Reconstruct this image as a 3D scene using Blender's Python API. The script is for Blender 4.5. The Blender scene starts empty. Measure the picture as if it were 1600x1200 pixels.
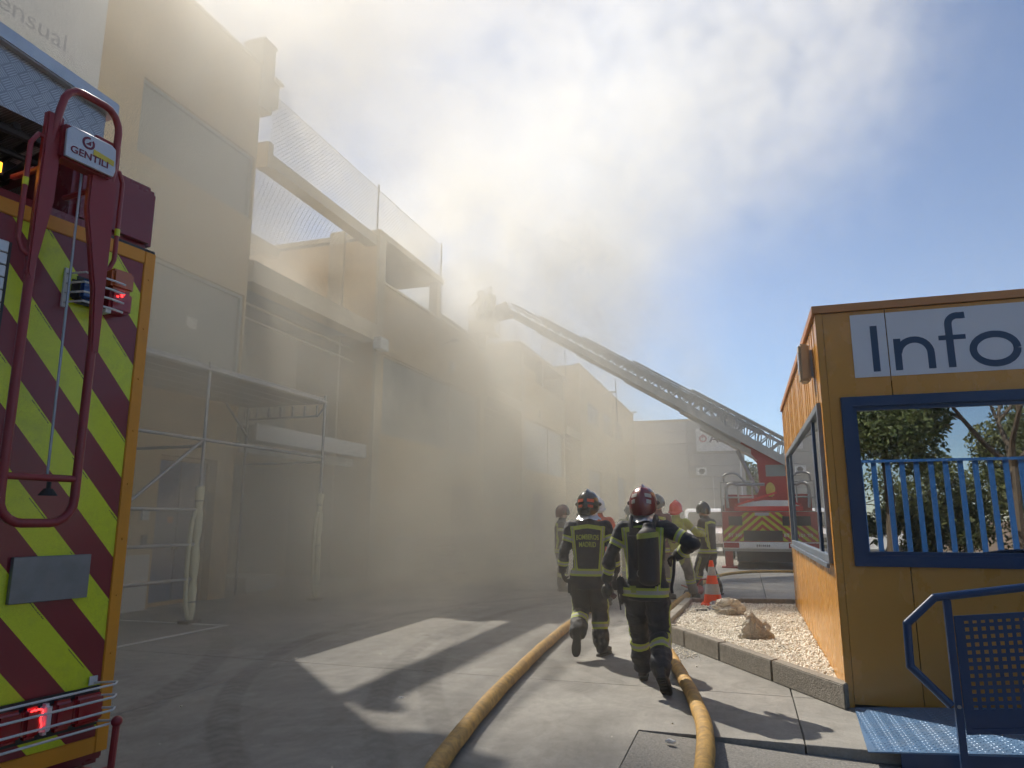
import bpy, bmesh, math, random
import numpy as np
from mathutils import Vector, Matrix, noise as mnoise

rnd = random.Random(7)
R = math.radians
SC = bpy.context.scene
COL = SC.collection

# ------------------------------------------------------------------ camera
cam_data = bpy.data.cameras.new("camera")
cam = bpy.data.objects.new("camera", cam_data)
COL.objects.link(cam)
cam.location = (0, 0, 1.55)
cam.rotation_euler = (R(90 + 10.87), 0, R(17.9))
cam_data.sensor_width = 36.0
cam_data.lens = 36.0 * 1109 / 1600
cam_data.clip_end = 4000
cam_data.clip_start = 0.05
SC.camera = cam

# ------------------------------------------------------------------ sky, sun, exposure
SUN_EL, SUN_AZ = R(45.0), R(-45.5)          # azimuth from +Y, negative towards -X
world = bpy.data.worlds.new("World")
SC.world = world
world.use_nodes = True
wn = world.node_tree
wn.nodes.clear()
sky = wn.nodes.new("ShaderNodeTexSky")
sky.sky_type = 'NISHITA'
sky.sun_disc = False
sky.sun_elevation = SUN_EL
sky.sun_rotation = SUN_AZ
sky.altitude = 650
sky.air_density = 1.0
sky.dust_density = 0.0
sky.ozone_density = 4.5
bg = wn.nodes.new("ShaderNodeBackground")
bg.inputs["Strength"].default_value = 0.062
wo = wn.nodes.new("ShaderNodeOutputWorld")
wn.links.new(sky.outputs[0], bg.inputs[0])
wn.links.new(bg.outputs[0], wo.inputs[0])

sun_data = bpy.data.lights.new("sun", 'SUN')
sun = bpy.data.objects.new("sun", sun_data)
COL.objects.link(sun)
sun_data.energy = 4.2
sun_data.angle = R(0.53)
sun_data.color = (1.0, 0.93, 0.82)
sd = Vector((math.sin(SUN_AZ) * math.cos(SUN_EL), math.cos(SUN_AZ) * math.cos(SUN_EL), math.sin(SUN_EL)))
sun.rotation_euler = sd.to_track_quat('Z', 'Y').to_euler()
sun.location = sd * 60

SC.view_settings.view_transform = 'Standard'
SC.view_settings.look = 'None'
SC.view_settings.exposure = 1.0
SC.view_settings.gamma = 1.0
SC.view_settings.use_curve_mapping = False
SC.render.engine = 'CYCLES'
cy = SC.cycles
cy.use_denoising = True
try:
    cy.denoiser = 'OPENIMAGEDENOISE'
except Exception:
    pass
cy.max_bounces = 5
cy.diffuse_bounces = 2
cy.glossy_bounces = 2
cy.transmission_bounces = 4
cy.transparent_max_bounces = 12
cy.volume_bounces = 3
cy.volume_step_rate = 1.0
cy.volume_max_steps = 48
cy.adaptive_min_samples = 16
cy.sample_clamp_indirect = 4.0
cy.caustics_reflective = False
cy.caustics_refractive = False
cy.use_adaptive_sampling = True
cy.adaptive_threshold = 0.06

# ------------------------------------------------------------------ materials
MATS = {}


def mat(name, col, rough=0.6, metal=0.0, var=0.12, scale=3.0, bump=0.0, bscale=40.0, dirt=0.0, dirtcol=(0.12, 0.10, 0.08),
        spec=0.5, emit=None, coat=0.0, stretch=None, detail=6.0):
    """principled material whose colour, gloss and relief vary with object-space noise"""
    if name in MATS:
        return MATS[name]
    m = bpy.data.materials.new(name)
    m.use_nodes = True
    nt = m.node_tree
    N, L = nt.nodes, nt.links
    p = N["Principled BSDF"]
    tc = N.new("ShaderNodeTexCoord")
    src = tc.outputs["Object"]
    if stretch:
        mp = N.new("ShaderNodeMapping")
        mp.inputs["Scale"].default_value = stretch
        L.new(src, mp.inputs["Vector"])
        src = mp.outputs[0]
    n1 = N.new("ShaderNodeTexNoise")
    n1.inputs["Scale"].default_value = scale
    n1.inputs["Detail"].default_value = detail
    n1.inputs["Roughness"].default_value = 0.62
    L.new(src, n1.inputs["Vector"])
    ramp = N.new("ShaderNodeMapRange")
    ramp.inputs[1].default_value = 0.3
    ramp.inputs[2].default_value = 0.7
    ramp.inputs[3].default_value = 1 - var
    ramp.inputs[4].default_value = 1 + var
    L.new(n1.outputs[0], ramp.inputs[0])
    mul = N.new("ShaderNodeVectorMath")
    mul.operation = 'SCALE'
    mul.inputs[0].default_value = col
    L.new(ramp.outputs[0], mul.inputs["Scale"])
    last = mul.outputs[0]
    if dirt > 0:
        n2 = N.new("ShaderNodeTexNoise")
        n2.inputs["Scale"].default_value = scale * 0.37
        n2.inputs["Detail"].default_value = 9
        n2.inputs["Roughness"].default_value = 0.7
        L.new(src, n2.inputs["Vector"])
        r2 = N.new("ShaderNodeMapRange")
        r2.inputs[1].default_value = 0.48
        r2.inputs[2].default_value = 0.72
        r2.inputs[4].default_value = dirt
        L.new(n2.outputs[0], r2.inputs[0])
        mx = N.new("ShaderNodeMix")
        mx.data_type = 'RGBA'
        mx.inputs[7].default_value = (*dirtcol, 1)
        L.new(r2.outputs[0], mx.inputs[0])
        L.new(last, mx.inputs[6])
        last = mx.outputs[2]
    L.new(last, p.inputs["Base Color"])
    rr = N.new("ShaderNodeMapRange")
    rr.inputs[3].default_value = max(0.02, rough - 0.08)
    rr.inputs[4].default_value = min(1, rough + 0.1)
    L.new(n1.outputs[0], rr.inputs[0])
    L.new(rr.outputs[0], p.inputs["Roughness"])
    p.inputs["Metallic"].default_value = metal
    p.inputs["Specular IOR Level"].default_value = spec
    if coat:
        p.inputs["Coat Weight"].default_value = coat
        p.inputs["Coat Roughness"].default_value = 0.062
    if bump > 0:
        n3 = N.new("ShaderNodeTexNoise")
        n3.inputs["Scale"].default_value = bscale
        n3.inputs["Detail"].default_value = 4
        L.new(src, n3.inputs["Vector"])
        b = N.new("ShaderNodeBump")
        b.inputs["Strength"].default_value = bump
        b.inputs["Distance"].default_value = 0.01
        L.new(n3.outputs[0], b.inputs["Height"])
        L.new(b.outputs[0], p.inputs["Normal"])
    if emit:
        p.inputs["Emission Color"].default_value = (*emit[0], 1)
        p.inputs["Emission Strength"].default_value = emit[1]
    MATS[name] = m
    return m


# ------------------------------------------------------------------ object helpers
WM = {}


def tag(o, label=None, cat=None, group=None, kind=None):
    if label:
        o["label"] = label
    if cat:
        o["category"] = cat
    if group:
        o["group"] = group
    if kind:
        o["kind"] = kind
    return o


def thing(name, label, cat, loc=(0, 0, 0), rz=0.0, group=None, rot=None):
    o = bpy.data.objects.new(name, None)
    COL.objects.link(o)
    o.location = loc
    o.empty_display_size = 0.2
    o.rotation_euler = rot if rot else (0, 0, rz)
    M = Matrix.Translation(loc) @ o.rotation_euler.to_matrix().to_4x4()
    WM[o.name] = M
    return tag(o, label, cat, group)


class MB:
    def __init__(self):
        self.V, self.F, self.M = [], [], []

    def add(self, vs, fs, mi=0):
        k = len(self.V)
        self.V += [tuple(v) for v in vs]
        self.F += [tuple(i + k for i in f) for f in fs]
        self.M += [mi] * len(fs)
        return self

    def bx(self, x0, x1, y0, y1, z0, z1, mi=0):
        return self.add([(x0, y0, z0), (x1, y0, z0), (x1, y1, z0), (x0, y1, z0), (x0, y0, z1), (x1, y0, z1), (x1, y1, z1), (x0, y1, z1)],
                        [(0, 3, 2, 1), (4, 5, 6, 7), (0, 1, 5, 4), (1, 2, 6, 5), (2, 3, 7, 6), (3, 0, 4, 7)], mi)

    def obx(self, c, s, M=None, mi=0):
        """box with centre c, size s, turned by the 3x3 matrix M"""
        hx, hy, hz = s[0] / 2, s[1] / 2, s[2] / 2
        vs = [Vector((x, y, z)) for z in (-hz, hz) for x, y in ((-hx, -hy), (hx, -hy), (hx, hy), (-hx, hy))]
        if M is not None:
            vs = [M @ v for v in vs]
        c = Vector(c)
        return self.add([c + v for v in vs], [(0, 3, 2, 1), (4, 5, 6, 7), (0, 1, 5, 4), (1, 2, 6, 5), (2, 3, 7, 6), (3, 0, 4, 7)], mi)

    def bar(self, p0, p1, w, h, up=(0, 0, 1), mi=0):
        p0, p1 = Vector(p0), Vector(p1)
        d = p1 - p0
        y = d.normalized()
        up = Vector(up)
        if abs(y.dot(up)) > 0.98:
            up = Vector((1, 0, 0))
        x = y.cross(up).normalized()
        z = x.cross(y)
        M = Matrix((x, y, z)).transposed()
        return self.obx((p0 + p1) / 2, (w, d.length, h), M, mi)

    def tube(self, pts, r, n=8, closed=False, mi=0, caps=True, sx=1.0):
        pts = [Vector(p) for p in pts]
        m = len(pts)
        rs = r if isinstance(r, (list, tuple)) else [r] * m
        ref = None
        k0 = len(self.V)
        fs = []
        vs = []
        for i, p in enumerate(pts):
            a = pts[i - 1] if (i > 0 or closed) else p
            b = pts[(i + 1) % m] if (i < m - 1 or closed) else p
            t = (b - a).normalized()
            if ref is None:
                ref = Vector((0, 0, 1)) if abs(t.z) < 0.9 else Vector((1, 0, 0))
            x = t.cross(ref)
            if x.length < 1e-6:
                x = t.orthogonal()
            x.normalize()
            y = x.cross(t).normalized()
            ref = y
            for j in range(n):
                an = 2 * math.pi * j / n
                vs.append(p + x * math.cos(an) * rs[i] * sx + y * math.sin(an) * rs[i])
        segs = m if closed else m - 1
        for i in range(segs):
            i2 = (i + 1) % m
            for j in range(n):
                j2 = (j + 1) % n
                fs.append((i * n + j, i * n + j2, i2 * n + j2, i2 * n + j))
        if caps and not closed:
            fs.append(tuple(range(n - 1, -1, -1)))
            fs.append(tuple((m - 1) * n + j for j in range(n)))
        return self.add(vs, fs, mi)

    def prism(self, poly, O, U, V, depth, mi=0):
        """poly (u,v) in the plane O+uU+vV, thickened by depth along U x V"""
        O, U, V = Vector(O), Vector(U), Vector(V)
        Nn = U.cross(V).normalized() * depth
        n = len(poly)
        a = [O + U * u + V * v for u, v in poly]
        b = [p + Nn for p in a]
        fs = [tuple(range(n - 1, -1, -1)), tuple(range(n, 2 * n))] + [(i, (i + 1) % n, n + (i + 1) % n, n + i) for i in range(n)]
        return self.add(a + b, fs, mi)

    def ring(self, outer, inner, O, U, V, depth, mi=0):
        O, U, V = Vector(O), Vector(U), Vector(V)
        Nn = U.cross(V).normalized() * depth
        n = len(outer)
        vs = [O + U * u + V * v for u, v in outer] + [O + U * u + V * v for u, v in inner]
        vs += [p + Nn for p in vs]
        fs = []
        for i in range(n):
            j = (i + 1) % n
            fs += [(i, n + i, n + j, j), (2 * n + i, 2 * n + j, 3 * n + j, 3 * n + i), (i, j, 2 * n + j, 2 * n + i), (n + i, 3 * n + i, 3 * n + j, n + j)]
        return self.add(vs, fs, mi)

    def frame(self, u0, u1, v0, v1, w, O, U, V, depth, mi=0):
        return self.ring([(u0, v0), (u1, v0), (u1, v1), (u0, v1)], [(u0 + w, v0 + w), (u1 - w, v0 + w), (u1 - w, v1 - w), (u0 + w, v1 - w)], O, U, V, depth, mi)

    def ell(self, c, r, n=12, m=8, M=None, mi=0):
        vs, fs = [], []
        c = Vector(c)
        for i in range(m + 1):
            th = math.pi * i / m
            for j in range(n):
                ph = 2 * math.pi * j / n
                v = Vector((r[0] * math.sin(th) * math.cos(ph), r[1] * math.sin(th) * math.sin(ph), r[2] * math.cos(th)))
                if M is not None:
                    v = M @ v
                vs.append(c + v)
        for i in range(m):
            for j in range(n):
                j2 = (j + 1) % n
                if i == 0:
                    fs.append((j, n + j, n + j2))
                elif i == m - 1:
                    fs.append((i * n + j, (i + 1) * n + j, i * n + j2))
                else:
                    fs.append((i * n + j, (i + 1) * n + j, (i + 1) * n + j2, i * n + j2))
        return self.add(vs, fs, mi)

    def build(self, name, m, parent=None, smooth=False, bevel=0.0, world=True, segs=2, angle=35):
        me = bpy.data.meshes.new(name)
        vs = self.V
        if parent is not None and world:
            inv = WM[parent.name].inverted()
            vs = [tuple(inv @ Vector(v)) for v in vs]
        me.from_pydata(vs, [], self.F)
        ms = m if isinstance(m, (list, tuple)) else [m]
        for x in ms:
            me.materials.append(x)
        if len(ms) > 1:
            me.polygons.foreach_set("material_index", self.M)
        o = bpy.data.objects.new(name, me)
        COL.objects.link(o)
        me.validate()
        if bevel > 0:
            b = bmesh.new()
            b.from_mesh(me)
            es = [e for e in b.edges if len(e.link_faces) == 2 and e.calc_face_angle(0) > 0.6]
            if es:
                bmesh.ops.bevel(b, geom=es, offset=bevel, segments=segs, affect='EDGES', clamp_overlap=True)
            b.to_mesh(me)
            b.free()
            smooth = True
        if smooth:
            me.polygons.foreach_set("use_smooth", [True] * len(me.polygons))
            try:
                me.set_sharp_from_angle(angle=R(angle))
            except Exception:
                pass
        me.update()
        if parent is not None:
            o.parent = parent
            WM[o.name] = WM[parent.name]
        else:
            WM[o.name] = Matrix.Identity(4)
        return o


def structure(name, mb, m, **k):
    o = mb.build(name, m, **k)
    o["kind"] = "structure"
    return o


def link_copy(src, name, parent, loc=None, rot=None):
    c = src.copy()
    c.name = name
    COL.objects.link(c)
    c.parent = parent
    if loc is not None:
        c.location = loc
    if rot is not None:
        c.rotation_euler = rot
    return c


def arc(cx, cy, r, a0, a1, n):
    return [(cx + r * math.cos(R(a0 + (a1 - a0) * i / n)), cy + r * math.sin(R(a0 + (a1 - a0) * i / n))) for i in range(n + 1)]


def smoothpath(pts, n=8):
    """Catmull-Rom through pts"""
    P = [Vector(p) for p in pts]
    P = [P[0] * 2 - P[1]] + P + [P[-1] * 2 - P[-2]]
    out = []
    for i in range(1, len(P) - 2):
        a, b, c, d = P[i - 1:i + 3]
        for k in range(n):
            t = k / n
            out.append(0.5 * ((2 * b) + (c - a) * t + (2 * a - 5 * b + 4 * c - d) * t * t + (3 * b - 3 * c + d - a) * t ** 3))
    out.append(P[-2])
    return out


def lettering(text, size, O, U, V, m, parent, name="lettering", depth=0.003, width=None, bold=0.0):
    """text lying in the plane O+uU+vV as a thin mesh"""
    cu = bpy.data.curves.new(name, 'FONT')
    cu.body = text
    cu.size = size
    cu.extrude = depth / 2
    cu.offset = bold
    cu.resolution_u = 3
    tmp = bpy.data.objects.new("tmp_text", cu)
    COL.objects.link(tmp)
    dg = bpy.context.evaluated_depsgraph_get()
    me = bpy.data.meshes.new_from_object(tmp.evaluated_get(dg))
    bpy.data.objects.remove(tmp)
    U, V, O = Vector(U).normalized(), Vector(V).normalized(), Vector(O)
    Nn = U.cross(V)
    co = np.empty(len(me.vertices) * 3)
    me.vertices.foreach_get("co", co)
    co = co.reshape(-1, 3)
    if width:
        w = co[:, 0].max() - co[:, 0].min()
        co[:, 0] = (co[:, 0] - co[:, 0].min()) * width / w
    inv = WM[parent.name].inverted() if parent is not None else Matrix.Identity(4)
    for i, v in enumerate(me.vertices):
        v.co = inv @ (O + U * co[i, 0] + V * co[i, 1] + Nn * co[i, 2])
    me.materials.clear()
    me.materials.append(m)
    o = bpy.data.objects.new(name, me)
    COL.objects.link(o)
    if parent is not None:
        o.parent = parent
        WM[o.name] = WM[parent.name]
    return o


X3, Y3, Z3 = Vector((1, 0, 0)), Vector((0, 1, 0)), Vector((0, 0, 1))
# ------------------------------------------------------------------ palette
M_ochre = mat("ochre_render", (0.61, 0.46, 0.245), 0.85, var=0.10, scale=0.8, bump=0.25, bscale=60, dirt=0.22, dirtcol=(0.30, 0.22, 0.12))
M_trim = mat("pale_trim", (0.55, 0.46, 0.30), 0.7, var=0.08, scale=2, dirt=0.2)
M_greypanel = mat("grey_panel", (0.25, 0.28, 0.26), 0.5, var=0.08, scale=1.5, dirt=0.15)
M_shutter = mat("shutter_grey", (0.26, 0.28, 0.27), 0.45, var=0.06)
M_winglass = mat("window_glass", (0.05, 0.06, 0.065), 0.08, var=0.05, spec=0.8)
M_white = mat("white_sheet", (0.74, 0.74, 0.71), 0.5, var=0.05, dirt=0.15)
M_dark = mat("dark_void", (0.03, 0.03, 0.03), 0.8)
M_bluedoor = mat("blue_door_paint", (0.05, 0.10, 0.24), 0.4, var=0.08, dirt=0.2)
M_bluegrey = mat("blue_grey_door", (0.16, 0.21, 0.28), 0.5, var=0.07, dirt=0.15)
M_galv = mat("galvanised_steel", (0.33, 0.33, 0.32), 0.45, metal=0.75, var=0.15, scale=8, dirt=0.3)
M_alu = mat("aluminium", (0.55, 0.56, 0.57), 0.35, metal=0.85, var=0.1, scale=6, dirt=0.15)
M_black = mat("black_plastic", (0.018, 0.018, 0.02), 0.45, var=0.15)
M_rubber = mat("rubber", (0.02, 0.02, 0.02), 0.8, var=0.2, bump=0.3)
M_roofgrey = mat("roof_grey", (0.22, 0.22, 0.21), 0.8, var=0.1)
M_bark = mat("bark", (0.11, 0.085, 0.06), 0.9, var=0.25, scale=9, bump=0.6, bscale=30)


def leafmat(name, c1, c2):
    m = bpy.data.materials.new(name)
    m.use_nodes = True
    N, L = m.node_tree.nodes, m.node_tree.links
    p = N["Principled BSDF"]
    g = N.new("ShaderNodeNewGeometry")
    mx = N.new("ShaderNodeMix")
    mx.data_type = 'RGBA'
    mx.inputs[6].default_value = (*c1, 1)
    mx.inputs[7].default_value = (*c2, 1)
    L.new(g.outputs["Random Per Island"], mx.inputs[0])
    L.new(mx.outputs[2], p.inputs["Base Color"])
    p.inputs["Roughness"].default_value = 0.6
    tr = N.new("ShaderNodeBsdfTranslucent")
    L.new(mx.outputs[2], tr.inputs[0])
    sh = N.new("ShaderNodeMixShader")
    sh.inputs[0].default_value = 0.3
    L.new(p.outputs[0], sh.inputs[1])
    L.new(tr.outputs[0], sh.inputs[2])
    L.new(sh.outputs[0], N["Material Output"].inputs[0])
    return m


M_leaf = leafmat("leaves_green", (0.05, 0.085, 0.022), (0.16, 0.19, 0.06))
M_leaf2 = leafmat("leaves_olive", (0.07, 0.095, 0.03), (0.20, 0.21, 0.08))

# ------------------------------------------------------------------ ground


def ground_material():
    m = mat("yard_concrete", (0.295, 0.28, 0.25), 0.78, var=0.10, scale=0.9, bump=0.0, spec=0.35)
    N, L = m.node_tree.nodes, m.node_tree.links
    p = N["Principled BSDF"]
    old = p.inputs["Base Color"].links[0].from_socket
    geo = N.new("ShaderNodeNewGeometry")
    pos = geo.outputs["Position"]

    def math_(op, a, b=None, c=None):
        n = N.new("ShaderNodeMath")
        n.operation = op
        for i, v in enumerate((a, b, c)):
            if v is None:
                continue
            if isinstance(v, (int, float)):
                n.inputs[i].default_value = v
            else:
                L.new(v, n.inputs[i])
        return n.outputs[0]

    def noise_(scale, detail=5, rough=0.6, vec=None, dist=0):
        n = N.new("ShaderNodeTexNoise")
        n.inputs["Scale"].default_value = scale
        n.inputs["Detail"].default_value = detail
        n.inputs["Roughness"].default_value = rough
        n.inputs["Distortion"].default_value = dist
        L.new(vec if vec is not None else pos, n.inputs["Vector"])
        return n.outputs[0]

    def rng(v, a, b, c=0.0, d=1.0):
        n = N.new("ShaderNodeMapRange")
        n.inputs[1].default_value, n.inputs[2].default_value = a, b
        n.inputs[3].default_value, n.inputs[4].default_value = c, d
        L.new(v, n.inputs[0])
        return n.outputs[0]

    fine = rng(noise_(60, 4, 0.8), 0.3, 0.7, 0.84, 1.14)
    stain = math_('MULTIPLY', rng(noise_(0.55, 8, 0.7, dist=1.2), 0.42, 0.68, 1.02, 0.70), rng(noise_(2.3, 9, 0.78, dist=2.0), 0.40, 0.66, 1.05, 0.80))
    streak = N.new("ShaderNodeMapping")
    streak.inputs["Rotation"].default_value = (0, 0, R(35))
    streak.inputs["Scale"].default_value = (5.0, 0.7, 1)
    L.new(pos, streak.inputs[0])
    sw = rng(noise_(1.3, 7, 0.7, vec=streak.outputs[0]), 0.45, 0.75, 1.0, 0.84)
    sep = N.new("ShaderNodeSeparateXYZ")
    L.new(pos, sep.inputs[0])
    x, y = sep.outputs[0], sep.outputs[1]
    total = math_('MULTIPLY', math_('MULTIPLY', fine, stain), sw)
    # tyre tracks: arcs of rubber left by turning lorries, with tread blocks
    for cx, cyy, rad, wid, am, a0, a1 in ((6.19, 10.31, 10.31, 0.12, 0.30, -0.9, 0.9), (7.5, 11.4, 11.5, 0.12, 0.30, -0.9, 0.9), (2.08, 9.86, 7.79, 0.13, 0.32, -1.2, 1.0),
                                          (0.72, 9.37, 3.28, 0.22, 0.3, -1.2, 1.2), (0.72, 9.37, 2.75, 0.2, 0.25, -1.2, 1.2), (4.5, 14.5, 7.2, 0.2, 0.25, -1.5, 1.5), (-14, 2, 9.6, 0.16, 0.3, 1.6, 4.2)):
        dx, dy = math_('SUBTRACT', x, cx), math_('SUBTRACT', y, cyy)
        d = math_('SQRT', math_('ADD', math_('MULTIPLY', dx, dx), math_('MULTIPLY', dy, dy)))
        e = math_('ABSOLUTE', math_('SUBTRACT', d, rad))
        band = rng(e, wid * 0.75, wid * 1.05, 1, 0)
        ang = math_('ARCTAN2', dy, math_('MULTIPLY', dx, -1.0))
        tread = rng(math_('SINE', math_('ADD', math_('MULTIPLY', ang, 330.0), math_('MULTIPLY', e, 40.0))), -0.3, 0.5, 0.6, 1.0)
        patch = rng(noise_(1.1, 5, 0.65), 0.30, 0.58, 0.25, 1.0)
        seg = math_('MULTIPLY', rng(ang, a0, a0 + 0.5), rng(ang, a1 - 0.5, a1, 1, 0))
        k = math_('MULTIPLY', math_('MULTIPLY', band, tread), math_('MULTIPLY', patch, seg))
        total = math_('MULTIPLY', total, math_('SUBTRACT', 1.0, math_('MULTIPLY', k, am)))
    # oil drops
    vor = N.new("ShaderNodeTexVoronoi")
    vor.inputs["Scale"].default_value = 0.8
    vor.inputs["Randomness"].default_value = 1
    L.new(pos, vor.inputs["Vector"])
    spots = rng(vor.outputs["Distance"], 0.02, 0.045, 0.45, 1.0)
    total = math_('MULTIPLY', total, spots)
    sc = N.new("ShaderNodeVectorMath")
    sc.operation = 'SCALE'
    L.new(old, sc.inputs[0])
    L.new(total, sc.inputs["Scale"])
    L.new(sc.outputs[0], p.inputs["Base Color"])
    b = N.new("ShaderNodeBump")
    b.inputs["Strength"].default_value = 0.25
    b.inputs["Distance"].default_value = 0.006
    L.new(noise_(45, 6, 0.7), b.inputs["Height"])
    L.new(b.outputs[0], p.inputs["Normal"])
    return m


M_conc = ground_material()
M_joint = mat("joint_dirt", (0.07, 0.065, 0.055), 0.95, var=0.2)
M_asph = mat("old_asphalt", (0.215, 0.205, 0.185), 0.9, var=0.38, scale=60, bump=1.0, bscale=70, dirt=0.45, dirtcol=(0.17, 0.155, 0.13))
M_earth = mat("dry_earth", (0.26, 0.18, 0.11), 0.95, var=0.25, scale=1.5, bump=0.5, bscale=12, dirt=0.3)

g = MB()
g.add([(-1500, -1500, -0.09), (1500, -1500, -0.09), (1500, 1500, -0.09), (-1500, 1500, -0.09)], [(0, 1, 2, 3)])
ground = structure("ground", g, M_earth)
tag(ground, "pale concrete yard of large worn slabs with tyre marks")
g = MB()
g.add([(-26, 5.8, -0.02), (18, 5.8, -0.02), (18, 130, -0.02), (-26, 130, -0.02)], [(0, 1, 2, 3)])
g.add([(-26, -3.0, -0.02), (-0.87, -3.0, -0.02), (-0.87, 5.8, -0.02), (-26, 5.8, -0.02)], [(0, 1, 2, 3)])
g.build("joint_bed", M_joint, ground)
# slabs: recessed joints between them
xs = [-26, -20.4, -15.2, -10.05, -4.95, 0.31, 5.5, 11.5, 18]
ys = [-3.0, 2.2, 7.2, 12.4, 17.6, 22.8, 28, 34, 42, 52, 64, 80, 130]
jt = 0.006
for i in range(len(xs) - 1):
    for j in range(len(ys) - 1):
        x0, x1, y0, y1 = xs[i] + jt, xs[i + 1] - jt, ys[j] + jt, ys[j + 1] - jt
        cells = [(x0, x1, y0, y1)]
        if y0 < 5.8:
            if x0 > 0:
                cells = [(x0, x1, 5.76, y1)] if y1 > 5.8 else []
            elif x1 > -0.87:
                cells = [(x0, -0.86, y0, min(y1, 5.76))]
                if y1 > 5.8:
                    cells = [(x0, -0.86, y0, 5.76), (x0, x1, 5.76, y1)]
        if len(cells) == 2:
            s = MB()
            s.prism([(x0, y0), (-0.86, y0), (-0.86, 5.76), (x1, 5.76), (x1, y1), (x0, y1)], (0, 0, -0.08), X3, Y3, 0.08)
            s.build("concrete_slab", M_conc, ground)
            continue
        for a, b_, c, d_ in cells:
            s = MB()
            s.bx(a, b_, c, d_, -0.08, 0)
            s.build("concrete_slab", M_conc, ground, bevel=0.004 if d_ < 30 else 0, segs=1)
# old asphalt driveway, a little lower than the slab edge on the right
a = MB()
nx_, ny_ = 30, 18
for iy in range(ny_ + 1):
    for ix in range(nx_ + 1):
        X = -0.855 + ix * (14.0 + 0.855) / nx_ * (ix / nx_) ** 0.5 if ix else -0.855
        Y = -3.0 + (5.75 + 3.0) * iy / ny_
        t = min(1, max(0, (X + 0.855) / 1.5))
        z = -0.006 - 0.072 * t + 0.006 * mnoise.noise((X * 1.3, Y * 1.3, 0))
        a.V.append((X, Y, z))
for iy in range(ny_):
    for ix in range(nx_):
        k = iy * (nx_ + 1) + ix
        a.F.append((k, k + 1, k + nx_ + 2, k + nx_ + 1))
        a.M.append(0)
drive = structure("asphalt_driveway", a, M_asph, smooth=True)
tag(drive, "worn dark asphalt driveway below the slab edge")
# beyond the yard: road behind the camera (seen mirrored in the kiosk window)
a = MB()
a.add([(-60, -30, -0.07), (90, -30, -0.07), (90, -20, -0.07), (-60, -20, -0.07)], [(0, 1, 2, 3)])
structure("road", a, M_asph)

# painted bay lines
M_paint = mat("worn_road_paint", (0.62, 0.62, 0.58), 0.6, var=0.2, scale=7, dirt=0.5, dirtcol=(0.28, 0.28, 0.26))
bay = MB()
bay.bar((-7.55, 5.0, 0.004), (-7.5, 9.3, 0.004), 0.09, 0.006)
bay.bar((-7.46, 9.26, 0.0045), (-10.4, 9.2, 0.0045), 0.08, 0.005)
bl = bay.build("bay_marking", M_paint, ground)

# ------------------------------------------------------------------ left row of units
FX = -10.2
BD = 20.0       # depth of the buildings behind the facade
units = []


def wall_with_holes(mb, y0, y1, z0, z1, holes, x0=FX - 0.3, x1=FX):
    """facade slab x0..x1 between y0..y1, z0..z1 with rectangular holes (ya,yb,za,zb)"""
    cuts = sorted({z0, z1} | {h[2] for h in holes} | {h[3] for h in holes})
    for za, zb in zip(cuts[:-1], cuts[1:]):
        cur = y0
        for ha in sorted(h for h in holes if h[2] < zb - 1e-6 and h[3] > za + 1e-6):
            if ha[0] > cur:
                mb.bx(x0, x1, cur, ha[0], za, zb)
            cur = max(cur, ha[1])
        if cur < y1:
            mb.bx(x0, x1, cur, y1, za, zb)


def window_panel(parent, ya, yb, za, zb, m, splits=(), fm=M_trim, x=FX - 0.12, fw=0.07, name="window_panel"):
    f = MB()
    f.frame(ya, yb, za, zb, fw, (x - 0.06, 0, 0), Y3, Z3, 0.12)
    f.V = [(v[0], v[1], v[2]) for v in f.V]
    fo = f.build("window", fm, parent)
    edges = [ya + fw] + list(splits) + [yb - fw]
    for e0, e1 in zip(edges[:-1], edges[1:]):
        q = MB()
        q.bx(x - 0.03, x, e0 + 0.015, e1 - 0.015, za + fw, zb - fw)
        po = q.build(name, m, fo)
    for s in splits:
        q = MB()
        q.bx(x - 0.05, x + 0.04, s - 0.03, s + 0.03, za + fw, zb - fw)
        q.build("mullion", fm, fo)
    return fo


# --- first unit -------------------------------------------------
b1 = thing("industrial_unit", "tall ochre unit nearest the fire engine, white lettered board and two big grey panels", "building", (FX, 4, 0), group="ochre industrial units along the yard")
w = MB()
wall_with_holes(w, -14, 12.5, 0, 12.0, [(9.25, 12.45, 8.2, 9.7), (9.75, 12.45, 4.58, 6.4), (10.5, 12.0, 0, 2.75)])
w.build("wall", M_ochre, b1)
w = MB()
w.bx(FX - BD, FX - 0.3, 12.2, 12.5, 0, 12.0)
w.build("end_wall", M_ochre, b1)
w = MB()
w.bx(FX - BD, FX - 0.3, -14, 12.2, 11.3, 11.5)
w.bx(FX - BD, FX - BD + 0.3, -14, 12.5, 0, 11.3)
w.bx(FX - BD + 0.3, FX - 0.3, -14.0, -13.7, 0, 11.3)
w.build("roof", M_roofgrey, b1)
w = MB()
w.bx(FX - 0.32, FX + 0.03, -14, 12.4, 12.0, 12.08)
w.build("coping", M_trim, b1)
w = MB()
w.bx(FX - 0.5, FX + 0.05, 12.42, 12.86, 11.0, 12.7)
w.bx(FX - 0.52, FX + 0.07, 12.40, 12.9, 12.7, 12.78)
w.bx(FX - 0.4, FX + 0.0, 12.86, 13.14, 11.3, 11.95)
w.bx(FX - 0.36, FX + 0.08, 12.88, 13.22, 11.95, 12.02)
w.bx(FX - 0.3, FX + 0.02, 12.86, 13.05, 9.7, 10.35)
w.build("pillar", M_trim, b1)
window_panel(b1, 9.25, 12.45, 8.2, 9.7, M_greypanel, fm=M_greypanel)
window_panel(b1, 9.75, 12.45, 4.58, 6.4, M_greypanel, fm=M_greypanel)
q = MB()
q.bx(FX - 0.11, FX - 0.095, 10.93, 11.2, 5.32, 5.53)
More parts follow.
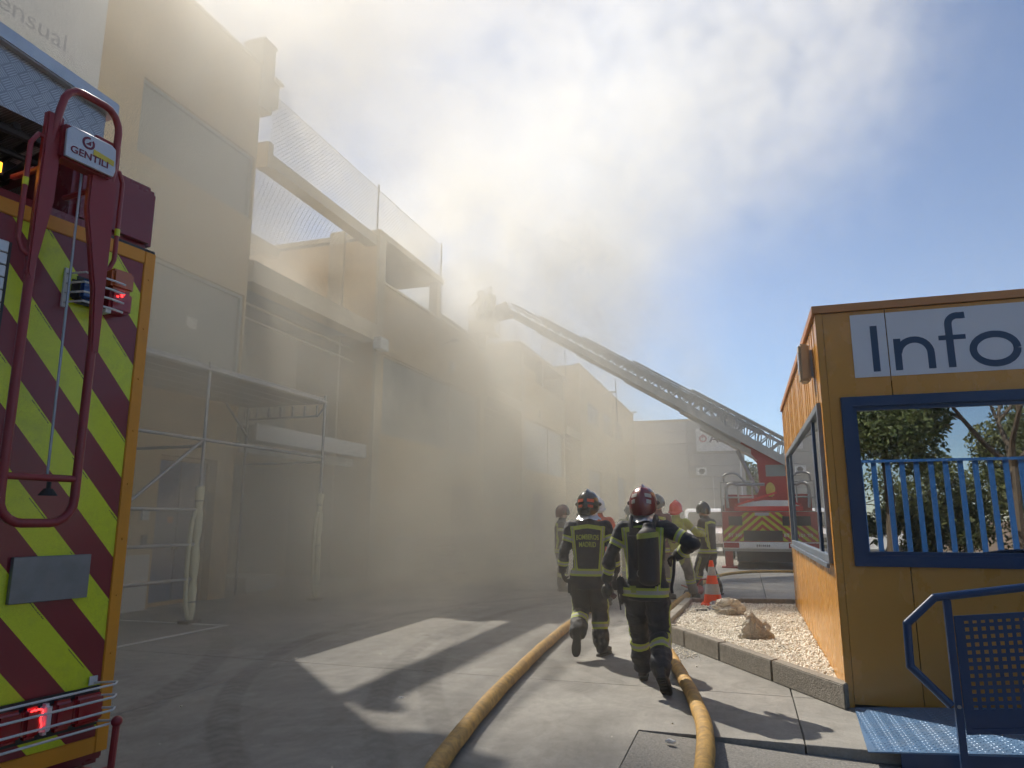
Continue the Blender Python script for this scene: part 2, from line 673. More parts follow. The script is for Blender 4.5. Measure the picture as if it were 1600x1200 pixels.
q.build("paper_notice", M_white, b1)
# sign board
q = MB()
q.bx(FX + 0.002, FX + 0.04, -2, 8.3, 8.6, 12.0 - 0.4)
sb = q.build("sign_board", M_white, b1)
M_signtxt = mat("sign_grey_letters", (0.36, 0.37, 0.38), 0.6)
lettering("sensual", 0.43, (FX + 0.043, 6.32, 9.08), Y3, Z3, M_signtxt, sb, width=1.32)
lettering("up", 0.43, (FX + 0.043, 6.62, 9.62), Y3, Z3, M_signtxt, sb, width=0.42)
# blue double door in its reveal
q = MB()
q.frame(10.5, 12.0, 0, 2.75, 0.07, (FX - 0.28, 0, 0), Y3, Z3, 0.1)
dfm = q.build("door_frame", mat("ochre_frame", (0.5, 0.34, 0.15), 0.6), b1)
for k in range(2):
    q = MB()
    q.bx(FX - 0.26, FX - 0.21, 10.58 + k * 0.69, 11.23 + k * 0.69, 0.02, 2.67)
    dl = q.build("door_leaf", M_bluedoor, b1)
    q = MB()
    q.bx(FX - 0.2, FX - 0.15, 11.15 + k * 0.12, 11.19 + k * 0.12, 1.0, 1.15)
    q.build("handle", M_galv, dl)
q = MB()
q.bx(FX - 0.205, FX - 0.2, 11.0, 11.14, 1.5, 1.62)
q.build("warning_sticker", mat("orange_sticker", (0.65, 0.22, 0.06), 0.5), b1)
q = MB()
q.bx(FX + 0.002, FX + 0.03, 9.0, 10.42, 0, 0.95)
q.build("plinth", M_white, b1)
q = MB()
q.bx(FX + 0.002, FX + 0.05, 10.15, 10.3, 1.55, 1.75)
q.build("letter_box", M_white, b1)
q = MB()
q.bx(FX + 0.002, FX + 0.06, 10.2, 10.3, 1.1, 1.3)
q.build("entry_phone", M_black, b1)

# --- recess between units ---------------------------------------


def recess(y0, y1, label, canopy=True, beams=True, net=True):
    t = thing("loading_bay", label, "loading bay", (FX - 2, y0, 0), group="recessed loading bays between the units")
    xb = FX - 2.6
    w = MB()
    w.bx(xb - 0.3, xb, y0 + 0.01, y1 - 0.01, 0, 8.4)
    w.build("wall", M_ochre, t)
    w = MB()
    w.bx(FX - 0.35, FX + 0.12, y0 + 0.01, y1 - 0.01, 6.75, 7.25)
    w.build("lintel", M_trim, t)
    w = MB()
    w.bx(xb, FX - 0.36, y0 + 0.01, y1 - 0.01, 7.0, 7.2)
    w.build("upper_slab", M_roofgrey, t)
    for i in range(2):
        s = MB()
        s.bar((FX - 0.75, y0 + 0.05, 6.6 - i * 0.36), (FX - 0.75, y1 - 0.05, 6.6 - i * 0.36), 0.3, 0.03, up=(0.5, 0, 0.85))
        s.build("louvre_slat", M_trim, t)
    s = MB()
    s.bx(xb + 0.001, xb + 0.05, y0 + 0.5, y1 - 0.5, 3.95, 5.0)
    s.build("window", M_greypanel, t)
    s = MB()
    for zz in np.arange(0.02, 3.0, 0.12):
        s.bx(xb + 0.001, xb + 0.04, y0 + 0.5, y1 - 0.5, zz, zz + 0.115)
    s.build("roller_shutter", M_shutter, t)
    if canopy:
        s = MB()
        s.bx(FX - 0.1, FX - 0.04, y0 + 0.7, y1 - 0.1, 3.3, 3.68)
        s.bx(FX - 2.4, FX - 0.1, y0 + 0.7, y1 - 0.1, 3.6, 3.64)
        s.build("canopy", M_white, t)
        s = MB()
        s.bx(FX - 0.5, FX - 0.45, y0 + 0.7, y1 - 0.1, 3.05, 3.28)
        s.build("canopy_box", M_white, t)
    return t


recess(12.5, 18.2, "shadowed recess with a white canopy behind the far scaffold leg")
recess(27.8, 32.8, "recess beside the wide grey window, below the ladder basket", canopy=False)
recess(42.1, 46.5, "farthest recess with tall grey shutter beside the end unit", canopy=False)

# pergola beams and safety nets over the first recess
pg = thing("roof_pergola", "pale beams spanning the gap at roof height under a safety net", "pergola", (FX, 15, 10))
for x in (FX - 0.1, FX - 3.6):
    s = MB()
    s.bx(x - 0.28, x + 0.1, 12.87 if x > -11 else 12.51, 18.19, 9.78, 10.1)
    s.build("beam", M_trim, pg)
M_net = mat("net_cord", (0.55, 0.55, 0.52), 0.7)


def netmesh(o, u, v, nu, nv, r, sag):
    m = MB()
    o, u, v = Vector(o), Vector(u), Vector(v)
    nrm = u.cross(v).normalized()

    def P(a, b):
        s = sag * math.sin(math.pi * a) * math.sin(math.pi * b) + 0.05 * mnoise.noise((a * 7, b * 5, 1.3))
        return o + u * a + v * b + nrm * s
    for k in range(-nv, nu):
        for sgn in (0, 1):
            pts = []
            for j in range(nv + 1):
                i = k + j
                if 0 <= i <= nu:
                    a, b = i / nu, j / nv
                    pts.append(P(a, 1 - b if sgn else b))
            if len(pts) > 1:
                m.tube(pts, r, 3, caps=False)
    return m


s = netmesh((FX, 12.95, 10.12), (0, 5.15, 0), (0, 0, 1.48), 44, 13, 0.007, 0.06)
s.tube([(FX, 12.9, 11.6), (FX, 18.15, 11.6)], 0.012, 5)
n1 = s.build("safety_net", M_net, None)
tag(n1, "upright white safety net stretched over the roof beam next to the tall unit", "safety net", "safety nets at roof level")
s = netmesh((FX - 0.38, 12.6, 9.95), (-7, 0, 0), (0, 5.5, 0), 44, 34, 0.007, -0.3)
n2 = s.build("safety_net", M_net, None)
tag(n2, "flat white safety net hung between the roof beams over the gap", "safety net", "safety nets at roof level")
s = netmesh((FX, 18.25, 10.3), (0, 4.75, 0), (0, 0, 1.28), 36, 10, 0.006, 0.05)
s.tube([(FX, 18.1, 11.58), (FX, 23.0, 11.58)], 0.012, 5)
n3 = s.build("safety_net", M_net, None)
tag(n3, "upright safety net over the smoking upper storey, between two thin poles", "safety net", "safety nets at roof level")
for yy, zz in ((18.17, 10.3), (23.03, 9.0)):
    s = MB()
    s.tube([(FX, yy, zz), (FX, yy, 11.75)], 0.03, 8)
    o = s.build("net_pole", M_galv, None)
    tag(o, "thin steel net pole at the near corner of the smoking unit" if yy < 20 else "thin steel net pole where the roof beam of the smoking unit ends", "pole", "poles that hold the nets")


# --- second unit: upper storey open, smoke pours out -------------
b2 = thing("industrial_unit", "smoke filled ochre unit with a long grey window, the ladder basket at its roof", "building", (FX, 23, 0), group="ochre industrial units along the yard")
w = MB()
wall_with_holes(w, 18.2, 27.75, 0, 8.7, [(18.85, 27.3, 4.05, 6.55)])
w.build("wall", M_ochre, b2)
w = MB()
w.bx(FX - BD, FX - 0.3, 18.2, 18.5, 0, 10.0)
w.build("end_wall", M_ochre, b2)
w = MB()
w.bx(FX - BD, FX - 0.3, 27.45, 27.75, 0, 8.5)
w.build("end_wall", M_ochre, b2)
w = MB()
w.bx(FX - 0.3, FX + 0.0, 18.2, 18.7, 8.7, 10.1)
w.build("corner_column", M_ochre, b2)
w = MB()
w.bx(FX - 0.3, FX + 0.0, 22.7, 23.1, 8.7, 10.1)
w.build("corner_column", M_ochre, b2)
w = MB()
w.bx(FX + 0.002, FX + 0.09, 18.2, 18.62, 0, 10.1)
w.build("pilaster", M_trim, b2)
w = MB()
w.bx(FX - 1.6, FX - 1.1, 18.1, 18.199, 0, 10.35)
w.bx(FX - 1.5, FX - 1.0, 18.25, 18.6, 10.0, 10.3)
w.build("pilaster", M_trim, b2)
w = MB()
w.bx(FX - 0.32, FX + 0.1, 18.19, 23.12, 10.1, 10.3)
w.bx(FX - BD, FX - 0.32, 18.2, 23.1, 10.1, 10.25)
w.build("roof_edge", M_trim, b2)
w = MB()
w.bx(FX - 2.9, FX - 2.6, 18.5, 27.4, 8.5, 10.1)
w.build("setback_wall", M_roofgrey, b2)
w = MB()
w.bx(FX - BD, FX - 0.3, 18.5, 27.45, 8.3, 8.5)
w.build("terrace_floor", M_roofgrey, b2)
w = MB()
w.bx(FX - 0.33, FX + 0.05, 18.63, 27.8, 8.7, 8.78)
w.build("coping", M_trim, b2)
for i in range(2):
    s = MB()
    s.bx(FX - 2.59, FX - 2.55, 18.9 + i * 2.2, 20.6 + i * 2.2, 8.6, 9.8)
    s.build("window", M_dark, b2)
window_panel(b2, 18.85, 27.3, 4.05, 6.55, M_greypanel, splits=(24.2,), fm=M_trim)
for y0_, y1_ in ((24.35, 26.4),):
    s = MB()
    s.bx(FX + 0.002, FX + 0.03, y0_, y1_, 0, 2.8)
    s.build("door", mat("brown_door", (0.22, 0.13, 0.10), 0.6), b2)
s = MB()
s.bx(FX + 0.01, FX + 0.12, 24.0, 24.15, 7.0, 7.4)
s.build("bulkhead_lamp", M_white, b2)
s = MB()
s.tube([(FX, 23.3, 7.9), (FX + 0.5, 23.3, 8.0)], 0.02, 6)
s.bx(FX + 0.35, FX + 0.65, 23.22, 23.38, 7.95, 8.03)
s.build("lamp_arm", M_galv, b2)
s = MB()
s.bx(FX + 0.1, FX + 0.35, 18.0, 18.5, 6.5, 6.85)
s.build("junction_box", M_white, b2)
w = MB()
w.bx(FX - 2.0, FX - 0.1, 23.2, 27.7, 8.95, 9.1)
w.build("parapet_rail", M_trim, b2)
w = MB()
w.bx(FX - 0.3, FX + 0.02, 27.76, 28.05, 6.5, 9.1)
w.bx(FX - 0.3, FX + 0.1, 27.76, 28.2, 7.7, 7.85)
w.build("quoin", M_trim, b2)

# --- third unit ---------------------------------------------------
b3 = thing("industrial_unit", "middle ochre unit with a pale two pane window, partly behind the ladder", "building", (FX, 37, 0), group="ochre industrial units along the yard")
w = MB()
wall_with_holes(w, 32.8, 42.1, 0, 8.75, [(33.6, 41.7, 4.0, 6.65)])
w.build("wall", M_ochre, b3)
w = MB()
w.bx(FX - BD, FX - 0.3, 32.8, 33.1, 0, 10.1)
w.build("end_wall", M_trim, b3)
w = MB()
w.bx(FX - BD, FX - 0.3, 41.8, 42.1, 0, 10.1)
w.build("end_wall", M_trim, b3)
for yy in (32.8, 36.9, 41.7):
    w = MB()
    w.bx(FX - 0.3, FX, yy, yy + 0.4, 8.75, 10.2)
    w.build("column", M_trim, b3)
w = MB()
w.bx(FX - BD, FX + 0.05, 32.79, 42.11, 10.2, 10.35)
w.build("roof_edge", M_trim, b3)
w = MB()
w.bx(FX - 1.4, FX - 1.2, 33.1, 41.8, 8.75, 10.2)
w.build("setback_wall", M_ochre, b3)
w = MB()
w.bx(FX + 0.002, FX + 0.09, 32.8, 33.25, 0, 10.2)
w.build("pilaster", M_trim, b3)
M_palewin = mat("pale_window_sheet", (0.42, 0.45, 0.45), 0.4, var=0.05)
window_panel(b3, 33.6, 41.7, 4.0, 6.65, M_palewin, splits=(38.4,))
for y0_, y1_ in ((35.0, 36.8),):
    s = MB()
    s.bx(FX + 0.002, FX + 0.03, y0_, y1_, 0, 2.9)
    s.build("door", mat("brown_door", (0.22, 0.13, 0.10), 0.6), b3)
s = MB()
s.bx(FX + 0.01, FX + 0.12, 36.2, 36.3, 6.95, 7.3)
s.build("bulkhead_lamp", M_white, b3)
for yy in (29.2, 37.7, 41.9):
    s = MB()
    s.tube([(FX - 0.2, yy, 8.4 if yy < 30 else 10.3), (FX - 0.2, yy, 11.3)], 0.025, 6)
    o = s.build("net_pole", M_galv, None)
    tag(o, {29.2: "thin pole standing right of the ladder basket", 37.7: "thin roof pole halfway along the middle unit",
            41.9: "thin roof pole where the middle unit meets the far recess"}[yy], "pole", "poles that hold the nets")

# --- end unit -----------------------------------------------------
b4 = thing("industrial_unit", "last ochre unit with three upper windows and two tall blue grey doors", "building", (FX, 58, 0), group="ochre industrial units along the yard")
w = MB()
holes = [(49.0, 53.0, 8.35, 9.85), (55.1, 59.1, 8.3, 9.95), (60.7, 64.4, 8.5, 10.0)]
wall_with_holes(w, 46.5, 71.5, 5.3, 12.0, holes)
w2 = MB()
wall_with_holes(w2, 46.5, 71.5, 0, 5.3, [(49.0, 53.8, 0, 5.1), (61.0, 65.5, 0, 5.25)])
w.V, w.F, w.M = w.V, w.F, w.M
k = len(w.V)
w.V += w2.V
w.F += [tuple(i + k for i in f) for f in w2.F]
w.M += w2.M
w.build("wall", M_ochre, b4)
w = MB()
w.bx(FX - BD, FX - 0.3, 46.5, 46.8, 0, 12.0)
w.build("end_wall", M_ochre, b4)
w = MB()
w.bx(FX - BD, FX - 0.3, 71.2, 71.5, 0, 12.0)
w.build("end_wall", M_ochre, b4)
w = MB()
w.bx(FX - BD, FX - 0.3, 46.8, 71.2, 11.4, 11.6)
w.build("roof", M_roofgrey, b4)
w = MB()
w.bx(FX - 0.33, FX + 0.05, 46.45, 71.55, 12.0, 12.1)
w.build("coping", M_trim, b4)
for h in holes:
    window_panel(b4, *h, M_winglass, splits=((h[0] + h[1]) / 2,), fm=M_white, fw=0.1)
for ya, yb, zb in ((49.0, 53.8, 5.1), (61.0, 65.5, 5.25)):
    n = 10
    for i in range(n):
        s = MB()
        s.bx(FX - 0.22, FX - 0.16, ya + 0.02, yb - 0.02, 0.02 + i * zb / n, (i + 1) * zb / n)
        s.build("door_panel", M_bluegrey, b4)
for yy in (54.5, 65.6):
    s = MB()
    s.tube([(FX, yy, 11.2), (FX + 0.8, yy, 11.4)], 0.03, 6)
    s.bx(FX + 0.6, FX + 1.2, yy - 0.15, yy + 0.15, 11.36, 11.46)
    s.build("lamp_arm", M_galv, b4)

# ------------------------------------------------------------------ end of the street: concrete panel hall
eb = thing("concrete_hall", "grey hall of wide precast concrete panels closing the far end of the yard", "building", (-5, 76, 0))
M_pre = [mat("precast_%s" % n, c, 0.85, var=0.06, scale=0.6, bump=0.2, bscale=20, dirt=0.12, dirtcol=(0.3, 0.28, 0.25)) for n, c in
         (("a", (0.43, 0.41, 0.37)), ("b", (0.47, 0.45, 0.41)), ("c", (0.40, 0.385, 0.35)))]
s = MB()
s.bx(-40, 0.28, 76.2, 110, 0, 11.7)
s.build("core", M_roofgrey, eb)
protos = []
pw = 5.6
for j in range(10):
    for i in range(5):
        x1 = 0.3 - i * pw
        s = MB()
        s.bx(x1 - pw + 0.02, x1 - 0.02, 76.0, 76.16, j * 1.18 + 0.012, (j + 1) * 1.18 - 0.012)
        s.build("wall_panel", M_pre[(i * 7 + j * 3) % 3], eb, bevel=0.012, segs=1)
s = MB()
s.bx(-28, 0.35, 75.95, 76.3, 11.8, 12.0)
s.build("coping", M_trim, eb)
s = MB()
s.tube([(-0.15, 75.93, 0), (-0.15, 75.93, 8.5)], 0.06, 8)
s.tube([(-2.9, 75.93, 0), (-2.9, 75.93, 6.0), (-4.0, 75.93, 6.0)], 0.035, 6)
s.build("downpipe", M_white, eb)
s = MB()
s.bx(-4.4, 0.2, 75.8, 75.95, 8.55, 10.95)
sg = s.build("sign_board", mat("sign_pale", (0.66, 0.65, 0.62), 0.5), eb)
s = MB()
s.ring(arc(-3.7, 9.85, 0.38, 90, 450, 20)[:-1], arc(-3.7, 9.85, 0.24, 90, 450, 20)[:-1], (0, 75.79, 0), X3, Z3, -0.01)
s.bx(-3.76, -3.64, 75.77, 75.8, 9.9, 10.3)
s.build("logo", mat("logo_red", (0.42, 0.13, 0.11), 0.5), sg)
lettering("An", 1.15, (-3.15, 75.78, 9.45), X3, Z3, mat("sign_brown", (0.16, 0.12, 0.11), 0.5), sg, bold=0.02, width=1.65)
ac = thing("air_conditioner", "white air conditioning unit high on the concrete hall", "air conditioner", (-4.0, 75.7, 6.1))
s = MB()
s.bx(-4.5, -3.5, 75.5, 75.9, 6.1, 6.85)
s.build("casing", M_white, ac, bevel=0.02)
s = MB()
s.ring(arc(-3.95, 6.48, 0.28, 0, 360, 16)[:-1], arc(-3.95, 6.48, 0.22, 0, 360, 16)[:-1], (0, 75.49, 0), X3, Z3, -0.012)
s.prism(arc(-3.95, 6.48, 0.215, 0, 360, 16)[:-1], (0, 75.496, 0), X3, Z3, 0.004, )
s.build("fan_grille", M_black, ac)
# ------------------------------------------------------------------ information kiosk
KX, KY, KY1, KX1, KZ = 0.73, 6.95, 13.35, 6.4, 3.42
kiosk = thing("information_kiosk", "orange panelled information kiosk with blue framed windows and a pale board above", "kiosk", (3.5, 10, 0))


def kioskpaint(name, stretch):
    m = mat(name, (0.56, 0.265, 0.045), 0.26, var=0.025, scale=1.2, bump=0.02, bscale=9, spec=0.55, dirt=0.10, dirtcol=(0.36, 0.18, 0.05), stretch=stretch)
    return m


M_kio = kioskpaint("kiosk_orange", (1, 2.5, 0.5))
M_kiof = kioskpaint("kiosk_orange_front", (1.5, 1, 0.8))
M_kioroof = mat("kiosk_rust_trim", (0.46, 0.20, 0.06), 0.4, var=0.1)
M_kblue = mat("kiosk_blue_frame", (0.012, 0.042, 0.115), 0.3, var=0.08, dirt=0.1, spec=0.5)
M_kgrey = mat("window_frame_weathered", (0.17, 0.21, 0.27), 0.35, metal=0.3, var=0.2, scale=9, dirt=0.35, dirtcol=(0.3, 0.3, 0.3))


def glassmat(name, tint, refl):
    m = bpy.data.materials.new(name)
    m.use_nodes = True
    N, L = m.node_tree.nodes, m.node_tree.links
    N.clear()
    o = N.new("ShaderNodeOutputMaterial")
    gl = N.new("ShaderNodeBsdfGlossy")
    gl.inputs["Roughness"].default_value = 0.0
    gl.inputs["Color"].default_value = (0.95, 0.97, 1, 1)
    tr = N.new("ShaderNodeBsdfTransparent")
    tr.inputs[0].default_value = (*tint, 1)
    fr = N.new("ShaderNodeFresnel")
    fr.inputs[0].default_value = 1.6
    mr = N.new("ShaderNodeMapRange")
    mr.inputs[1].default_value, mr.inputs[2].default_value = 0.05, 1.0
    mr.inputs[3].default_value, mr.inputs[4].default_value = refl, 1.0
    L.new(fr.outputs[0], mr.inputs[0])
    mx = N.new("ShaderNodeMixShader")
    L.new(mr.outputs[0], mx.inputs[0])
    L.new(tr.outputs[0], mx.inputs[1])
    L.new(gl.outputs[0], mx.inputs[2])
    L.new(mx.outputs[0], o.inputs[0])
    return m


M_glass = glassmat("kiosk_glass", (0.36, 0.40, 0.40), 0.44)

WZ0, WZ1 = 1.16, 2.64          # window openings
FXa, FXb = 0.88, 4.3           # front window
SYa, SYb = 7.12, 12.62         # side window
# front panels
px_ = [KX + 0.0555, 1.31, 2.46, 3.61, 4.76, 5.6, KX1 - 0.06]
for i in range(len(px_) - 1):
    a, b_ = px_[i] + 0.004, px_[i + 1] - 0.004
    if b_ <= FXb + 0.5:
        pieces = []
        if a < FXa:
            pieces = [([(a, 0.03), (b_, 0.03), (b_, WZ0), (FXa, WZ0), (FXa, WZ1), (b_, WZ1), (b_, 3.435), (a, 3.435)])]
        elif b_ < FXb:
            pieces = [[(a, 0.03), (b_, 0.03), (b_, WZ0), (a, WZ0)], [(a, WZ1), (b_, WZ1), (b_, 3.435), (a, 3.435)]]
        else:
            pieces = [[(a, 0.03), (b_, 0.03), (b_, 3.435), (FXb, 3.435), (FXb, WZ1), (min(a, FXb), WZ1), (a, WZ1), (a, 3.435)]] if False else \
                [[(a, 0.03), (b_, 0.03), (b_, WZ0), (a, WZ0)], [(a, WZ1), (b_, WZ1), (b_, 3.435), (a, 3.435)], [(FXb, WZ0 + 0.001), (b_, WZ0 + 0.001), (b_, WZ1 - 0.001), (FXb, WZ1 - 0.001)]]
        for pc in pieces:
            s = MB()
            s.prism(pc, (0, KY, 0), X3, Z3, -0.04)
            s.build("wall_panel", M_kiof, kiosk)
    else:
        s = MB()
        s.prism([(a, 0.03), (b_, 0.03), (b_, 3.435), (a, 3.435)], (0, KY, 0), X3, Z3, -0.04)
        s.build("wall_panel", M_kiof, kiosk)
# side panels with narrow ribs
n = 7
for i in range(n):
    a = KY + 0.0585 + i * (KY1 - KY - 0.12) / n + 0.003
    b_ = KY + 0.06 + (i + 1) * (KY1 - KY - 0.12) / n - 0.003
    for z0, z1 in ((0.03, WZ0), (WZ1, 3.435)):
        s = MB()
        s.prism([(a, z0), (b_, z0), (b_, z1), (a, z1)], (KX, 0, 0), Y3, Z3, 0.04)
        for k in range(1, 4):
            y = a + (b_ - a) * k / 4
            if z0 > 1:
                s.bx(KX - 0.005, KX + 0.001, y - 0.006, y + 0.006, z0, z1)
        s.build("wall_panel", M_kio, kiosk)
s = MB()
s.prism([(KY + 0.063, WZ0), (SYa, WZ0), (SYa, WZ1), (KY + 0.063, WZ1)], (KX, 0, 0), Y3, Z3, 0.04)
s.build("wall_panel", M_kio, kiosk)
s = MB()
s.prism([(SYb, WZ0), (KY1 - 0.07, WZ0), (KY1 - 0.07, WZ1), (SYb, WZ1)], (KX, 0, 0), Y3, Z3, 0.04)
s.build("wall_panel", M_kio, kiosk)
for X, Y in ((KX + 0.03, KY + 0.03), (KX + 0.03, KY1 - 0.03), (KX1 - 0.03, KY + 0.03), (KX1 - 0.03, KY1 - 0.03)):
    s = MB()
    s.bx(X - 0.034, X + 0.028, Y - 0.034, Y + 0.028, 0, 3.44)
    s.build("corner_post", M_kiof, kiosk, bevel=0.008)
s = MB()
s.bx(KX + 0.1, KX1 - 0.1, KY1 - 0.08, KY1 - 0.03, 0.03, 3.435)
s.bx(KX1 - 0.08, KX1 - 0.03, KY + 0.1, KY1 - 0.1, 0.03, 3.435)
s.build("back_wall", M_kio, kiosk)
s = MB()
s.bx(KX - 0.03, KX1 + 0.03, KY - 0.03, KY - 0.0, 3.44, 3.51)
s.bx(KX - 0.03, KX + 0.0, KY, KY1, 3.44, 3.51)
s.bx(KX1, KX1 + 0.03, KY, KY1, 3.44, 3.51)
s.bx(KX, KX1, KY1, KY1 + 0.03, 3.44, 3.51)
s.build("roof_trim", M_kioroof, kiosk)
s = MB()
s.bx(KX + 0.001, KX1 - 0.001, KY + 0.001, KY1 - 0.001, 3.445, 3.49)
s.build("roof", M_roofgrey, kiosk)
M_inter = mat("interior_white", (0.42, 0.42, 0.40), 0.8)
s = MB()
s.bx(KX + 0.09, KX1 - 0.09, KY + 0.09, KY1 - 0.09, 0.02, 0.06)
s.build("floor", mat("kiosk_floor", (0.16, 0.15, 0.14), 0.5), kiosk)
s = MB()
s.bx(KX + 0.05, KX1 - 0.09, KY + 0.05, KY1 - 0.09, 2.95, 3.0)
s.build("ceiling", M_inter, kiosk)
for X, Y in ((1.9, 8.4), (1.7, 10.4)):
    s = MB()
    s.bx(X, X + 1.2, Y, Y + 0.6, 2.92, 2.945)
    s.build("light_panel", mat("light_diffuser", (0.8, 0.8, 0.8), 0.4), kiosk)
# front window: frame, two panes
s = MB()
s.frame(FXa, FXb, WZ0, WZ1, 0.095, (0, KY + 0.05, 0), X3, Z3, 0.085)
s.V = [(x, y if y > KY else y, z) for x, y, z in s.V]
wf = s.build("window", M_kblue, kiosk, bevel=0.008)
s = MB()
s.frame(FXa + 0.095, FXb - 0.095, WZ0 + 0.095, WZ1 - 0.095, 0.03, (0, KY + 0.045, 0), X3, Z3, 0.05)
s.build("sash", M_kblue, wf)
s = MB()
s.bx(FXa + 0.12, FXb - 0.12, KY + 0.018, KY + 0.024, WZ0 + 0.12, WZ1 - 0.12)
s.build("pane", M_glass, wf)
# side window: weathered frame, mullions, panes
s = MB()
s.frame(SYa, SYb, WZ0 + 0.01, WZ1 - 0.01, 0.07, (KX - 0.035, 0, 0), Y3, Z3, 0.085)
sf = s.build("window", M_kgrey, kiosk, bevel=0.006)
s = MB()
s.bx(KX - 0.015, KX + 0.03, 7.98, 8.08, WZ0 + 0.08, WZ1 - 0.08)
s.build("mullion", M_kblue, sf)
s = MB()
s.bx(KX - 0.02, KX + 0.03, 11.9, 11.97, WZ0 + 0.08, WZ1 - 0.08)
s.build("mullion", M_kgrey, sf)
s = MB()
s.bx(KX - 0.06, KX - 0.036, SYa - 0.02, SYb + 0.02, WZ0 - 0.03, WZ0 + 0.012)
s.build("sill", M_kgrey, sf)
for a, b_ in ((SYa + 0.07, 7.98), (8.08, 11.9), (11.97, SYb - 0.07)):
    s = MB()
    s.bx(KX + 0.0, KX + 0.006, a, b_, WZ0 + 0.08, WZ1 - 0.08)
    s.build("pane", M_glass, sf)
# lettered board
M_board = mat("board_white_film", (0.60, 0.62, 0.66), 0.4, var=0.03)
M_navy = mat("navy_lettering", (0.018, 0.05, 0.11), 0.4)
bd = MB()
for a, b_ in ((1.02, 1.306), (1.314, 2.456), (2.464, 3.606)):
    bd.bx(a, b_, KY - 0.045 + 0.0, KY - 0.0005, 2.815, 3.40)
bd.V = [(x, (KY - 0.006 if y < KY - 0.01 else y), z) for x, y, z in bd.V]
board = bd.build("sign_board", M_board, kiosk)
L_ = MB()
yl = KY - 0.0065
O_ = (0, yl, 0)


def stroke(pts, w):
    pts = [Vector((p[0], 0, p[1])) for p in pts]
    lft, rgt = [], []
    for i, p in enumerate(pts):
        t = (pts[min(i + 1, len(pts) - 1)] - pts[max(i - 1, 0)]).normalized()
        nn = Vector((-t.z, 0, t.x)) * w / 2
        lft.append((p.x + nn.x, p.z + nn.z))
        rgt.append((p.x - nn.x, p.z - nn.z))
    k = len(L_.V)
    L_.lift = getattr(L_, 'lift', 0) + 0.0004
    yl = KY - 0.0065 - L_.lift
    for (a, b_), (c, d_) in zip(lft, rgt):
        L_.V += [(a, yl, b_), (c, yl, d_), (a, KY - 0.0061, b_), (c, KY - 0.0061, d_)]
    for i in range(len(pts) - 1):
        q = k + 4 * i
        L_.F += [(q, q + 1, q + 5, q + 4), (q, q + 4, q + 6, q + 2), (q + 1, q + 3, q + 7, q + 5)]
        L_.M += [0, 0, 0]
    e = k + 4 * (len(pts) - 1)
    L_.F += [(k, k + 2, k + 3, k + 1), (e, e + 1, e + 3, e + 2)]
    L_.M += [0, 0]


sw_ = 0.058
stroke([(1.205, 2.862), (1.205, 3.285)], sw_)
stroke([(1.385, 2.862), (1.385, 3.15)], sw_)
stroke(arc(1.518, 3.005, 0.128, 172, 0, 14) + [(1.646, 2.862)], sw_)
stroke([(1.80, 2.862), (1.80, 3.25)] + arc(1.875, 3.25, 0.075, 180, 75, 8)[1:] + [(1.935, 3.325)], sw_)
stroke([(1.715, 3.13), (1.925, 3.13)], 0.042)
stroke([(2.135 + 0.165 * math.cos(R(t)), 3.005 + 0.13 * math.sin(R(t))) for t in range(0, 361, 15)], sw_)
L_.build("lettering", M_navy, board)
# box lamp on the side wall near the corner
kl = thing("wall_lamp", "beige box lamp bracketed high on the sunny kiosk side near its corner", "lamp", (KX, 7.5, 3.0))
s = MB()
s.bx(KX - 0.13, KX - 0.03, 7.42, 7.62, 2.9, 3.28)
kb = s.build("housing", mat("beige_plastic", (0.45, 0.38, 0.27), 0.5, dirt=0.2), kl, bevel=0.02)
s = MB()
s.bx(KX - 0.03, KX - 0.001, 7.47, 7.57, 2.95, 3.22)
s.build("bracket", M_galv, kl)
s = MB()
s.bx(KX - 0.134, KX - 0.1305, 7.45, 7.59, 2.99, 3.2)
s.build("lens", mat("lamp_lens", (0.30, 0.27, 0.22), 0.2), kb)
# desk inside
ds = thing("desk", "desk inside the kiosk behind the window glass", "desk", (2.5, 8.9, 0.06))
s = MB()
s.bx(1.3, 3.6, 8.5, 9.2, 0.76, 0.8)
s.build("desk_top", mat("desk_wood", (0.25, 0.2, 0.15), 0.5), ds)
for X in (1.35, 3.5):
    s = MB()
    s.bx(X, X + 0.05, 8.55, 9.15, 0.061, 0.759)
    s.build("leg", M_black, ds)
mo = thing("monitor", "dark computer monitor on the desk inside the kiosk", "monitor", (1.9, 8.8, 0.8))
s = MB()
s.bx(1.6, 2.15, 8.78, 8.82, 0.95, 1.3)
s.build("screen", M_black, mo)
s = MB()
s.bx(1.83, 1.92, 8.8, 8.86, 0.82, 0.96)
s.bx(1.75, 2.0, 8.72, 8.9, 0.801, 0.815)
s.build("stand", M_black, mo)

# ------------------------------------------------------------------ gravel bed with kerb stones
bed = thing("gravel_planter", "low bed of pale gravel edged with concrete kerb stones beside the kiosk", "planter", (-0.2, 10.5, 0))
M_kerb = mat("kerb_concrete", (0.27, 0.245, 0.205), 0.9, var=0.22, scale=26, bump=0.9, bscale=60, dirt=0.5, dirtcol=(0.15, 0.13, 0.10))
A_, B_, C_, D_ = Vector((0.705, 6.83, 0)), Vector((-1.215, 10.17, 0)), Vector((-1.10, 13.45, 0)), Vector((0.72, 13.85, 0))


def inset_poly(P, w):
    out = []
    n = len(P)
    for i in range(n):
        a, b_, c = P[i - 1], P[i], P[(i + 1) % n]
        d1, d2 = (b_ - a).normalized(), (c - b_).normalized()
        n1, n2 = Vector((d1.y, -d1.x, 0)), Vector((d2.y, -d2.x, 0))
        bis = (n1 + n2).normalized()
        out.append(b_ + bis * (w / max(0.3, bis.dot(n1))))
    return out


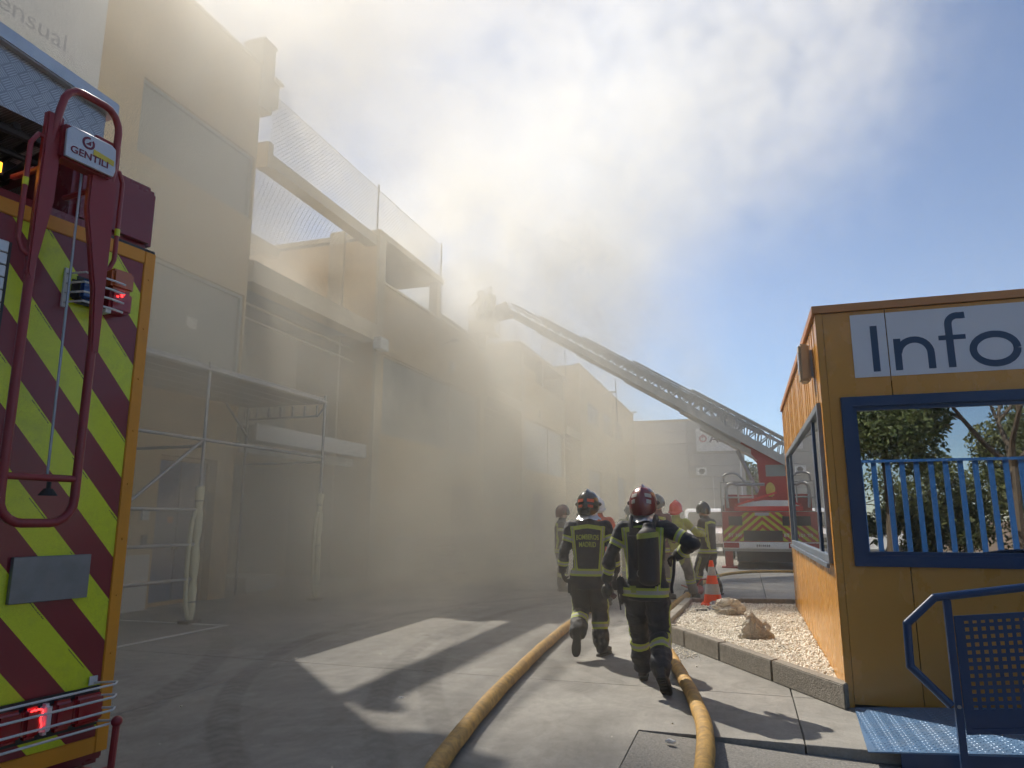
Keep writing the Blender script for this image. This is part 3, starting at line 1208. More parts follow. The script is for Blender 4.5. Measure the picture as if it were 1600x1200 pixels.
kw = 0.13
d1 = (B_ - A_).normalized()
d2 = (C_ - B_).normalized()
d3 = (D_ - C_).normalized()
n1, n2, n3 = [Vector((d.y, -d.x, 0)) for d in (d1, d2, d3)]
Bi = B_ + (n1 + n2).normalized() * kw / (n1 + n2).normalized().dot(n1)
Ci = C_ + (n2 + n3).normalized() * kw / (n2 + n3).normalized().dot(n2)
Ai = A_ + n1 * kw + d1 * (0.10)
Di = D_ + n3 * kw
for P, Q, Pi, Qi, cuts in ((A_, B_, Ai, Bi, (0, .285, .56, .79, .905, 1)), (B_, C_, Bi, Ci, (0, .33, .66, 1)), (C_, D_, Ci, Di, (0, .5, 1))):
    for a, b_ in zip(cuts[:-1], cuts[1:]):
        e = 0.0025
        p0, p1 = P.lerp(Q, a + e), P.lerp(Q, b_ - e)
        q0, q1 = Pi.lerp(Qi, a + e), Pi.lerp(Qi, b_ - e)
        s = MB()
        dz = rnd.uniform(-0.003, 0.003)
        s.add([(*p0.xy, 0), (*p1.xy, 0), (*q1.xy, 0), (*q0.xy, 0), (*p0.xy, 0.2 + dz), (*p1.xy, 0.2 + dz), (*q1.xy, 0.2 + dz), (*q0.xy, 0.2 + dz)],
              [(0, 3, 2, 1), (4, 5, 6, 7), (0, 1, 5, 4), (1, 2, 6, 5), (2, 3, 7, 6), (3, 0, 4, 7)])
        s.build("kerb_stone", M_kerb, bed, bevel=0.01)
gp = [Ai + d1 * -0.05, Bi, Ci, Di, Vector((0.725, 13.9, 0)), Vector((0.725, 6.98, 0))]
s = MB()
s.prism([(p.x, p.y) for p in (Ai, Bi, Ci, Di, Vector((0.728, 13.8, 0)), Vector((0.728, 7.0, 0)))], (0, 0, 0.0), X3, Y3, 0.11)
M_grav = mat("gravel_pale", (0.72, 0.66, 0.54), 0.9, var=0.3, scale=45, bump=1.0, bscale=60)
s.build("gravel_bed", M_grav, bed)


def inside(x, y, P):
    c = False
    n = len(P)
    for i in range(n):
        a, b_ = P[i], P[i - 1]
        if (a.y > y) != (b_.y > y) and x < (b_.x - a.x) * (y - a.y) / (b_.y - a.y) + a.x:
            c = not c
    return c


def stones(name, pts, zs, smin, smax, m, parent=None):
    n = len(pts)
    base = np.array([(1, 0, 0), (-1, 0, 0), (0, 1, 0), (0, -1, 0), (0, 0, 1), (0, 0, -1)], float)
    tri = np.array([(0, 2, 4), (2, 1, 4), (1, 3, 4), (3, 0, 4), (2, 0, 5), (1, 2, 5), (3, 1, 5), (0, 3, 5)])
    r = np.random.RandomState(5)
    V = base[None] * (1 + 0.35 * (r.rand(n, 6, 1) - 0.5))
    V = V * (smin + (smax - smin) * r.rand(n, 1, 1) ** 1.5) * np.array([1, 1, 0.75]) * (0.75 + 0.5 * r.rand(n, 1, 3))
    q = r.randn(n, 4)
    q /= np.linalg.norm(q, axis=1)[:, None]
    w, x, y, z = q.T
    Rm = np.stack([1 - 2 * (y * y + z * z), 2 * (x * y - z * w), 2 * (x * z + y * w), 2 * (x * y + z * w), 1 - 2 * (x * x + z * z), 2 * (y * z - x * w),
                   2 * (x * z - y * w), 2 * (y * z + x * w), 1 - 2 * (x * x + y * y)], 1).reshape(n, 3, 3)
    V = np.einsum('nij,nkj->nki', Rm, V)
    V += np.column_stack([pts, zs])[:, None, :]
    F = tri[None] + 6 * np.arange(n)[:, None, None]
    V, F = V.reshape(-1, 3), F.reshape(-1, 3)
    if parent is not None:
        t = WM[parent.name].inverted()
        V = V @ np.array(t.to_3x3()).T + np.array(t.translation)
    me = bpy.data.meshes.new(name)
    me.vertices.add(len(V))
    me.vertices.foreach_set("co", V.ravel())
    me.loops.add(len(F) * 3)
    me.loops.foreach_set("vertex_index", F.ravel())
    me.polygons.add(len(F))
    me.polygons.foreach_set("loop_start", np.arange(len(F)) * 3)
    me.update(calc_edges=True)
    me.materials.append(m)
    o = bpy.data.objects.new(name, me)
    COL.objects.link(o)
    if parent is not None:
        o.parent = parent
    o["kind"] = "stuff"
    return o


mg = leafmat("gravel_stones", (0.60, 0.53, 0.42), (0.92, 0.88, 0.78))
mg.node_tree.nodes["Mix Shader"].inputs[0].default_value = 0
mg.node_tree.nodes["Principled BSDF"].inputs["Roughness"].default_value = 0.85
pts = []
while len(pts) < 17000:
    x, y = rnd.uniform(-1.2, 0.73), 6.9 + 7.0 * rnd.random() ** 1.25
    if inside(x, y, gp):
        pts.append((x, y))
pts = np.array(pts)
zs = np.array([0.113 + 0.018 * mnoise.noise((x * 1.7, y * 1.7, 0)) + rnd.uniform(-0.004, 0.012) for x, y in pts])
stones("gravel", pts, zs, 0.009, 0.021, mg, bed)
# a few stones spilled outside the kerb
sp = []
while len(sp) < 260:
    x, y = rnd.gauss(-0.78, 0.13), rnd.gauss(9.15, 0.22)
    if (Vector((x, y, 0)) - A_).cross(d1).z > 0.03 or True:
        dd = (Vector((x, y, 0)) - A_)
        side = d1.x * dd.y - d1.y * dd.x
        if side > 0.03:
            sp.append((x, y))
o = stones("spilled_gravel", np.array(sp), np.full(len(sp), 0.007), 0.006, 0.014, mg)
tag(o, "pale stones spilled on the slabs outside the kerb")
bits = [(rnd.uniform(-5, 3), rnd.uniform(3.5, 12)) for _ in range(60)]
o = stones("debris", np.array(bits), np.full(len(bits), 0.005), 0.004, 0.011, M_grav)
tag(o, "small grit scattered over the yard")


def rock(name, label, c, size, seed, m, group=None, sub=5, rough=0.42):
    b = bmesh.new()
    bmesh.ops.create_icosphere(b, subdivisions=sub, radius=1.0)
    for v in b.verts:
        p = v.co.copy()
        q = p * 1.3 + Vector((seed, seed * 2, 0))
        d = mnoise.noise(q) * rough * 1.2
        d += rough * 0.5 * abs(mnoise.noise(q * 2.7))
        d -= rough * 0.9 * max(0, mnoise.noise(q * 3.6) - 0.08) + rough * 0.35 * abs(mnoise.noise(q * 8)) + rough * 0.15 * mnoise.noise(q * 17)
        v.co = Vector((p.x * size[0], p.y * size[1], max(-0.5, p.z) * size[2])) * (1 + d)
    me = bpy.data.meshes.new(name)
    b.to_mesh(me)
    b.free()
    me.materials.append(m)
    me.polygons.foreach_set("use_smooth", [True] * len(me.polygons))
    me.set_sharp_from_angle(angle=R(28))
    o = bpy.data.objects.new(name, me)
    COL.objects.link(o)
    o.location = c
    return tag(o, label, "rock", group)


M_rock = mat("limestone", (0.50, 0.45, 0.37), 0.9, var=0.3, scale=7, bump=1.0, bscale=22, dirt=0.6, dirtcol=(0.10, 0.07, 0.05))
M_rock2 = mat("limestone_pale", (0.60, 0.55, 0.46), 0.9, var=0.3, scale=7, bump=1.0, bscale=22, dirt=0.45, dirtcol=(0.15, 0.10, 0.07))
r1 = rock("rock", "pointed brown rock nearer the kiosk wall in the gravel bed", (0.055, 9.72, 0.16), (0.2, 0.15, 0.15), 3.1, M_rock, "rocks in the gravel bed")
for v in r1.data.vertices:      # a peak towards the left
    if v.co.z > 0.05:
        v.co.z += 0.11 * max(0, 1 - abs(v.co.x + 0.07) / 0.12)
r2 = rock("rock", "flatter pale pitted rock beside the traffic cone", (-0.35, 12.0, 0.2), (0.22, 0.15, 0.13), 8.4, M_rock2, "rocks in the gravel bed")
rock("stone_chip", "small white stone lying by the edge of the dark driveway", (-0.6, 5.5, 0.01), (0.035, 0.02, 0.02), 5, M_white, sub=2)
rock("stone_chip", "small pale chip lying on the slabs before the two walkers", (-3.0, 6.1, 0.0), (0.03, 0.015, 0.008), 6, M_white, sub=2)

# traffic cone
cone = thing("traffic_cone", "orange and grey striped traffic cone standing in the gravel corner", "traffic cone", (-0.61, 13.15, 0.115))
M_orange = mat("cone_orange", (0.85, 0.085, 0.02), 0.45, var=0.06, dirt=0.12)
M_refl = mat("cone_grey_band", (0.40, 0.40, 0.40), 0.4, var=0.08)
cs = [(0.165, 0.03), (0.135, 0.19), (0.105, 0.36), (0.078, 0.5), (0.05, 0.645), (0.032, 0.75)]
for i in range(5):
    (r0, z0), (r1_, z1) = cs[i], cs[i + 1]
    s = MB()
    s.tube([(0, 0, z0), (0, 0, z1)], [r0, r1_], 20, caps=(i == 4))
    s.build("band" if i % 2 else "body", M_refl if i % 2 else M_orange, cone, smooth=True, world=False)
s = MB()
s.bx(-0.2, 0.2, -0.2, 0.2, 0, 0.035)
s.build("base", M_orange, cone, world=False, bevel=0.01)
# crumpled plastic wrap
s = MB()
n, mm = 18, 12
rr_ = random.Random(4)
for i in range(mm + 1):
    for j in range(n):
        th, ph = math.pi * i / mm, 2 * math.pi * j / n
        k = 0.12 * (1 + rr_.uniform(-0.35, 0.35))
        s.V.append((k * math.sin(th) * math.cos(ph) * 1.1, k * math.sin(th) * math.sin(ph) * 0.8, max(-0.03, k * math.cos(th) * 0.9)))
for i in range(mm):
    for j in range(n):
        s.F.append((i * n + j, (i + 1) * n + j, (i + 1) * n + (j + 1) % n, i * n + (j + 1) % n))
        s.M.append(0)
M_wrap = bpy.data.materials.new("plastic_film")
M_wrap.use_nodes = True
pw_ = M_wrap.node_tree.nodes["Principled BSDF"]
pw_.inputs["Base Color"].default_value = (0.85, 0.83, 0.84, 1)
pw_.inputs["Roughness"].default_value = 0.15
pw_.inputs["Transmission Weight"].default_value = 0.6
pw_.inputs["IOR"].default_value = 1.2
o = s.build("plastic_wrap", M_wrap, None)
o.location = (-0.50, 12.5, 0.15)
tag(o, "crumpled clear plastic wrap lying against the cone foot", "wrapper")
for i, (x, y, l, a) in enumerate(((-0.82, 12.2, 0.16, 10), (-0.66, 12.6, 0.12, 60))):
    s = MB()
    s.tube([(x, y, 0.135), (x + l * math.cos(R(a)), y + l * math.sin(R(a)), 0.14)], 0.012, 6)
    s.ell((x, y, 0.135), (0.03, 0.02, 0.016), 8, 5)
    o = s.build("spanner", M_black, None)
    tag(o, ("dark metal tool lying in the gravel corner away from the cone", "dark metal tool lying in the gravel just left of the cone")[i], "tool", "tools in the gravel")
for i, (x, y, l, a) in enumerate(((-0.25, 10.4, 0.3, 25), (0.35, 8.9, 0.12, 130))):
    s = MB()
    s.tube(smoothpath([(x, y, 0.14), (x + l * 0.5 * math.cos(R(a)), y + l * 0.5 * math.sin(R(a)), 0.16), (x + l * math.cos(R(a)), y + l * math.sin(R(a)), 0.14)], 4), 0.004, 5)
    o = s.build("twig", M_bark, None)
    tag(o, ("thin dark twig on the gravel left of the pointed rock", "short twig on the gravel close to the kiosk wall")[i], "twig", "twigs on the gravel")

# ------------------------------------------------------------------ blue ramp and railing
M_bramp = mat("blue_chequer_plate", (0.10, 0.19, 0.33), 0.42, metal=0.15, var=0.12, scale=5, dirt=0.35, dirtcol=(0.25, 0.27, 0.3))
M_brail = mat("blue_rail_paint", (0.014, 0.044, 0.12), 0.32, var=0.08, scale=6, spec=0.5, dirt=0.08)
ramp = thing("access_ramp", "blue chequer plate ramp rising along the kiosk front", "ramp", (2.5, 6.2, 0))


def rz_(x):
    return 0.012 + 0.07 * (x - 0.7)


rm = Matrix.Rotation(-math.atan(0.07), 3, 'Y')
s = MB()
s.add([(0.775, 6.90, rz_(0.775)), (0.70, 5.68, rz_(0.7)), (4.6, 5.68, rz_(4.6)), (4.6, 6.90, rz_(4.6)),
       (0.775, 6.90, rz_(0.775) - 0.008), (0.70, 5.68, rz_(0.7) - 0.008), (4.6, 5.68, rz_(4.6) - 0.04), (4.6, 6.90, rz_(4.6) - 0.04)],
      [(0, 1, 2, 3), (4, 7, 6, 5), (0, 4, 5, 1), (1, 5, 6, 2), (2, 6, 7, 3), (3, 7, 4, 0)])
s.build("deck", M_bramp, ramp)
s = MB()
k = 0
y = 5.72
while y < 6.87:
    x = 0.76 + (0.025 if k % 2 else 0)
    while x < 2.9:
        a = R(45 if (k + int(x * 20)) % 2 else -45)
        dx, dy = math.cos(a) * 0.014, math.sin(a) * 0.014
        px, py = -dy * 0.25, dx * 0.25
        z = rz_(x)
        s.add([(x - dx, y - dy, z), (x + px, y + py, z), (x + dx, y + dy, z), (x - px, y - py, z), (x, y, z + 0.0035)],
              [(0, 3, 4), (3, 2, 4), (2, 1, 4), (1, 0, 4)])
        x += 0.05
    y += 0.03
    k += 1
o = s.build("tread_pattern", M_bramp, ramp)
o["kind"] = "stuff"
s = MB()
s.add([(0.9, 5.68, -0.08), (4.6, 5.68, -0.08), (4.6, 5.68, rz_(4.6) - 0.045), (0.9, 5.68, rz_(0.9) - 0.01), (0.9, 5.70, -0.08), (4.6, 5.70, -0.08), (4.6, 5.70, rz_(4.6) - 0.045), (0.9, 5.70, rz_(0.9) - 0.01)],
      [(0, 1, 2, 3), (4, 7, 6, 5), (3, 2, 6, 7), (0, 4, 5, 1)])
s.build("side_skirt", M_brail, ramp)
rail = thing("ramp_railing", "blue railing with a square hole mesh panel along the ramp", "railing", (1.22, 5.52, 0))
ry = 5.55


def rt(x):
    return 1.04 + 0.155 * (x - 1.15)


s = MB()
path = [(4.5, ry, rt(2.6) + 0.1), (2.4, ry, rt(2.4)), (1.17, ry, rt(1.17)), (0.99, ry, 0.87), (0.985, ry, 0.60), (1.20, ry, 0.37)]
for a, b_ in zip(path[:-1], path[1:]):
    s.tube([a, b_], 0.026, 12)
for p in path[1:-1]:
    s.ell(p, (0.0262,) * 3, 10, 8)
s.build("handrail", M_brail, rail, smooth=True, angle=50)
for X in (1.24, 2.75, 4.3):
    s = MB()
    s.bx(X - 0.022, X + 0.022, ry - 0.022, ry + 0.022, -0.08, rt(min(X, 2.4)) - 0.02)
    s.build("post", M_brail, rail, bevel=0.004)
# perforated panel: square holes by strips of crossing flat bars
for (xa, xb) in ((1.27, 2.72), (2.78, 4.27)):
    s = MB()
    zt = 0.93
    zb = 0.20
    s.frame(xa, xb, zb, zt, 0.035, (0, ry + 0.006, 0), X3, Z3, 0.012)
    V0 = list(s.V)
    sl = 0.1
    pitch, hole = 0.048, 0.0245
    zc = zb + 0.035
    z_end = zt - 0.035
    x_beg, x_end = xa + 0.035, xb - 0.035
    # solid margin without holes along the bottom
    s.bx(x_beg, x_end, ry + 0.001, ry + 0.005, zc, zc + 0.09)
    nz = int((z_end - zc - 0.09) / pitch)
    nx2 = int((x_end - x_beg) / pitch)
    for i in range(nz + 1):
        z = zc + 0.09 + i * pitch
        if z + pitch - hole < z_end:
            s.bx(x_beg, x_end, ry + 0.001, ry + 0.003, z, z + pitch - hole)
    for i in range(nx2 + 1):
        x = x_beg + i * pitch
        s.bx(x, x + pitch - hole, ry + 0.0011, ry + 0.0029, zc + 0.09, z_end)
    s.V = [(x, y, z + sl * (x - xa)) for x, y, z in s.V]
    s.build("perforated_panel", M_brail, rail)
s = MB()
s.tube([(1.24, ry - 0.03, 0.37), (1.24, ry - 0.023, 0.37)], 0.012, 8)
s.build("bolt", M_galv, rail)

# ------------------------------------------------------------------ behind the camera: fence, trees, cars seen in the kiosk window
fence = thing("picket_fence", "tall blue steel fence of flat pickets mirrored in the kiosk window", "fence", (3, -0.75, 0))
M_fen = mat("fence_blue", (0.03, 0.13, 0.36), 0.4, var=0.15, scale=3)
s = MB()
s.bx(0, 0.085, -0.02, 0.02, 0, 2.68)
pm = s.build("picket", M_fen, fence, world=False)
pm.location = (-8, 0, -0.05)
for i in range(1, 76):
    link_copy(pm, "picket", fence, (-8 + i * 0.235, 0, -0.05))
for z in (0.35, 2.6):
    s = MB()
    s.bx(-8.2, 9.9, 0.021, 0.06, z, z + 0.05)
    s.build("rail", M_fen, fence, world=False)


def foliage(name, c, r, n, size, m, parent, seed=1, squash=1.0, clumps=26):
    rs = np.random.RandomState(seed)
    cl = rs.randn(clumps, 3)
    cl /= np.linalg.norm(cl, axis=1)[:, None]
    cl *= (rs.rand(clumps, 1) ** 0.45) * 0.85
    cl[:, 2] *= squash
    cr = 0.22 + 0.25 * rs.rand(clumps)
    idx = rs.randint(0, clumps, n)
    d = rs.randn(n, 3)
    d /= np.linalg.norm(d, axis=1)[:, None]
    P = cl[idx] + d * (cr[idx][:, None] * rs.rand(n, 1) ** 0.4)
    P = P * r + np.array(c)
    u = rs.randn(n, 3)
    u /= np.linalg.norm(u, axis=1)[:, None]
    w = np.cross(u, rs.randn(n, 3))
    w /= np.linalg.norm(w, axis=1)[:, None]
    s_ = size * (0.6 + 0.8 * rs.rand(n, 1))
    V = np.stack([P - u * s_, P + w * s_ * 0.5, P + u * s_, P - w * s_ * 0.5], 1).reshape(-1, 3)
    if parent is not None:
        V = V - np.array(WM[parent.name].translation)
    F = np.arange(n * 4).reshape(n, 4)
    me = bpy.data.meshes.new(name)
    me.vertices.add(len(V))
    me.vertices.foreach_set("co", V.ravel())
    me.loops.add(n * 4)
    me.loops.foreach_set("vertex_index", F.ravel())
    me.polygons.add(n)
    me.polygons.foreach_set("loop_start", np.arange(n) * 4)
    me.update(calc_edges=True)
    me.materials.append(m)
    o = bpy.data.objects.new(name, me)
    COL.objects.link(o)
    o.parent = parent
    return o


def branches(mb, p, d, l, r, depth, rg, spread=0.5, kids=3):
    q = p + d * l
    mid = p.lerp(q, 0.5) + Vector((rg.uniform(-1, 1), rg.uniform(-1, 1), 0)) * l * 0.06
    mb.tube([p, mid, q], [r, r * 0.82, r * 0.65], 6 if r > 0.03 else 4, caps=False)
    if depth == 0:
        return
    for i in range(kids):
        nd = (d + Vector((rg.gauss(0, 1), rg.gauss(0, 1), rg.gauss(0.1, 0.6))) * spread).normalized()
        branches(mb, q, nd, l * rg.uniform(0.62, 0.85), r * 0.6, depth - 1, rg, spread, kids)


def tree(name, label, c, h, cr, n, m, seed, trunk=0.16, leaf=0.13, group=None, bare=False):
    t = thing(name, label, "tree", c, group=group)
    rg = random.Random(seed)
    s = MB()
    base = Vector(c)
    if bare:
        s.tube([base, base + Vector((0.1, 0, h * 0.35))], [trunk, trunk * 0.8], 8, caps=False)
        for k in range(4):
            a = k * 1.6
            branches(s, base + Vector((0.1, 0, h * 0.34)), Vector((math.cos(a) * 0.6, math.sin(a) * 0.6, 0.8)).normalized(), h * 0.2, trunk * 0.6, 5, rg, 0.42, 3)
        s.build("trunk", M_bark, t, smooth=True)
        return t
    top = base + Vector((0, 0, h - cr))
    s.tube([base, base.lerp(top, 0.5) + Vector((0.08, 0.05, 0)), top], [trunk, trunk * 0.75, trunk * 0.5], 8, caps=False)
    for k in range(6):
        a = k * 1.05
        branches(s, base.lerp(top, 0.7 + 0.05 * k), Vector((math.cos(a), math.sin(a), 0.8)).normalized(), cr * 0.45, trunk * 0.35, 2, rg, 0.4, 2)
    s.build("trunk", M_bark, t, smooth=True)
    foliage("crown", (c[0], c[1], h - cr), cr, n, leaf, m, t, seed)
    return t


GT = "street trees behind the photographer"
tree("leafy_tree", "dense dark leafy tree mirrored in the upper corner of the kiosk window", (3.9, -9.0, -0.08), 7.2, 2.35, 38000, M_leaf, 11, leaf=0.07, group=GT)
tree("leafy_tree", "leafy street tree mirrored near the middle of the kiosk window", (1.0, -10.5, -0.08), 7.2, 2.8, 14000, M_leaf2, 12, leaf=0.09, group=GT)
tree("leafy_tree", "far leafy tree at the other side of the road, mirrored low in the window", (2.6, -17, -0.08), 4.4, 2.6, 6000, M_leaf, 13, group=GT)
tree("bare_tree", "leafless branching tree mirrored in the kiosk window", (7.1, -9.3, -0.08), 9.0, 2, 0, None, 24, trunk=0.15, bare=True, group=GT)
tree("leafy_tree", "olive green bushy tree beyond the bare one", (10.0, -15, -0.08), 5.6, 2.9, 22000, M_leaf2, 14, group=GT, leaf=0.08)
tree("leafy_tree", "low bushy tree between road and fence", (6.2, -15, -0.08), 3.9, 2.0, 18000, M_leaf2, 15, group=GT, leaf=0.07)
tree("leafy_tree", "small green tree behind the hall, under the raised ladder", (2.2, 84, -0.08), 8.8, 4.2, 12000, leafmat("leaves_far", (0.10, 0.15, 0.03), (0.24, 0.28, 0.08)), 31, leaf=0.22, trunk=0.3)

# cars parked across the road
M_carw = mat("car_white", (0.75, 0.75, 0.74), 0.25, var=0.03, coat=0.5)
M_carg = mat("car_grey", (0.25, 0.26, 0.27), 0.25, var=0.03, metal=0.4, coat=0.5)
M_cars = mat("car_silver", (0.45, 0.46, 0.47), 0.25, var=0.03, metal=0.5, coat=0.5)
M_cglass = mat("car_glass", (0.02, 0.025, 0.03), 0.05, var=0.02, spec=0.8)


def car(label, c, rz, paint, group, van=False):
    t = thing("parked_van" if van else "parked_car", label, "van" if van else "car", c, rz, group=group)
    if van:
        prof = [(-2.5, 0.35), (2.5, 0.35), (2.55, 0.95), (1.9, 1.25), (1.35, 1.95), (1.1, 2.1), (-2.45, 2.1)]
        gl = [(1.05, 1.28), (1.75, 1.28), (1.28, 1.88), (1.05, 1.9)]
        wds = (-1.6, 1.6)
        hw = 0.93
    else:
        prof = [(-2.1, 0.3), (2.1, 0.3), (2.15, 0.62), (2.0, 0.78), (1.15, 0.92), (0.45, 1.38), (-0.2, 1.46), (-1.1, 1.42), (-1.85, 1.0), (-2.12, 0.92)]
        gl = [(1.0, 0.95), (0.42, 1.33), (-0.2, 1.40), (-1.05, 1.36), (-1.6, 1.0)]
        wds = (-1.3, 1.3)
        hw = 0.86
    s = MB()
    s.prism(prof, (0, hw, 0), X3, Z3, 2 * hw)
    s.build("body", paint, t, world=False, bevel=0.06)
    for sgn in (-1, 1):
        s = MB()
        s.prism(gl if sgn < 0 else gl, (0, sgn * (hw + 0.006) + (0.006 if sgn > 0 else 0.0), 0), X3, Z3, 0.006)
        s.build("side_window", M_cglass, t, world=False)
        for wx in wds:
            s = MB()
            s.tube([(wx, sgn * (hw - 0.18), 0.32), (wx, sgn * (hw + 0.02), 0.32)], 0.32, 20)
            wo_ = s.build("wheel", M_rubber, t, world=False, smooth=True)
            s = MB()
            s.tube([(wx, sgn * (hw + 0.005), 0.32), (wx, sgn * (hw + 0.03), 0.32)], 0.19, 12)
            s.build("rim", M_alu, wo_, world=False)
    if van:
        s = MB()
        s.add([(1.96, -0.8, 1.28), (1.96, 0.8, 1.28), (1.42, 0.74, 1.93), (1.42, -0.74, 1.93), (1.90, -0.8, 1.27), (1.90, 0.8, 1.27), (1.37, 0.74, 1.92), (1.37, -0.74, 1.92)],
              [(0, 1, 2, 3), (4, 7, 6, 5), (0, 4, 5, 1), (1, 5, 6, 2), (2, 6, 7, 3), (3, 7, 4, 0)])
        s.build("windscreen", M_cglass, t, world=False)
        s = MB()
        s.bx(2.53, 2.585, -0.5, 0.5, 0.62, 0.82)
        s.bx(2.50, 2.60, -0.88, 0.88, 0.36, 0.52)
        s.build("grille", M_black, t, world=False)
        for sgn in (-1, 1):
            s = MB()
            s.bx(1.5, 1.6, sgn * 1.07 - 0.09, sgn * 1.07 + 0.09, 1.3, 1.58)
            s.build("mirror", M_black, t, world=False)
    for sgn in (-1, 1):
        s = MB()
        s.bx(2.06, 2.17, sgn * 0.62 - 0.16, sgn * 0.62 + 0.16, 0.6, 0.74)
        if van:
            s.V = [(x + 0.42, y, z + 0.2) for x, y, z in s.V]
        s.build("headlight", M_white, t, world=False)
    return t


GC = "cars parked across the road"
car("white parked car mirrored at the left of the kiosk window", (-5.5, -22.5, -0.07), R(5), M_carw, GC)
car("silver parked car between two white ones across the road", (-0.2, -23.0, -0.07), R(-4), M_cars, GC)
car("white parked car across the road nearest the bare tree", (4.9, -22.6, -0.07), R(184), M_carw, GC)
car("white van parked beyond the group of firefighters", (-1.75, 36.5, 0), R(-92), M_carw, None, van=True)
# ------------------------------------------------------------------ fire engine at the left edge, rear towards the yard
# local frame: x along the rear panel (0 at the far corner, negative to the near one), y into the vehicle, z up
TP0, TAN = (-2.63, 2.56, 0.0), 90 - 7.2
eng = thing("fire_engine", "red fire engine with lime striped rear and ladder rack at the left edge", "fire engine", TP0, R(TAN))
M_red = mat("engine_red", (0.20, 0.012, 0.02), 0.28, var=0.07, scale=3, coat=0.4, dirt=0.12, dirtcol=(0.14, 0.07, 0.06), spec=0.5)
M_redtube = mat("rack_red", (0.25, 0.018, 0.024), 0.35, var=0.08, scale=5, dirt=0.1, dirtcol=(0.16, 0.08, 0.07))
M_orstrip = mat("orange_reflex_strip", (0.70, 0.28, 0.012), 0.42, var=0.07, scale=6, dirt=0.22, dirtcol=(0.35, 0.16, 0.03))
M_yel = mat("lime_tape", (0.58, 0.62, 0.02), 0.45, var=0.07, scale=8, dirt=0.1)


def chevron_mat():
    m = mat("chevron_panel", (0.20, 0.012, 0.02), 0.34, var=0.05, scale=4, coat=0.25)
    N, L = m.node_tree.nodes, m.node_tree.links
    p = N["Principled BSDF"]
    red = p.inputs["Base Color"].links[0].from_socket
    tc = N.new("ShaderNodeTexCoord")
    sp_ = N.new("ShaderNodeSeparateXYZ")
    L.new(tc.outputs["Object"], sp_.inputs[0])

    def M_(op, a, b=None, c=None):
        n = N.new("ShaderNodeMath")
        n.operation = op
        for i, v in enumerate((a, b, c)):
            if v is None:
                continue
            if isinstance(v, (int, float)):
                n.inputs[i].default_value = v
            else:
                L.new(v, n.inputs[i])
        return n.outputs[0]
    c = M_('ADD', sp_.outputs[2], M_('MULTIPLY', sp_.outputs[0], 1.12))
    fr = M_('FRACT', M_('DIVIDE', M_('SUBTRACT', c, 0.80 - 3.45), 0.345))
    yel = M_('GREATER_THAN', fr, 0.51)
    # dotted print along the upper border of each lime band
    along = M_('FRACT', M_('MULTIPLY', M_('SUBTRACT', sp_.outputs[0], M_('MULTIPLY', sp_.outputs[2], 0.9)), 2.6))
    ln = M_('MULTIPLY', M_('GREATER_THAN', fr, 0.958), M_('LESS_THAN', fr, 0.975))
    n1 = N.new("ShaderNodeTexNoise")
    n1.inputs["Scale"].default_value = 220
    L.new(tc.outputs["Object"], n1.inputs[0])
    ln = M_('MULTIPLY', M_('MULTIPLY', ln, M_('LESS_THAN', along, 0.4)), M_('GREATER_THAN', n1.outputs[0], 0.44))
    # honeycomb cell tones of the prismatic film
    vo = N.new("ShaderNodeTexVoronoi")
    vo.inputs["Scale"].default_value = 260
    L.new(tc.outputs["Object"], vo.inputs[0])
    lime = N.new("ShaderNodeMix")
    lime.data_type = 'RGBA'
    lime.inputs[6].default_value = (0.56, 0.62, 0.008, 1)
    lime.inputs[7].default_value = (0.66, 0.74, 0.02, 1)
    L.new(vo.outputs["Color"], lime.inputs[0])
    sc = N.new("ShaderNodeTexNoise")
    sc.inputs["Scale"].default_value = 5
    sc.inputs["Detail"].default_value = 10
    sc.inputs["Roughness"].default_value = 0.75
    L.new(tc.outputs["Object"], sc.inputs[0])
    r = N.new("ShaderNodeMapRange")
    r.inputs[1].default_value, r.inputs[2].default_value, r.inputs[4].default_value = 0.5, 0.8, 0.5
    L.new(sc.outputs[0], r.inputs[0])
    dm = N.new("ShaderNodeMix")
    dm.data_type = 'RGBA'
    dm.inputs[7].default_value = (0.22, 0.24, 0.05, 1)
    L.new(r.outputs[0], dm.inputs[0])
    L.new(lime.outputs[2], dm.inputs[6])
    mx = N.new("ShaderNodeMix")
    mx.data_type = 'RGBA'
    L.new(yel, mx.inputs[0])
    L.new(red, mx.inputs[6])
    L.new(dm.outputs[2], mx.inputs[7])
    m2 = N.new("ShaderNodeMix")
    m2.data_type = 'RGBA'
    L.new(ln, m2.inputs[0])
    L.new(mx.outputs[2], m2.inputs[6])
    m2.inputs[7].default_value = (0.04, 0.045, 0.01, 1)
    L.new(m2.outputs[2], p.inputs["Base Color"])
    return m


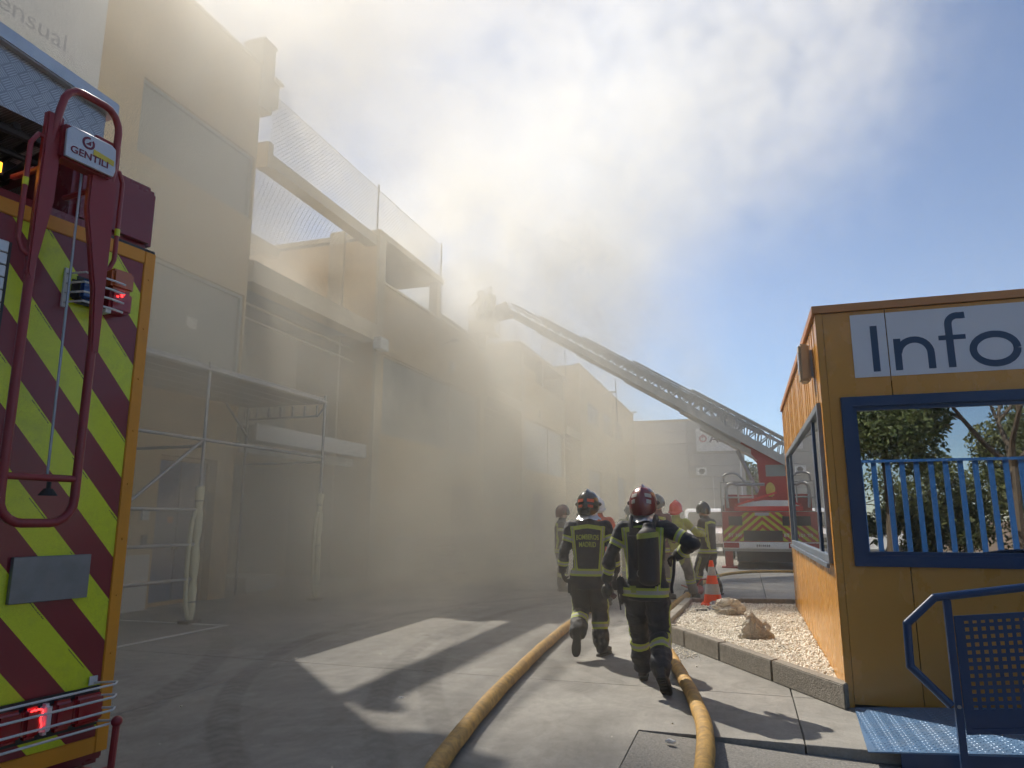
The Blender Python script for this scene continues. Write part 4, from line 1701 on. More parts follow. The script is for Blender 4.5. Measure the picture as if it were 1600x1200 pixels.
def chequer_mat():
    """five-bar aluminium tread plate"""
    m = mat("five_bar_plate", (0.50, 0.51, 0.52), 0.36, metal=0.8, var=0.10, scale=7, dirt=0.25, dirtcol=(0.25, 0.26, 0.27))
    N, L = m.node_tree.nodes, m.node_tree.links
    p = N["Principled BSDF"]
    tc = N.new("ShaderNodeTexCoord")
    mp = N.new("ShaderNodeMapping")
    mp.inputs["Rotation"].default_value = (0, R(45), 0)
    mp.inputs["Scale"].default_value = (22, 22, 22)
    L.new(tc.outputs["Object"], mp.inputs[0])
    sp_ = N.new("ShaderNodeSeparateXYZ")
    L.new(mp.outputs[0], sp_.inputs[0])

    def M_(op, a, b=None):
        n = N.new("ShaderNodeMath")
        n.operation = op
        for i, v in enumerate((a, b)):
            if v is None:
                continue
            if isinstance(v, (int, float)):
                n.inputs[i].default_value = v
            else:
                L.new(v, n.inputs[i])
        return n.outputs[0]
    x, z = sp_.outputs[0], sp_.outputs[2]
    fx, fz = M_('FRACT', x), M_('FRACT', z)
    par = M_('MODULO', M_('ADD', M_('FLOOR', x), M_('ADD', M_('FLOOR', z), 400)), 2.0)

    def bars(a, b):
        w = M_('GREATER_THAN', M_('SINE', M_('MULTIPLY', a, 2 * math.pi * 5)), 0.1)
        e = M_('MULTIPLY', M_('GREATER_THAN', b, 0.08), M_('LESS_THAN', b, 0.92))
        return M_('MULTIPLY', w, e)
    h = M_('ADD', M_('MULTIPLY', par, bars(fx, fz)), M_('MULTIPLY', M_('SUBTRACT', 1.0, par), bars(fz, fx)))
    b = N.new("ShaderNodeBump")
    b.inputs["Strength"].default_value = 0.9
    b.inputs["Distance"].default_value = 0.003
    L.new(h, b.inputs["Height"])
    L.new(b.outputs[0], p.inputs["Normal"])
    old = p.inputs["Base Color"].links[0].from_socket
    wr = N.new("ShaderNodeVectorMath")
    wr.operation = 'SCALE'
    L.new(old, wr.inputs[0])
    L.new(M_('SUBTRACT', 1.0, M_('MULTIPLY', M_('SUBTRACT', 1.0, h), 0.38)), wr.inputs["Scale"])  # relief shading put into the colour: darker between the raised bars
    L.new(wr.outputs[0], p.inputs["Base Color"])
    return m


M_chev = chevron_mat()
M_tread = chequer_mat()
E_ = dict(world=False)
s = MB()
s.bx(-2.5, -0.003, 0.012, 6.5, 0.55, 2.80)
s.build("body", M_red, eng, bevel=0.02, **E_)
s = MB()
s.bx(-2.44, -0.062, 0.0, 0.011, 0.665, 2.74)
s.build("chevron_panel", M_chev, eng, **E_)
s = MB()
s.bx(-0.062 + 0.001, -0.004, -0.006, 0.02, 0.60, 2.805)
s.bx(-2.5, -0.062, -0.006, 0.0105, 2.742, 2.805)
s.bx(-2.5, -0.062, -0.006, 0.0105, 0.60, 0.664)
s.build("orange_border", M_orstrip, eng, bevel=0.003, **E_)
for k in range(9):
    s = MB()
    s.tube([(-0.032, -0.0065, 0.75 + k * 0.24), (-0.032, -0.011, 0.75 + k * 0.24)], 0.005, 8)
    s.build("rivet", M_orstrip, eng, **E_)
# roof coaming boxes at the corners
for a, b_ in ((-0.42, -0.012), (-2.5, -2.2)):
    s = MB()
    s.bx(a, b_, 0.0, 6.5, 2.818, 3.14)
    s.build("roof_coaming", M_red, eng, bevel=0.03, segs=2, **E_)
s = MB()
s.bx(-2.2, -0.305, 0.004, 0.03, 2.806, 2.84)
s.build("roof_lip", M_red, eng, **E_)
s = MB()
s.bx(-0.3, -0.01, -0.003, 6.5, 2.803, 2.816)
s.build("gasket", M_black, eng, **E_)
# aluminium roof box
s = MB()
s.bx(-2.3, -0.285, 0.06, 0.075, 3.205, 3.42)
s.bx(-0.300, -0.285, 0.076, 4.5, 3.205, 3.42)
s.bx(-2.3, -0.302, 0.076, 4.5, 3.205, 3.22)
s.V = [(x_, y_, z_ + (0.125 * (-0.28 - x_) if z_ > 3.3 else 0)) for x_, y_, z_ in s.V]
s.build("roof_locker", M_tread, eng, **E_)
s = MB()
s.bx(-2.34, -0.245, 0.025, 4.6, 3.405, 3.475)
s.V = [(x_, y_, z_ + 0.125 * (-0.28 - x_)) for x_, y_, z_ in s.V]
s.build("locker_lid", M_alu, eng, bevel=0.006, **E_)
s = MB()
for zz in range(2):
    s.bx(-0.95, -0.5, 0.3 + zz * 0.2, 0.36 + zz * 0.2, 3.477, 3.50)
s.tube([(-0.75, 0.3, 3.50), (-0.75, 0.4, 3.50)], 0.02, 8)
s.V = [(x_, y_, z_ + 0.07) for x_, y_, z_ in s.V]
s.build("lid_hinge", M_galv, eng, **E_)
# stowed ladders and gear on the roof between coaming and locker
s = MB()
for k, yy in enumerate((-0.42, -0.62, -0.9, -1.12, -1.6)):
    s.bx(yy, yy + 0.025, 0.25, 5, 2.86, 2.93)
    s.bx(yy, yy + 0.025, 0.35, 5, 3.00, 3.06)
for j in range(16):
    s.tube([(-0.62, 0.4 + j * 0.28, 2.895), (-0.42, 0.4 + j * 0.28, 2.895)], 0.014, 6)
    s.tube([(-1.12, 0.4 + j * 0.28, 3.03), (-0.9, 0.4 + j * 0.28, 3.03)], 0.014, 6)
s.build("stowed_ladder", M_alu, eng, **E_)
s = MB()
s.bx(-1.0, -0.4, 0.5, 0.62, 3.09, 3.2)
for k in range(8):
    s.tube([(-0.35 - k * 0.09, 0.12, 3.17 + 0.015 * (k % 2)), (-0.35 - k * 0.09, 0.6, 3.10)], 0.018, 8)
s.tube([(-2.2, 0.15, 3.15), (-0.32, 0.15, 3.17)], 0.02, 8)
s.tube([(-2.2, 0.25, 3.1), (-0.32, 0.25, 3.12)], 0.015, 8)
s.build("roof_gear", M_black, eng, **E_)
# amber light bar
s = MB()
s.bx(-1.4, -0.69, 0.03, 0.10, 2.905, 2.955)
lb = s.build("light_bar", M_black, eng, **E_)
M_amber = mat("amber_lens", (0.9, 0.35, 0.02), 0.2, emit=((1.0, 0.36, 0.02), 2.2))
for k in range(9):
    s = MB()
    s.bx(-0.705 - k * 0.052 - 0.044, -0.705 - k * 0.052, 0.018, 0.03, 2.91, 2.95)
    s.build("amber_lamp", M_amber, lb, **E_)
# roller shutter at the left
s = MB()
s.bx(-2.2, -0.645, -0.012, -0.002, 0.9, 2.63)
s.build("shutter_frame", M_black, eng, **E_)
s = MB()
for k in range(34):
    s.bx(-2.15, -0.66, -0.022, -0.0125, 0.93 + k * 0.05, 0.93 + k * 0.05 + 0.047)
s.build("roller_shutter", M_alu, eng, bevel=0.003, segs=1, **E_)
# grey plate
s = MB()
s.bx(-0.49, -0.178, -0.022, -0.001, 1.235, 1.41)
s.build("blank_plate", mat("brushed_plate", (0.19, 0.20, 0.21), 0.42, metal=0.6, var=0.14, scale=14, dirt=0.3, dirtcol=(0.3, 0.3, 0.3)), eng, bevel=0.002, segs=1, **E_)
# upper lamp cluster with guard
M_redlens = mat("red_lens", (0.30, 0.008, 0.012), 0.12, var=0.1, coat=0.6)
M_orlens = mat("orange_lens", (0.42, 0.10, 0.02), 0.12, var=0.1, coat=0.6)
s = MB()
s.bx(-0.262, -0.155, -0.085, -0.001, 2.45, 2.55)
cl_ = s.build("tail_lamp", M_redlens, eng, bevel=0.012, **E_)
s = MB()
s.bx(-0.262, -0.155, -0.085, -0.001, 2.552, 2.645)
s.build("indicator_lens", M_orlens, cl_, bevel=0.012, **E_)
s = MB()
rb = random.Random(2)
for k in range(5):
    s.ell((-0.222 + rb.uniform(-.012, .02), -0.086, 2.528 + rb.uniform(-.012, .01)), (0.006, 0.002, 0.004), 6, 4)
s.build("lit_filament", mat("lit_red", (1, 0.03, 0.02), 0.3, emit=((1.0, 0.02, 0.02), 3.5)), cl_, **E_)
s = MB()
s.bx(-0.40, -0.27, -0.05, -0.001, 2.455, 2.575)
bl_ = s.build("beacon_housing", M_black, eng, bevel=0.02, **E_)
s = MB()
s.bx(-0.385, -0.275, -0.07, -0.049, 2.47, 2.56)
s.build("blue_lens", mat("blue_lens", (0.02, 0.06, 0.20), 0.1, coat=0.6), bl_, bevel=0.012, **E_)
M_wire = mat("guard_white", (0.62, 0.61, 0.58), 0.4, var=0.1, dirt=0.2)
s = MB()
s.bx(-0.425, -0.41, -0.012, -0.001, 2.43, 2.60)
for k in range(4):
    z = 2.45 + k * 0.042
    s.tube([(-0.417, -0.01, z), (-0.395, -0.10, z), (-0.27, -0.105, z), (-0.215, -0.105, z - 0.004)], 0.0045, 6)
s.bx(-0.29, -0.265, -0.1, -0.002, 2.43, 2.447)
s.build("lamp_guard", M_wire, eng, **E_)
# lower tail light behind a wire guard
s = MB()
s.bx(-1.05, -0.07, -0.012, -0.0065, 0.715, 0.87)
lo = s.build("tail_light", M_black, eng, **E_)
segs_ = [(-0.20, -0.075, M_redlens), (-0.285, -0.203, M_redlens), (-0.33, -0.288, mat("clear_lens", (0.65, 0.65, 0.63), 0.15, coat=0.6)), (-0.40, -0.333, M_redlens), (-0.50, -0.403, M_redlens), (-0.72, -0.503, M_redlens)]
for k, (a, b_, mm_) in enumerate(segs_):
    s = MB()
    s.bx(a, b_, -0.06, -0.0125, 0.735, 0.85)
    s.build("lens", mm_, lo, bevel=0.014, segs=3, **E_)
s = MB()
for k in range(16):
    t = k / 15
    s.ell((-0.338 + 0.004 * math.sin(t * 9), -0.0615, 0.765 + 0.07 * t), (0.0035, 0.002, 0.0022), 6, 4)
for k in range(5):
    s.ell((-0.345 - 0.008 * k, -0.0615, 0.838 + 0.002 * (k % 2)), (0.005, 0.002, 0.004), 6, 4)
s.build("lit_filament", mat("lit_red", (1, 0.03, 0.02), 0.3), lo, **E_)
s = MB()
for k in range(4):
    z = 0.883 - k * 0.05
    s.tube([(-0.02 - 0.08, -0.005, z), (-0.062, -0.105, z + 0.006), (-0.09, -0.13, z + 0.004), (-1.1, -0.135, z - 0.004)], 0.0048, 6)
s.bx(-0.12, -0.085, -0.012, -0.0065, 0.875, 0.91)
s.build("light_guard", M_wire, eng, **E_)
# bumper, tow fitting
s = MB()
s.bx(-2.45, -0.07, -0.06, 0.5, 0.44, 0.555)
s.build("bumper", M_red, eng, bevel=0.02, **E_)
s = MB()
s.bx(-0.62, -0.3, -0.067, -0.061, 0.47, 0.53)
s.build("reflector_strip", M_yel, eng, **E_)
s = MB()
s.tube([(-0.16, -0.02, 0.52), (-0.16, -0.17, 0.52)], 0.03, 12)
s.tube([(-0.30, -0.13, 0.55), (-0.08, -0.13, 0.55)], 0.025, 12)
s.tube([(-0.09, -0.15, 0.53), (-0.085, -0.155, 0.74)], 0.014, 10)
s.ell((-0.085, -0.155, 0.745), (0.022, 0.022, 0.022), 12, 8)
s.ell((-0.09, -0.15, 0.54), (0.035, 0.035, 0.03), 12, 8)
s.ell((-0.2, -0.14, 0.575), (0.05, 0.035, 0.025), 12, 8)
s.build("tow_coupling", M_redtube, eng, smooth=True, **E_)
# ladder rack hanging on the rear
yo = -0.25
s = MB()
uL, uR = -0.70, -0.432
pts = [(uL, yo, 3.0), (uL, yo, 1.64)] + [(uL + 0.085 - 0.085 * math.cos(R(t)), yo, 1.625 - 0.085 * math.sin(R(t))) for t in (15, 35, 55, 75, 90)] + \
      [(uR - 0.085 + 0.085 * math.sin(R(t)), yo, 1.54 + 0.085 - 0.085 * math.cos(R(t))) for t in (0, 15, 35, 55, 75)] + [(uR, yo, 1.64), (uR, yo, 2.2), (uR, yo, 3.0)]
s.tube(pts, 0.0165, 14)
s.tube([(uL, yo, 1.705), (uR, yo, 1.705)], 0.013, 12)
top = [(uL + 0.01, yo, 2.95), (uL + 0.02, yo - 0.02, 3.12)] + [(uL + 0.02 + 0.07 - 0.07 * math.cos(R(t)), yo - 0.03, 3.14 + 0.09 * math.sin(R(t))) for t in (20, 45, 70, 90)] + \
      [(uR - 0.08 + 0.07 * math.sin(R(t)), yo - 0.03, 3.23 - 0.09 + 0.09 * math.cos(R(t))) for t in (0, 20, 45, 70, 90)] + [(uR - 0.005, yo - 0.02, 3.05), (uR, yo, 2.9)]
s.tube(top, 0.0145, 14)
s.build("rack_tube", M_redtube, eng, smooth=True, angle=60, **E_)
for (u, tip) in ((uR, -1), (uL, 1)):
    s = MB()
    s.prism([(u + 0.02, 3.1), (u - 0.095 if tip < 0 else u - 0.02, 3.1), (u - 0.095 if tip < 0 else u - 0.02, 2.78), (u - 0.03 if tip < 0 else u - 0.01, 2.45), (u - 0.012, 2.2), (u + 0.02, 2.2)] if tip < 0 else
            [(u - 0.02, 3.1), (u - 0.02, 2.45), (u + 0.0, 2.4), (u + 0.045, 2.75), (u + 0.045, 3.1)], (0, yo + 0.012, 0), X3, Z3, 0.03)
    s.build("rack_gusset", M_redtube, eng, bevel=0.006, **E_)
for (u, w_) in ((uL, 0.058), (uR, 0.052)):
    s = MB()
    sg_ = -1 if u == uL else 1
    z0, z1 = (2.52, 2.99) if u == uL else (2.56, 2.99)
    s.tube([(u, yo, z1)] + [(u + sg_ * w_ * 0.6, yo, z1 + 0.005), (u + sg_ * w_, yo, z1 - 0.04), (u + sg_ * w_, yo, z0 + 0.05), (u + sg_ * w_ * 0.7, yo, z0 + 0.01), (u, yo, z0 - 0.012)], 0.0095, 10)
    s.build("grab_loop", M_redtube, eng, smooth=True, angle=60, **E_)
for (u, z, r_) in ((uL, 2.135, 0.016), (uR, 2.10, 0.016), (uL, 1.64, 0.016), (uR, 1.655, 0.016), (uL - 0.058, 2.79, 0.0105), (uR + 0.052, 2.73, 0.0105)):
    s = MB()
    s.tube([(u, yo, z - 0.015), (u, yo, z + 0.015)], r_, 14)
    s.build("lime_tape", M_yel, eng, smooth=True, **E_)
s = MB()
s.tube([(-0.537, yo + 0.03, 2.93), (-0.533, yo + 0.02, 1.715)], 0.005, 8)
s.build("gas_strut", mat("dull_steel", (0.3, 0.31, 0.33), 0.35, metal=0.8), eng, **E_)
s = MB()
s.tube([(-0.535, yo + 0.0, 1.69), (-0.535, yo + 0.0, 1.655)], 0.008, 8)
s.tube([(-0.535, yo, 1.665), (-0.535, yo, 1.64)], [0.015, 0.032], 12)
s.build("rubber_stop", M_rubber, eng, **E_)
for z in (2.9,):
    s = MB()
    s.tube([(uR - 0.03, yo + 0.01, z), (uR - 0.03, -0.0, z)], 0.012, 8)
    s.build("rack_bracket", M_redtube, eng, **E_)
    s = MB()
    s.tube([(uL + 0.03, yo + 0.01, z), (uL + 0.03, -0.0, z)], 0.012, 8)
    s.build("rack_bracket", M_redtube, eng, **E_)
# maker's board between the tubes
sgn_ = MB()
sgn_.prism([(-0.662, 2.93), (-0.462, 2.93), (-0.455, 2.96), (-0.462, 3.05), (-0.480, 3.062), (-0.645, 3.062), (-0.665, 3.04)], (0, yo - 0.045, 0), X3, Z3, 0.012)
mk = sgn_.build("maker_plate", mat("plate_silver", (0.50, 0.51, 0.54), 0.38, metal=0.4, var=0.06), eng, bevel=0.002, segs=1, **E_)
s = MB()
s.bx(-0.668, -0.452, yo - 0.044, yo + 0.03, 2.925, 3.07)
s.build("plate_box", M_redtube, eng, bevel=0.01, **E_)
M_logor = mat("logo_dark_red", (0.16, 0.01, 0.03), 0.4)


def local_lettering(text, size, o, m, parent, width, bold=0.0):
    WM["_id"] = Matrix.Identity(4)
    sv = WM[parent.name]
    WM[parent.name] = Matrix.Identity(4)
    r = lettering(text, size, o, X3, Z3, m, parent, width=width, bold=bold, depth=0.001)
    WM[parent.name] = sv
    WM[r.name] = sv
    return r


local_lettering("GENTILI", 0.040, (-0.645, yo - 0.0585, 2.955), M_logor, mk, 0.155, bold=0.0006)
s = MB()
s.ring(arc(-0.578, 3.022, 0.026, 75, 405, 16), arc(-0.578, 3.022, 0.017, 75, 405, 16), (0, yo - 0.0575, 0), X3, Z3, 0.001)
s.F = s.F[:-4]
s.M = s.M[:-4]
s.prism([(-0.59, 3.014), (-0.568, 3.014), (-0.568, 3.034)], (0, yo - 0.0575, 0), X3, Z3, 0.001)
s.build("logo", M_logor, mk, **E_)
s = MB()
s.prism([(-0.555, 2.985), (-0.466, 2.975), (-0.466, 2.998), (-0.555, 3.008)], (0, yo - 0.0575, 0), X3, Z3, 0.001)
st_ = s.build("yellow_sticker", mat("sticker_yellow", (0.62, 0.48, 0.05), 0.4), mk, **E_)
# running gear
for yy in (1.2, 5.2):
    for sx_ in (-0.12, -2.38):
        s = MB()
        s.tube([(sx_ - 0.13, yy, 0.5), (sx_ + 0.11, yy, 0.5)], 0.5, 24)
        wo_ = s.build("wheel", M_rubber, eng, bevel=0.03, **E_)
        s = MB()
        s.tube([(sx_ + 0.105, yy, 0.5), (sx_ + 0.115, yy, 0.5)], 0.28, 16)
        s.build("rim", M_alu, wo_, **E_)
s = MB()
s.bx(-2.3, -0.25, 0.3, 7.5, 0.5, 0.75)
s.build("chassis", M_black, eng, **E_)
s = MB()
s.bx(-2.5, -0.003, 6.7, 8.6, 0.55, 2.6)
s.build("cab", M_red, eng, bevel=0.12, segs=4, **E_)

# ------------------------------------------------------------------ turntable ladder truck in the distance
lt = thing("ladder_truck", "red turntable ladder truck with chevron tail, ladder raised to the roof", "ladder truck", (0.52, 25.0, 0))
CX, YR = 0.52, 25.0
M_ltred = mat("ladder_truck_red", (0.34, 0.035, 0.03), 0.35, var=0.08, dirt=0.15)
M_ltgrey = mat("ladder_grey", (0.42, 0.42, 0.39), 0.5, metal=0.2, var=0.12, scale=2, dirt=0.2)
M_ltlime = mat("tail_lime", (0.42, 0.46, 0.03), 0.5)
M_ltdark = mat("under_truck", (0.05, 0.045, 0.04), 0.8)
s = MB()
s.bx(CX - 1.27, CX + 1.27, YR, YR + 8.2, 0.55, 1.84)
s.build("body", M_ltgrey, lt, bevel=0.03)
tail = MB()
tail.bx(CX - 1.25, CX + 1.25, YR - 0.02, YR - 0.003, 0.86, 1.82)
tl = tail.build("tail_panel", M_ltred, lt)


def clip_poly(poly, x0, x1, z0, z1):
    def cl(P, f, inter):
        out = []
        for i in range(len(P)):
            a, b_ = P[i - 1], P[i]
            fa, fb = f(a), f(b_)
            if fa != fb:
                out.append(inter(a, b_))
            if fb:
                out.append(b_)
        return out
    for ax, lim, sg in ((0, x0, 1), (0, x1, -1), (1, z0, 1), (1, z1, -1)):
        if not poly:
            return []
        poly = cl(poly, lambda p: sg * (p[ax] - lim) >= 0, lambda a, b_: tuple(a[i] + (b_[i] - a[i]) * (lim - a[ax]) / (b_[ax] - a[ax]) for i in (0, 1)))
    return poly


for side in (-1, 1):
    for k in range(-2, 9):
        c0 = 1.78 - k * 0.235 + 0.0
        P = [(0.0, c0), (0.0, c0 - 0.115), (1.3, c0 - 0.115 - 1.12), (1.3, c0 - 1.12)]
        P = [(x, z + 0.0) for x, z in P]
        P = clip_poly(P, 0.0, 1.23, 0.88, 1.80)
        if len(P) < 3:
            continue
        s = MB()
        s.prism([(CX + side * x, z) for x, z in (P if side > 0 else P)], (0, YR - 0.0205, 0), X3, Z3, 0.003 if side > 0 else -0.003)
        if side < 0:
            s.V = [(x, (YR - 0.0235 if y > YR - 0.0205 + 1e-5 else y), z) for x, y, z in s.V]
        s.build("lime_stripe", M_ltlime, tl)
s = MB()
s.bx(CX - 1.05, CX - 0.62, YR - 0.05, YR - 0.0245, 1.38, 1.68)
s.bx(CX + 0.62, CX + 1.05, YR - 0.05, YR - 0.0245, 1.38, 1.68)
s.build("tail_hatch", M_black, lt)
s = MB()
s.bx(CX - 0.6, CX + 0.6, YR - 0.05, YR - 0.0245, 0.89, 1.22)
s.build("towbar_recess", M_ltdark, lt)
for xx in (CX - 0.86, CX + 0.86):
    s = MB()
    lettering("ET 101", 0.15, (xx - 0.22, YR - 0.027, 1.02), X3, Z3, M_white, tl)
s = MB()
s.bx(CX - 0.22, CX + 0.22, YR - 0.03, YR - 0.0245, 1.70, 1.80)
s.build("name_strip", M_refl, lt)
s = MB()
s.bx(CX - 1.26, CX + 1.26, YR - 0.08, YR + 0.1, 0.64, 0.855)
bp = s.build("bumper", M_white, lt, bevel=0.02)
for sg in (-1, 1):
    s = MB()
    s.bx(CX + sg * 1.0 - 0.24, CX + sg * 1.0 + 0.24, YR - 0.10, YR - 0.081, 0.67, 0.83)
    s.build("tail_light", M_redlens, bp)
s = MB()
s.bx(CX - 0.27, CX + 0.27, YR - 0.095, YR - 0.081, 0.68, 0.80)
s.build("number_plate", M_white, bp)
s = MB()
for k, wd_ in enumerate((0.035, 0.04, 0.03, 0.04, 0.035, 0.04, 0.035)):     # characters too small to read in the photograph
    s.bx(CX - 0.22 + k * 0.062, CX - 0.22 + k * 0.062 + wd_, YR - 0.098, YR - 0.0955, 0.705, 0.775)
s.build("plate_characters", M_black, bp)
bp.children[-1]["kind"] = "stuff"
s = MB()
s.bx(CX - 0.85, CX + 1.0, YR + 0.1, YR + 7.9, 0.22, 0.64)
s.build("chassis", M_ltdark, lt)
for yy in (1.6, 6.3):
    for sg in (-1, 1):
        s = MB()
        s.tube([(CX + sg * 1.0, YR + yy, 0.5), (CX + sg * 1.26, YR + yy, 0.5)], 0.5, 20)
        wo_ = s.build("wheel", M_rubber, lt, bevel=0.03)
        s = MB()
        s.tube([(CX + sg * 1.25, YR + yy, 0.5), (CX + sg * 1.275, YR + yy, 0.5)], 0.27, 14)
        s.build("rim", M_alu, wo_)
for sg in (-1, 1):
    s = MB()
    s.bx(CX + sg * 1.1 - 0.12, CX + sg * 1.1 + 0.12, YR + 0.3, YR + 0.6, 0.03, 0.7)
    s.bx(CX + sg * 1.1 - 0.25, CX + sg * 1.1 + 0.25, YR + 0.2, YR + 0.7, 0.0, 0.05)
    s.build("outrigger", M_ltred, lt)
# cab far ahead
s = MB()
s.prism([(YR + 8.3, 0.5), (YR + 10.3, 0.5), (YR + 10.35, 1.6), (YR + 10.1, 2.55), (YR + 8.3, 2.65)], (CX - 1.25, 0, 0), Y3, Z3, 2.5)
cb = s.build("cab", M_ltred, lt, bevel=0.06)
for sg in (-1, 1):
    s = MB()
    s.bx(CX + sg * 1.5 - 0.09, CX + sg * 1.5 + 0.09, YR + 9.9, YR + 9.98, 1.6, 2.2)
    s.tube([(CX + sg * 1.25, YR + 9.9, 2.3), (CX + sg * 1.5, YR + 9.95, 2.2)], 0.02, 6)
    s.build("mirror", M_black, cb)
# deck rails, pump pipes
s = MB()
x0, x1 = CX - 1.25, CX + 1.25
for (x, z) in ((x0, 2.82), (x0 + 0.02, 2.3)):
    s.tube([(x0, YR + 0.2, z), (CX - 0.2, YR + 0.2, z)], 0.03, 8)
for x in (x0, x0 + 0.55, CX - 0.25):
    s.tube([(x, YR + 0.2, 1.84), (x, YR + 0.2, 2.82)], 0.028, 8)
s.build("deck_rail", M_ltgrey, lt)
s = MB()
s.tube(smoothpath([(x0 + 0.1, YR + 0.15, 2.8), (x0 + 0.15, YR + 0.12, 3.05), (x0 + 0.5, YR + 0.12, 3.08), (x0 + 0.8, YR + 0.15, 2.8)]), 0.035, 8)
s.tube(smoothpath([(x0 + 0.2, YR + 0.1, 1.95), (x0 + 0.18, YR + 0.1, 2.6), (x0 + 0.35, YR + 0.1, 2.76), (x0 + 0.55, YR + 0.1, 2.7)]), 0.05, 8)
s.tube([(x0 + 0.5, YR + 0.12, 2.72), (CX + 0.15, YR + 0.12, 2.72)], 0.05, 8)
s.build("pipework", M_galv, lt, smooth=True)
s = MB()
s.bx(x0 + 0.1, x0 + 0.6, YR + 0.25, YR + 0.7, 1.85, 2.4)
s.build("control_stand", M_ltred, lt)
s = MB()
s.ell((CX + 0.33, YR + 0.3, 2.55), (0.15, 0.12, 0.24), 12, 8)
s.build("hose_roll", mat("hose_yellow", (0.55, 0.42, 0.10), 0.7), lt)
s = MB()
s.prism([(CX - 0.75, 2.0), (CX + 1.2, 2.0), (CX + 1.2, 2.18), (CX + 0.1, 2.2), (CX - 0.75, 2.08)], (0, YR + 0.35, 0), X3, Z3, 0.35)
s.build("turntable_step", M_white, lt)
s = MB()
s.prism([(CX - 0.85, 1.85), (CX + 1.25, 1.85), (CX + 1.25, 2.0), (CX - 0.85, 2.0)], (0, YR + 0.45, 0), X3, Z3, 0.5)
s.bar((CX - 0.8, YR - 0.02, 2.04), (CX + 0.5, YR + 0.1, 2.45), 0.14, 0.07)
s.build("turntable_skirt", mat("bright_red", (0.55, 0.05, 0.04), 0.4), lt)
s = MB()
s.tube([(CX + 0.5, YR + 2.0, 1.84), (CX + 0.5, YR + 2.0, 2.15)], 0.95, 24)
s.build("turntable", M_ltred, lt)
# turret: frame that carries the ladder
TX, TY = CX + 0.55, YR + 2.0
s = MB()
for sg in (-1, 1):
    y = TY + sg * 0.5
    s.prism([(TX - 0.75, 2.15), (TX + 1.05, 2.15), (TX + 1.35, 3.1), (TX + 1.2, 3.45), (TX + 0.2, 3.75), (TX - 1.0, 4.35), (TX - 1.1, 4.2), (TX - 0.55, 3.6), (TX - 0.5, 2.7)], (0, y + 0.05, 0), X3, Z3, 0.1)
s.bx(TX - 0.45, TX + 1.0, TY - 0.45, TY + 0.45, 2.15, 3.2)
tr_ = s.build("turret", M_ltred, lt, bevel=0.015)
s = MB()
s.bx(TX - 0.3, TX + 0.35, TY - 0.56, TY - 0.5505, 3.05, 3.45)
s.build("control_screen", M_greypanel, tr_)
s = MB()
s.tube([(TX - 0.6, TY - 0.42, 2.5), (TX - 1.2, TY - 0.42, 4.0)], 0.07, 10)
s.build("lifting_ram", M_galv, lt)
# ladder: five telescoped truss sections
heel = Vector((TX + 1.55, TY, 2.62))
tip = Vector((-8.55, 25.55, 9.35))
Ld = (tip - heel)
Ln = Ld.length
ld = Ld.normalized()
lside = ld.cross(Z3).normalized()
lup = lside.cross(ld).normalized()
secs = [(0.0, 0.42, 0.96, 0.86), (0.1, 0.60, 0.86, 0.80), (0.2, 0.76, 0.76, 0.73), (0.3, 0.90, 0.66, 0.66), (0.4, 1.0, 0.56, 0.60)]
for k, (a, b_, wd, ht) in enumerate(secs):
    s = MB()
    pa, pb = heel + ld * (Ln * a), heel + ld * (Ln * b_)
    base = 0.05 + k * 0.03
    top_ = ht
    for sg in (-1, 1):
        off = lside * (sg * wd / 2)
        s.bar(pa + off + lup * (base + 0.11), pb + off + lup * (base + 0.11), 0.05, 0.26 - 0.02 * k, up=lup)
        s.bar(pa + off + lup * top_, pb + off + lup * top_, 0.045, 0.06, up=lup)
        n = max(4, int((b_ - a) * Ln / 0.42))
        for i in range(n):
            q0 = pa.lerp(pb, i / n)
            q1 = pa.lerp(pb, (i + 0.5) / n)
            q2 = pa.lerp(pb, (i + 1) / n)
            s.bar(q0 + off + lup * (base + 0.2), q1 + off + lup * top_, 0.03, 0.035, up=lup)
            s.bar(q1 + off + lup * top_, q2 + off + lup * (base + 0.2), 0.03, 0.035, up=lup)
    n = int((b_ - a) * Ln / 0.3)
    for i in range(n):
        q = pa.lerp(pb, (i + 0.5) / n) + lup * (base + 0.1)
        s.tube([q - lside * wd / 2, q + lside * wd / 2], 0.018, 6)
    s.build("ladder_section", M_ltgrey, lt)
s = MB()
s.bar(heel + lup * -0.12, heel + ld * (Ln * 0.35) + lup * -0.1, 0.5, 0.2, up=lup)
s.build("ladder_beam", M_ltgrey, lt)
s = MB()
s.bar(heel + ld * (Ln * .33) + lup * 0.92, heel + ld * 0.5 + lup * 0.92, 0.1, 0.05, up=lup)
s.build("hose_duct", M_ltred, lt)
# ladder head, basket
bk = Vector((-9.4, 25.5, 8.72))
s = MB()
s.prism([(tip.x + 0.35, tip.z + 0.05), (tip.x + 0.1, tip.z + 0.65), (tip.x - 0.3, tip.z + 0.5), (tip.x - 0.5, tip.z + 0.2), (tip.x - 0.35, tip.z - 0.05)], (0, tip.y + 0.2, 0), X3, Z3, 0.4)
s.bar(tip + Vector((-0.3, 0, 0.35)), (bk.x + 0.45, 25.55, 9.68), 0.1, 0.1)
s.tube([tip + Vector((-0.3, 0, 0.05)), (tip.x - 0.45, 25.55, 9.2), (bk.x + 0.45, 25.55, 9.12)], 0.06, 8)
s.build("ladder_head", M_ltgrey, lt)
s = MB()
s.bx(bk.x - 0.5, bk.x + 0.5, 25.1, 26.0, 8.72, 8.8)
s.bx(bk.x - 0.5, bk.x + 0.5, 25.1, 25.14, 8.8, 9.25)
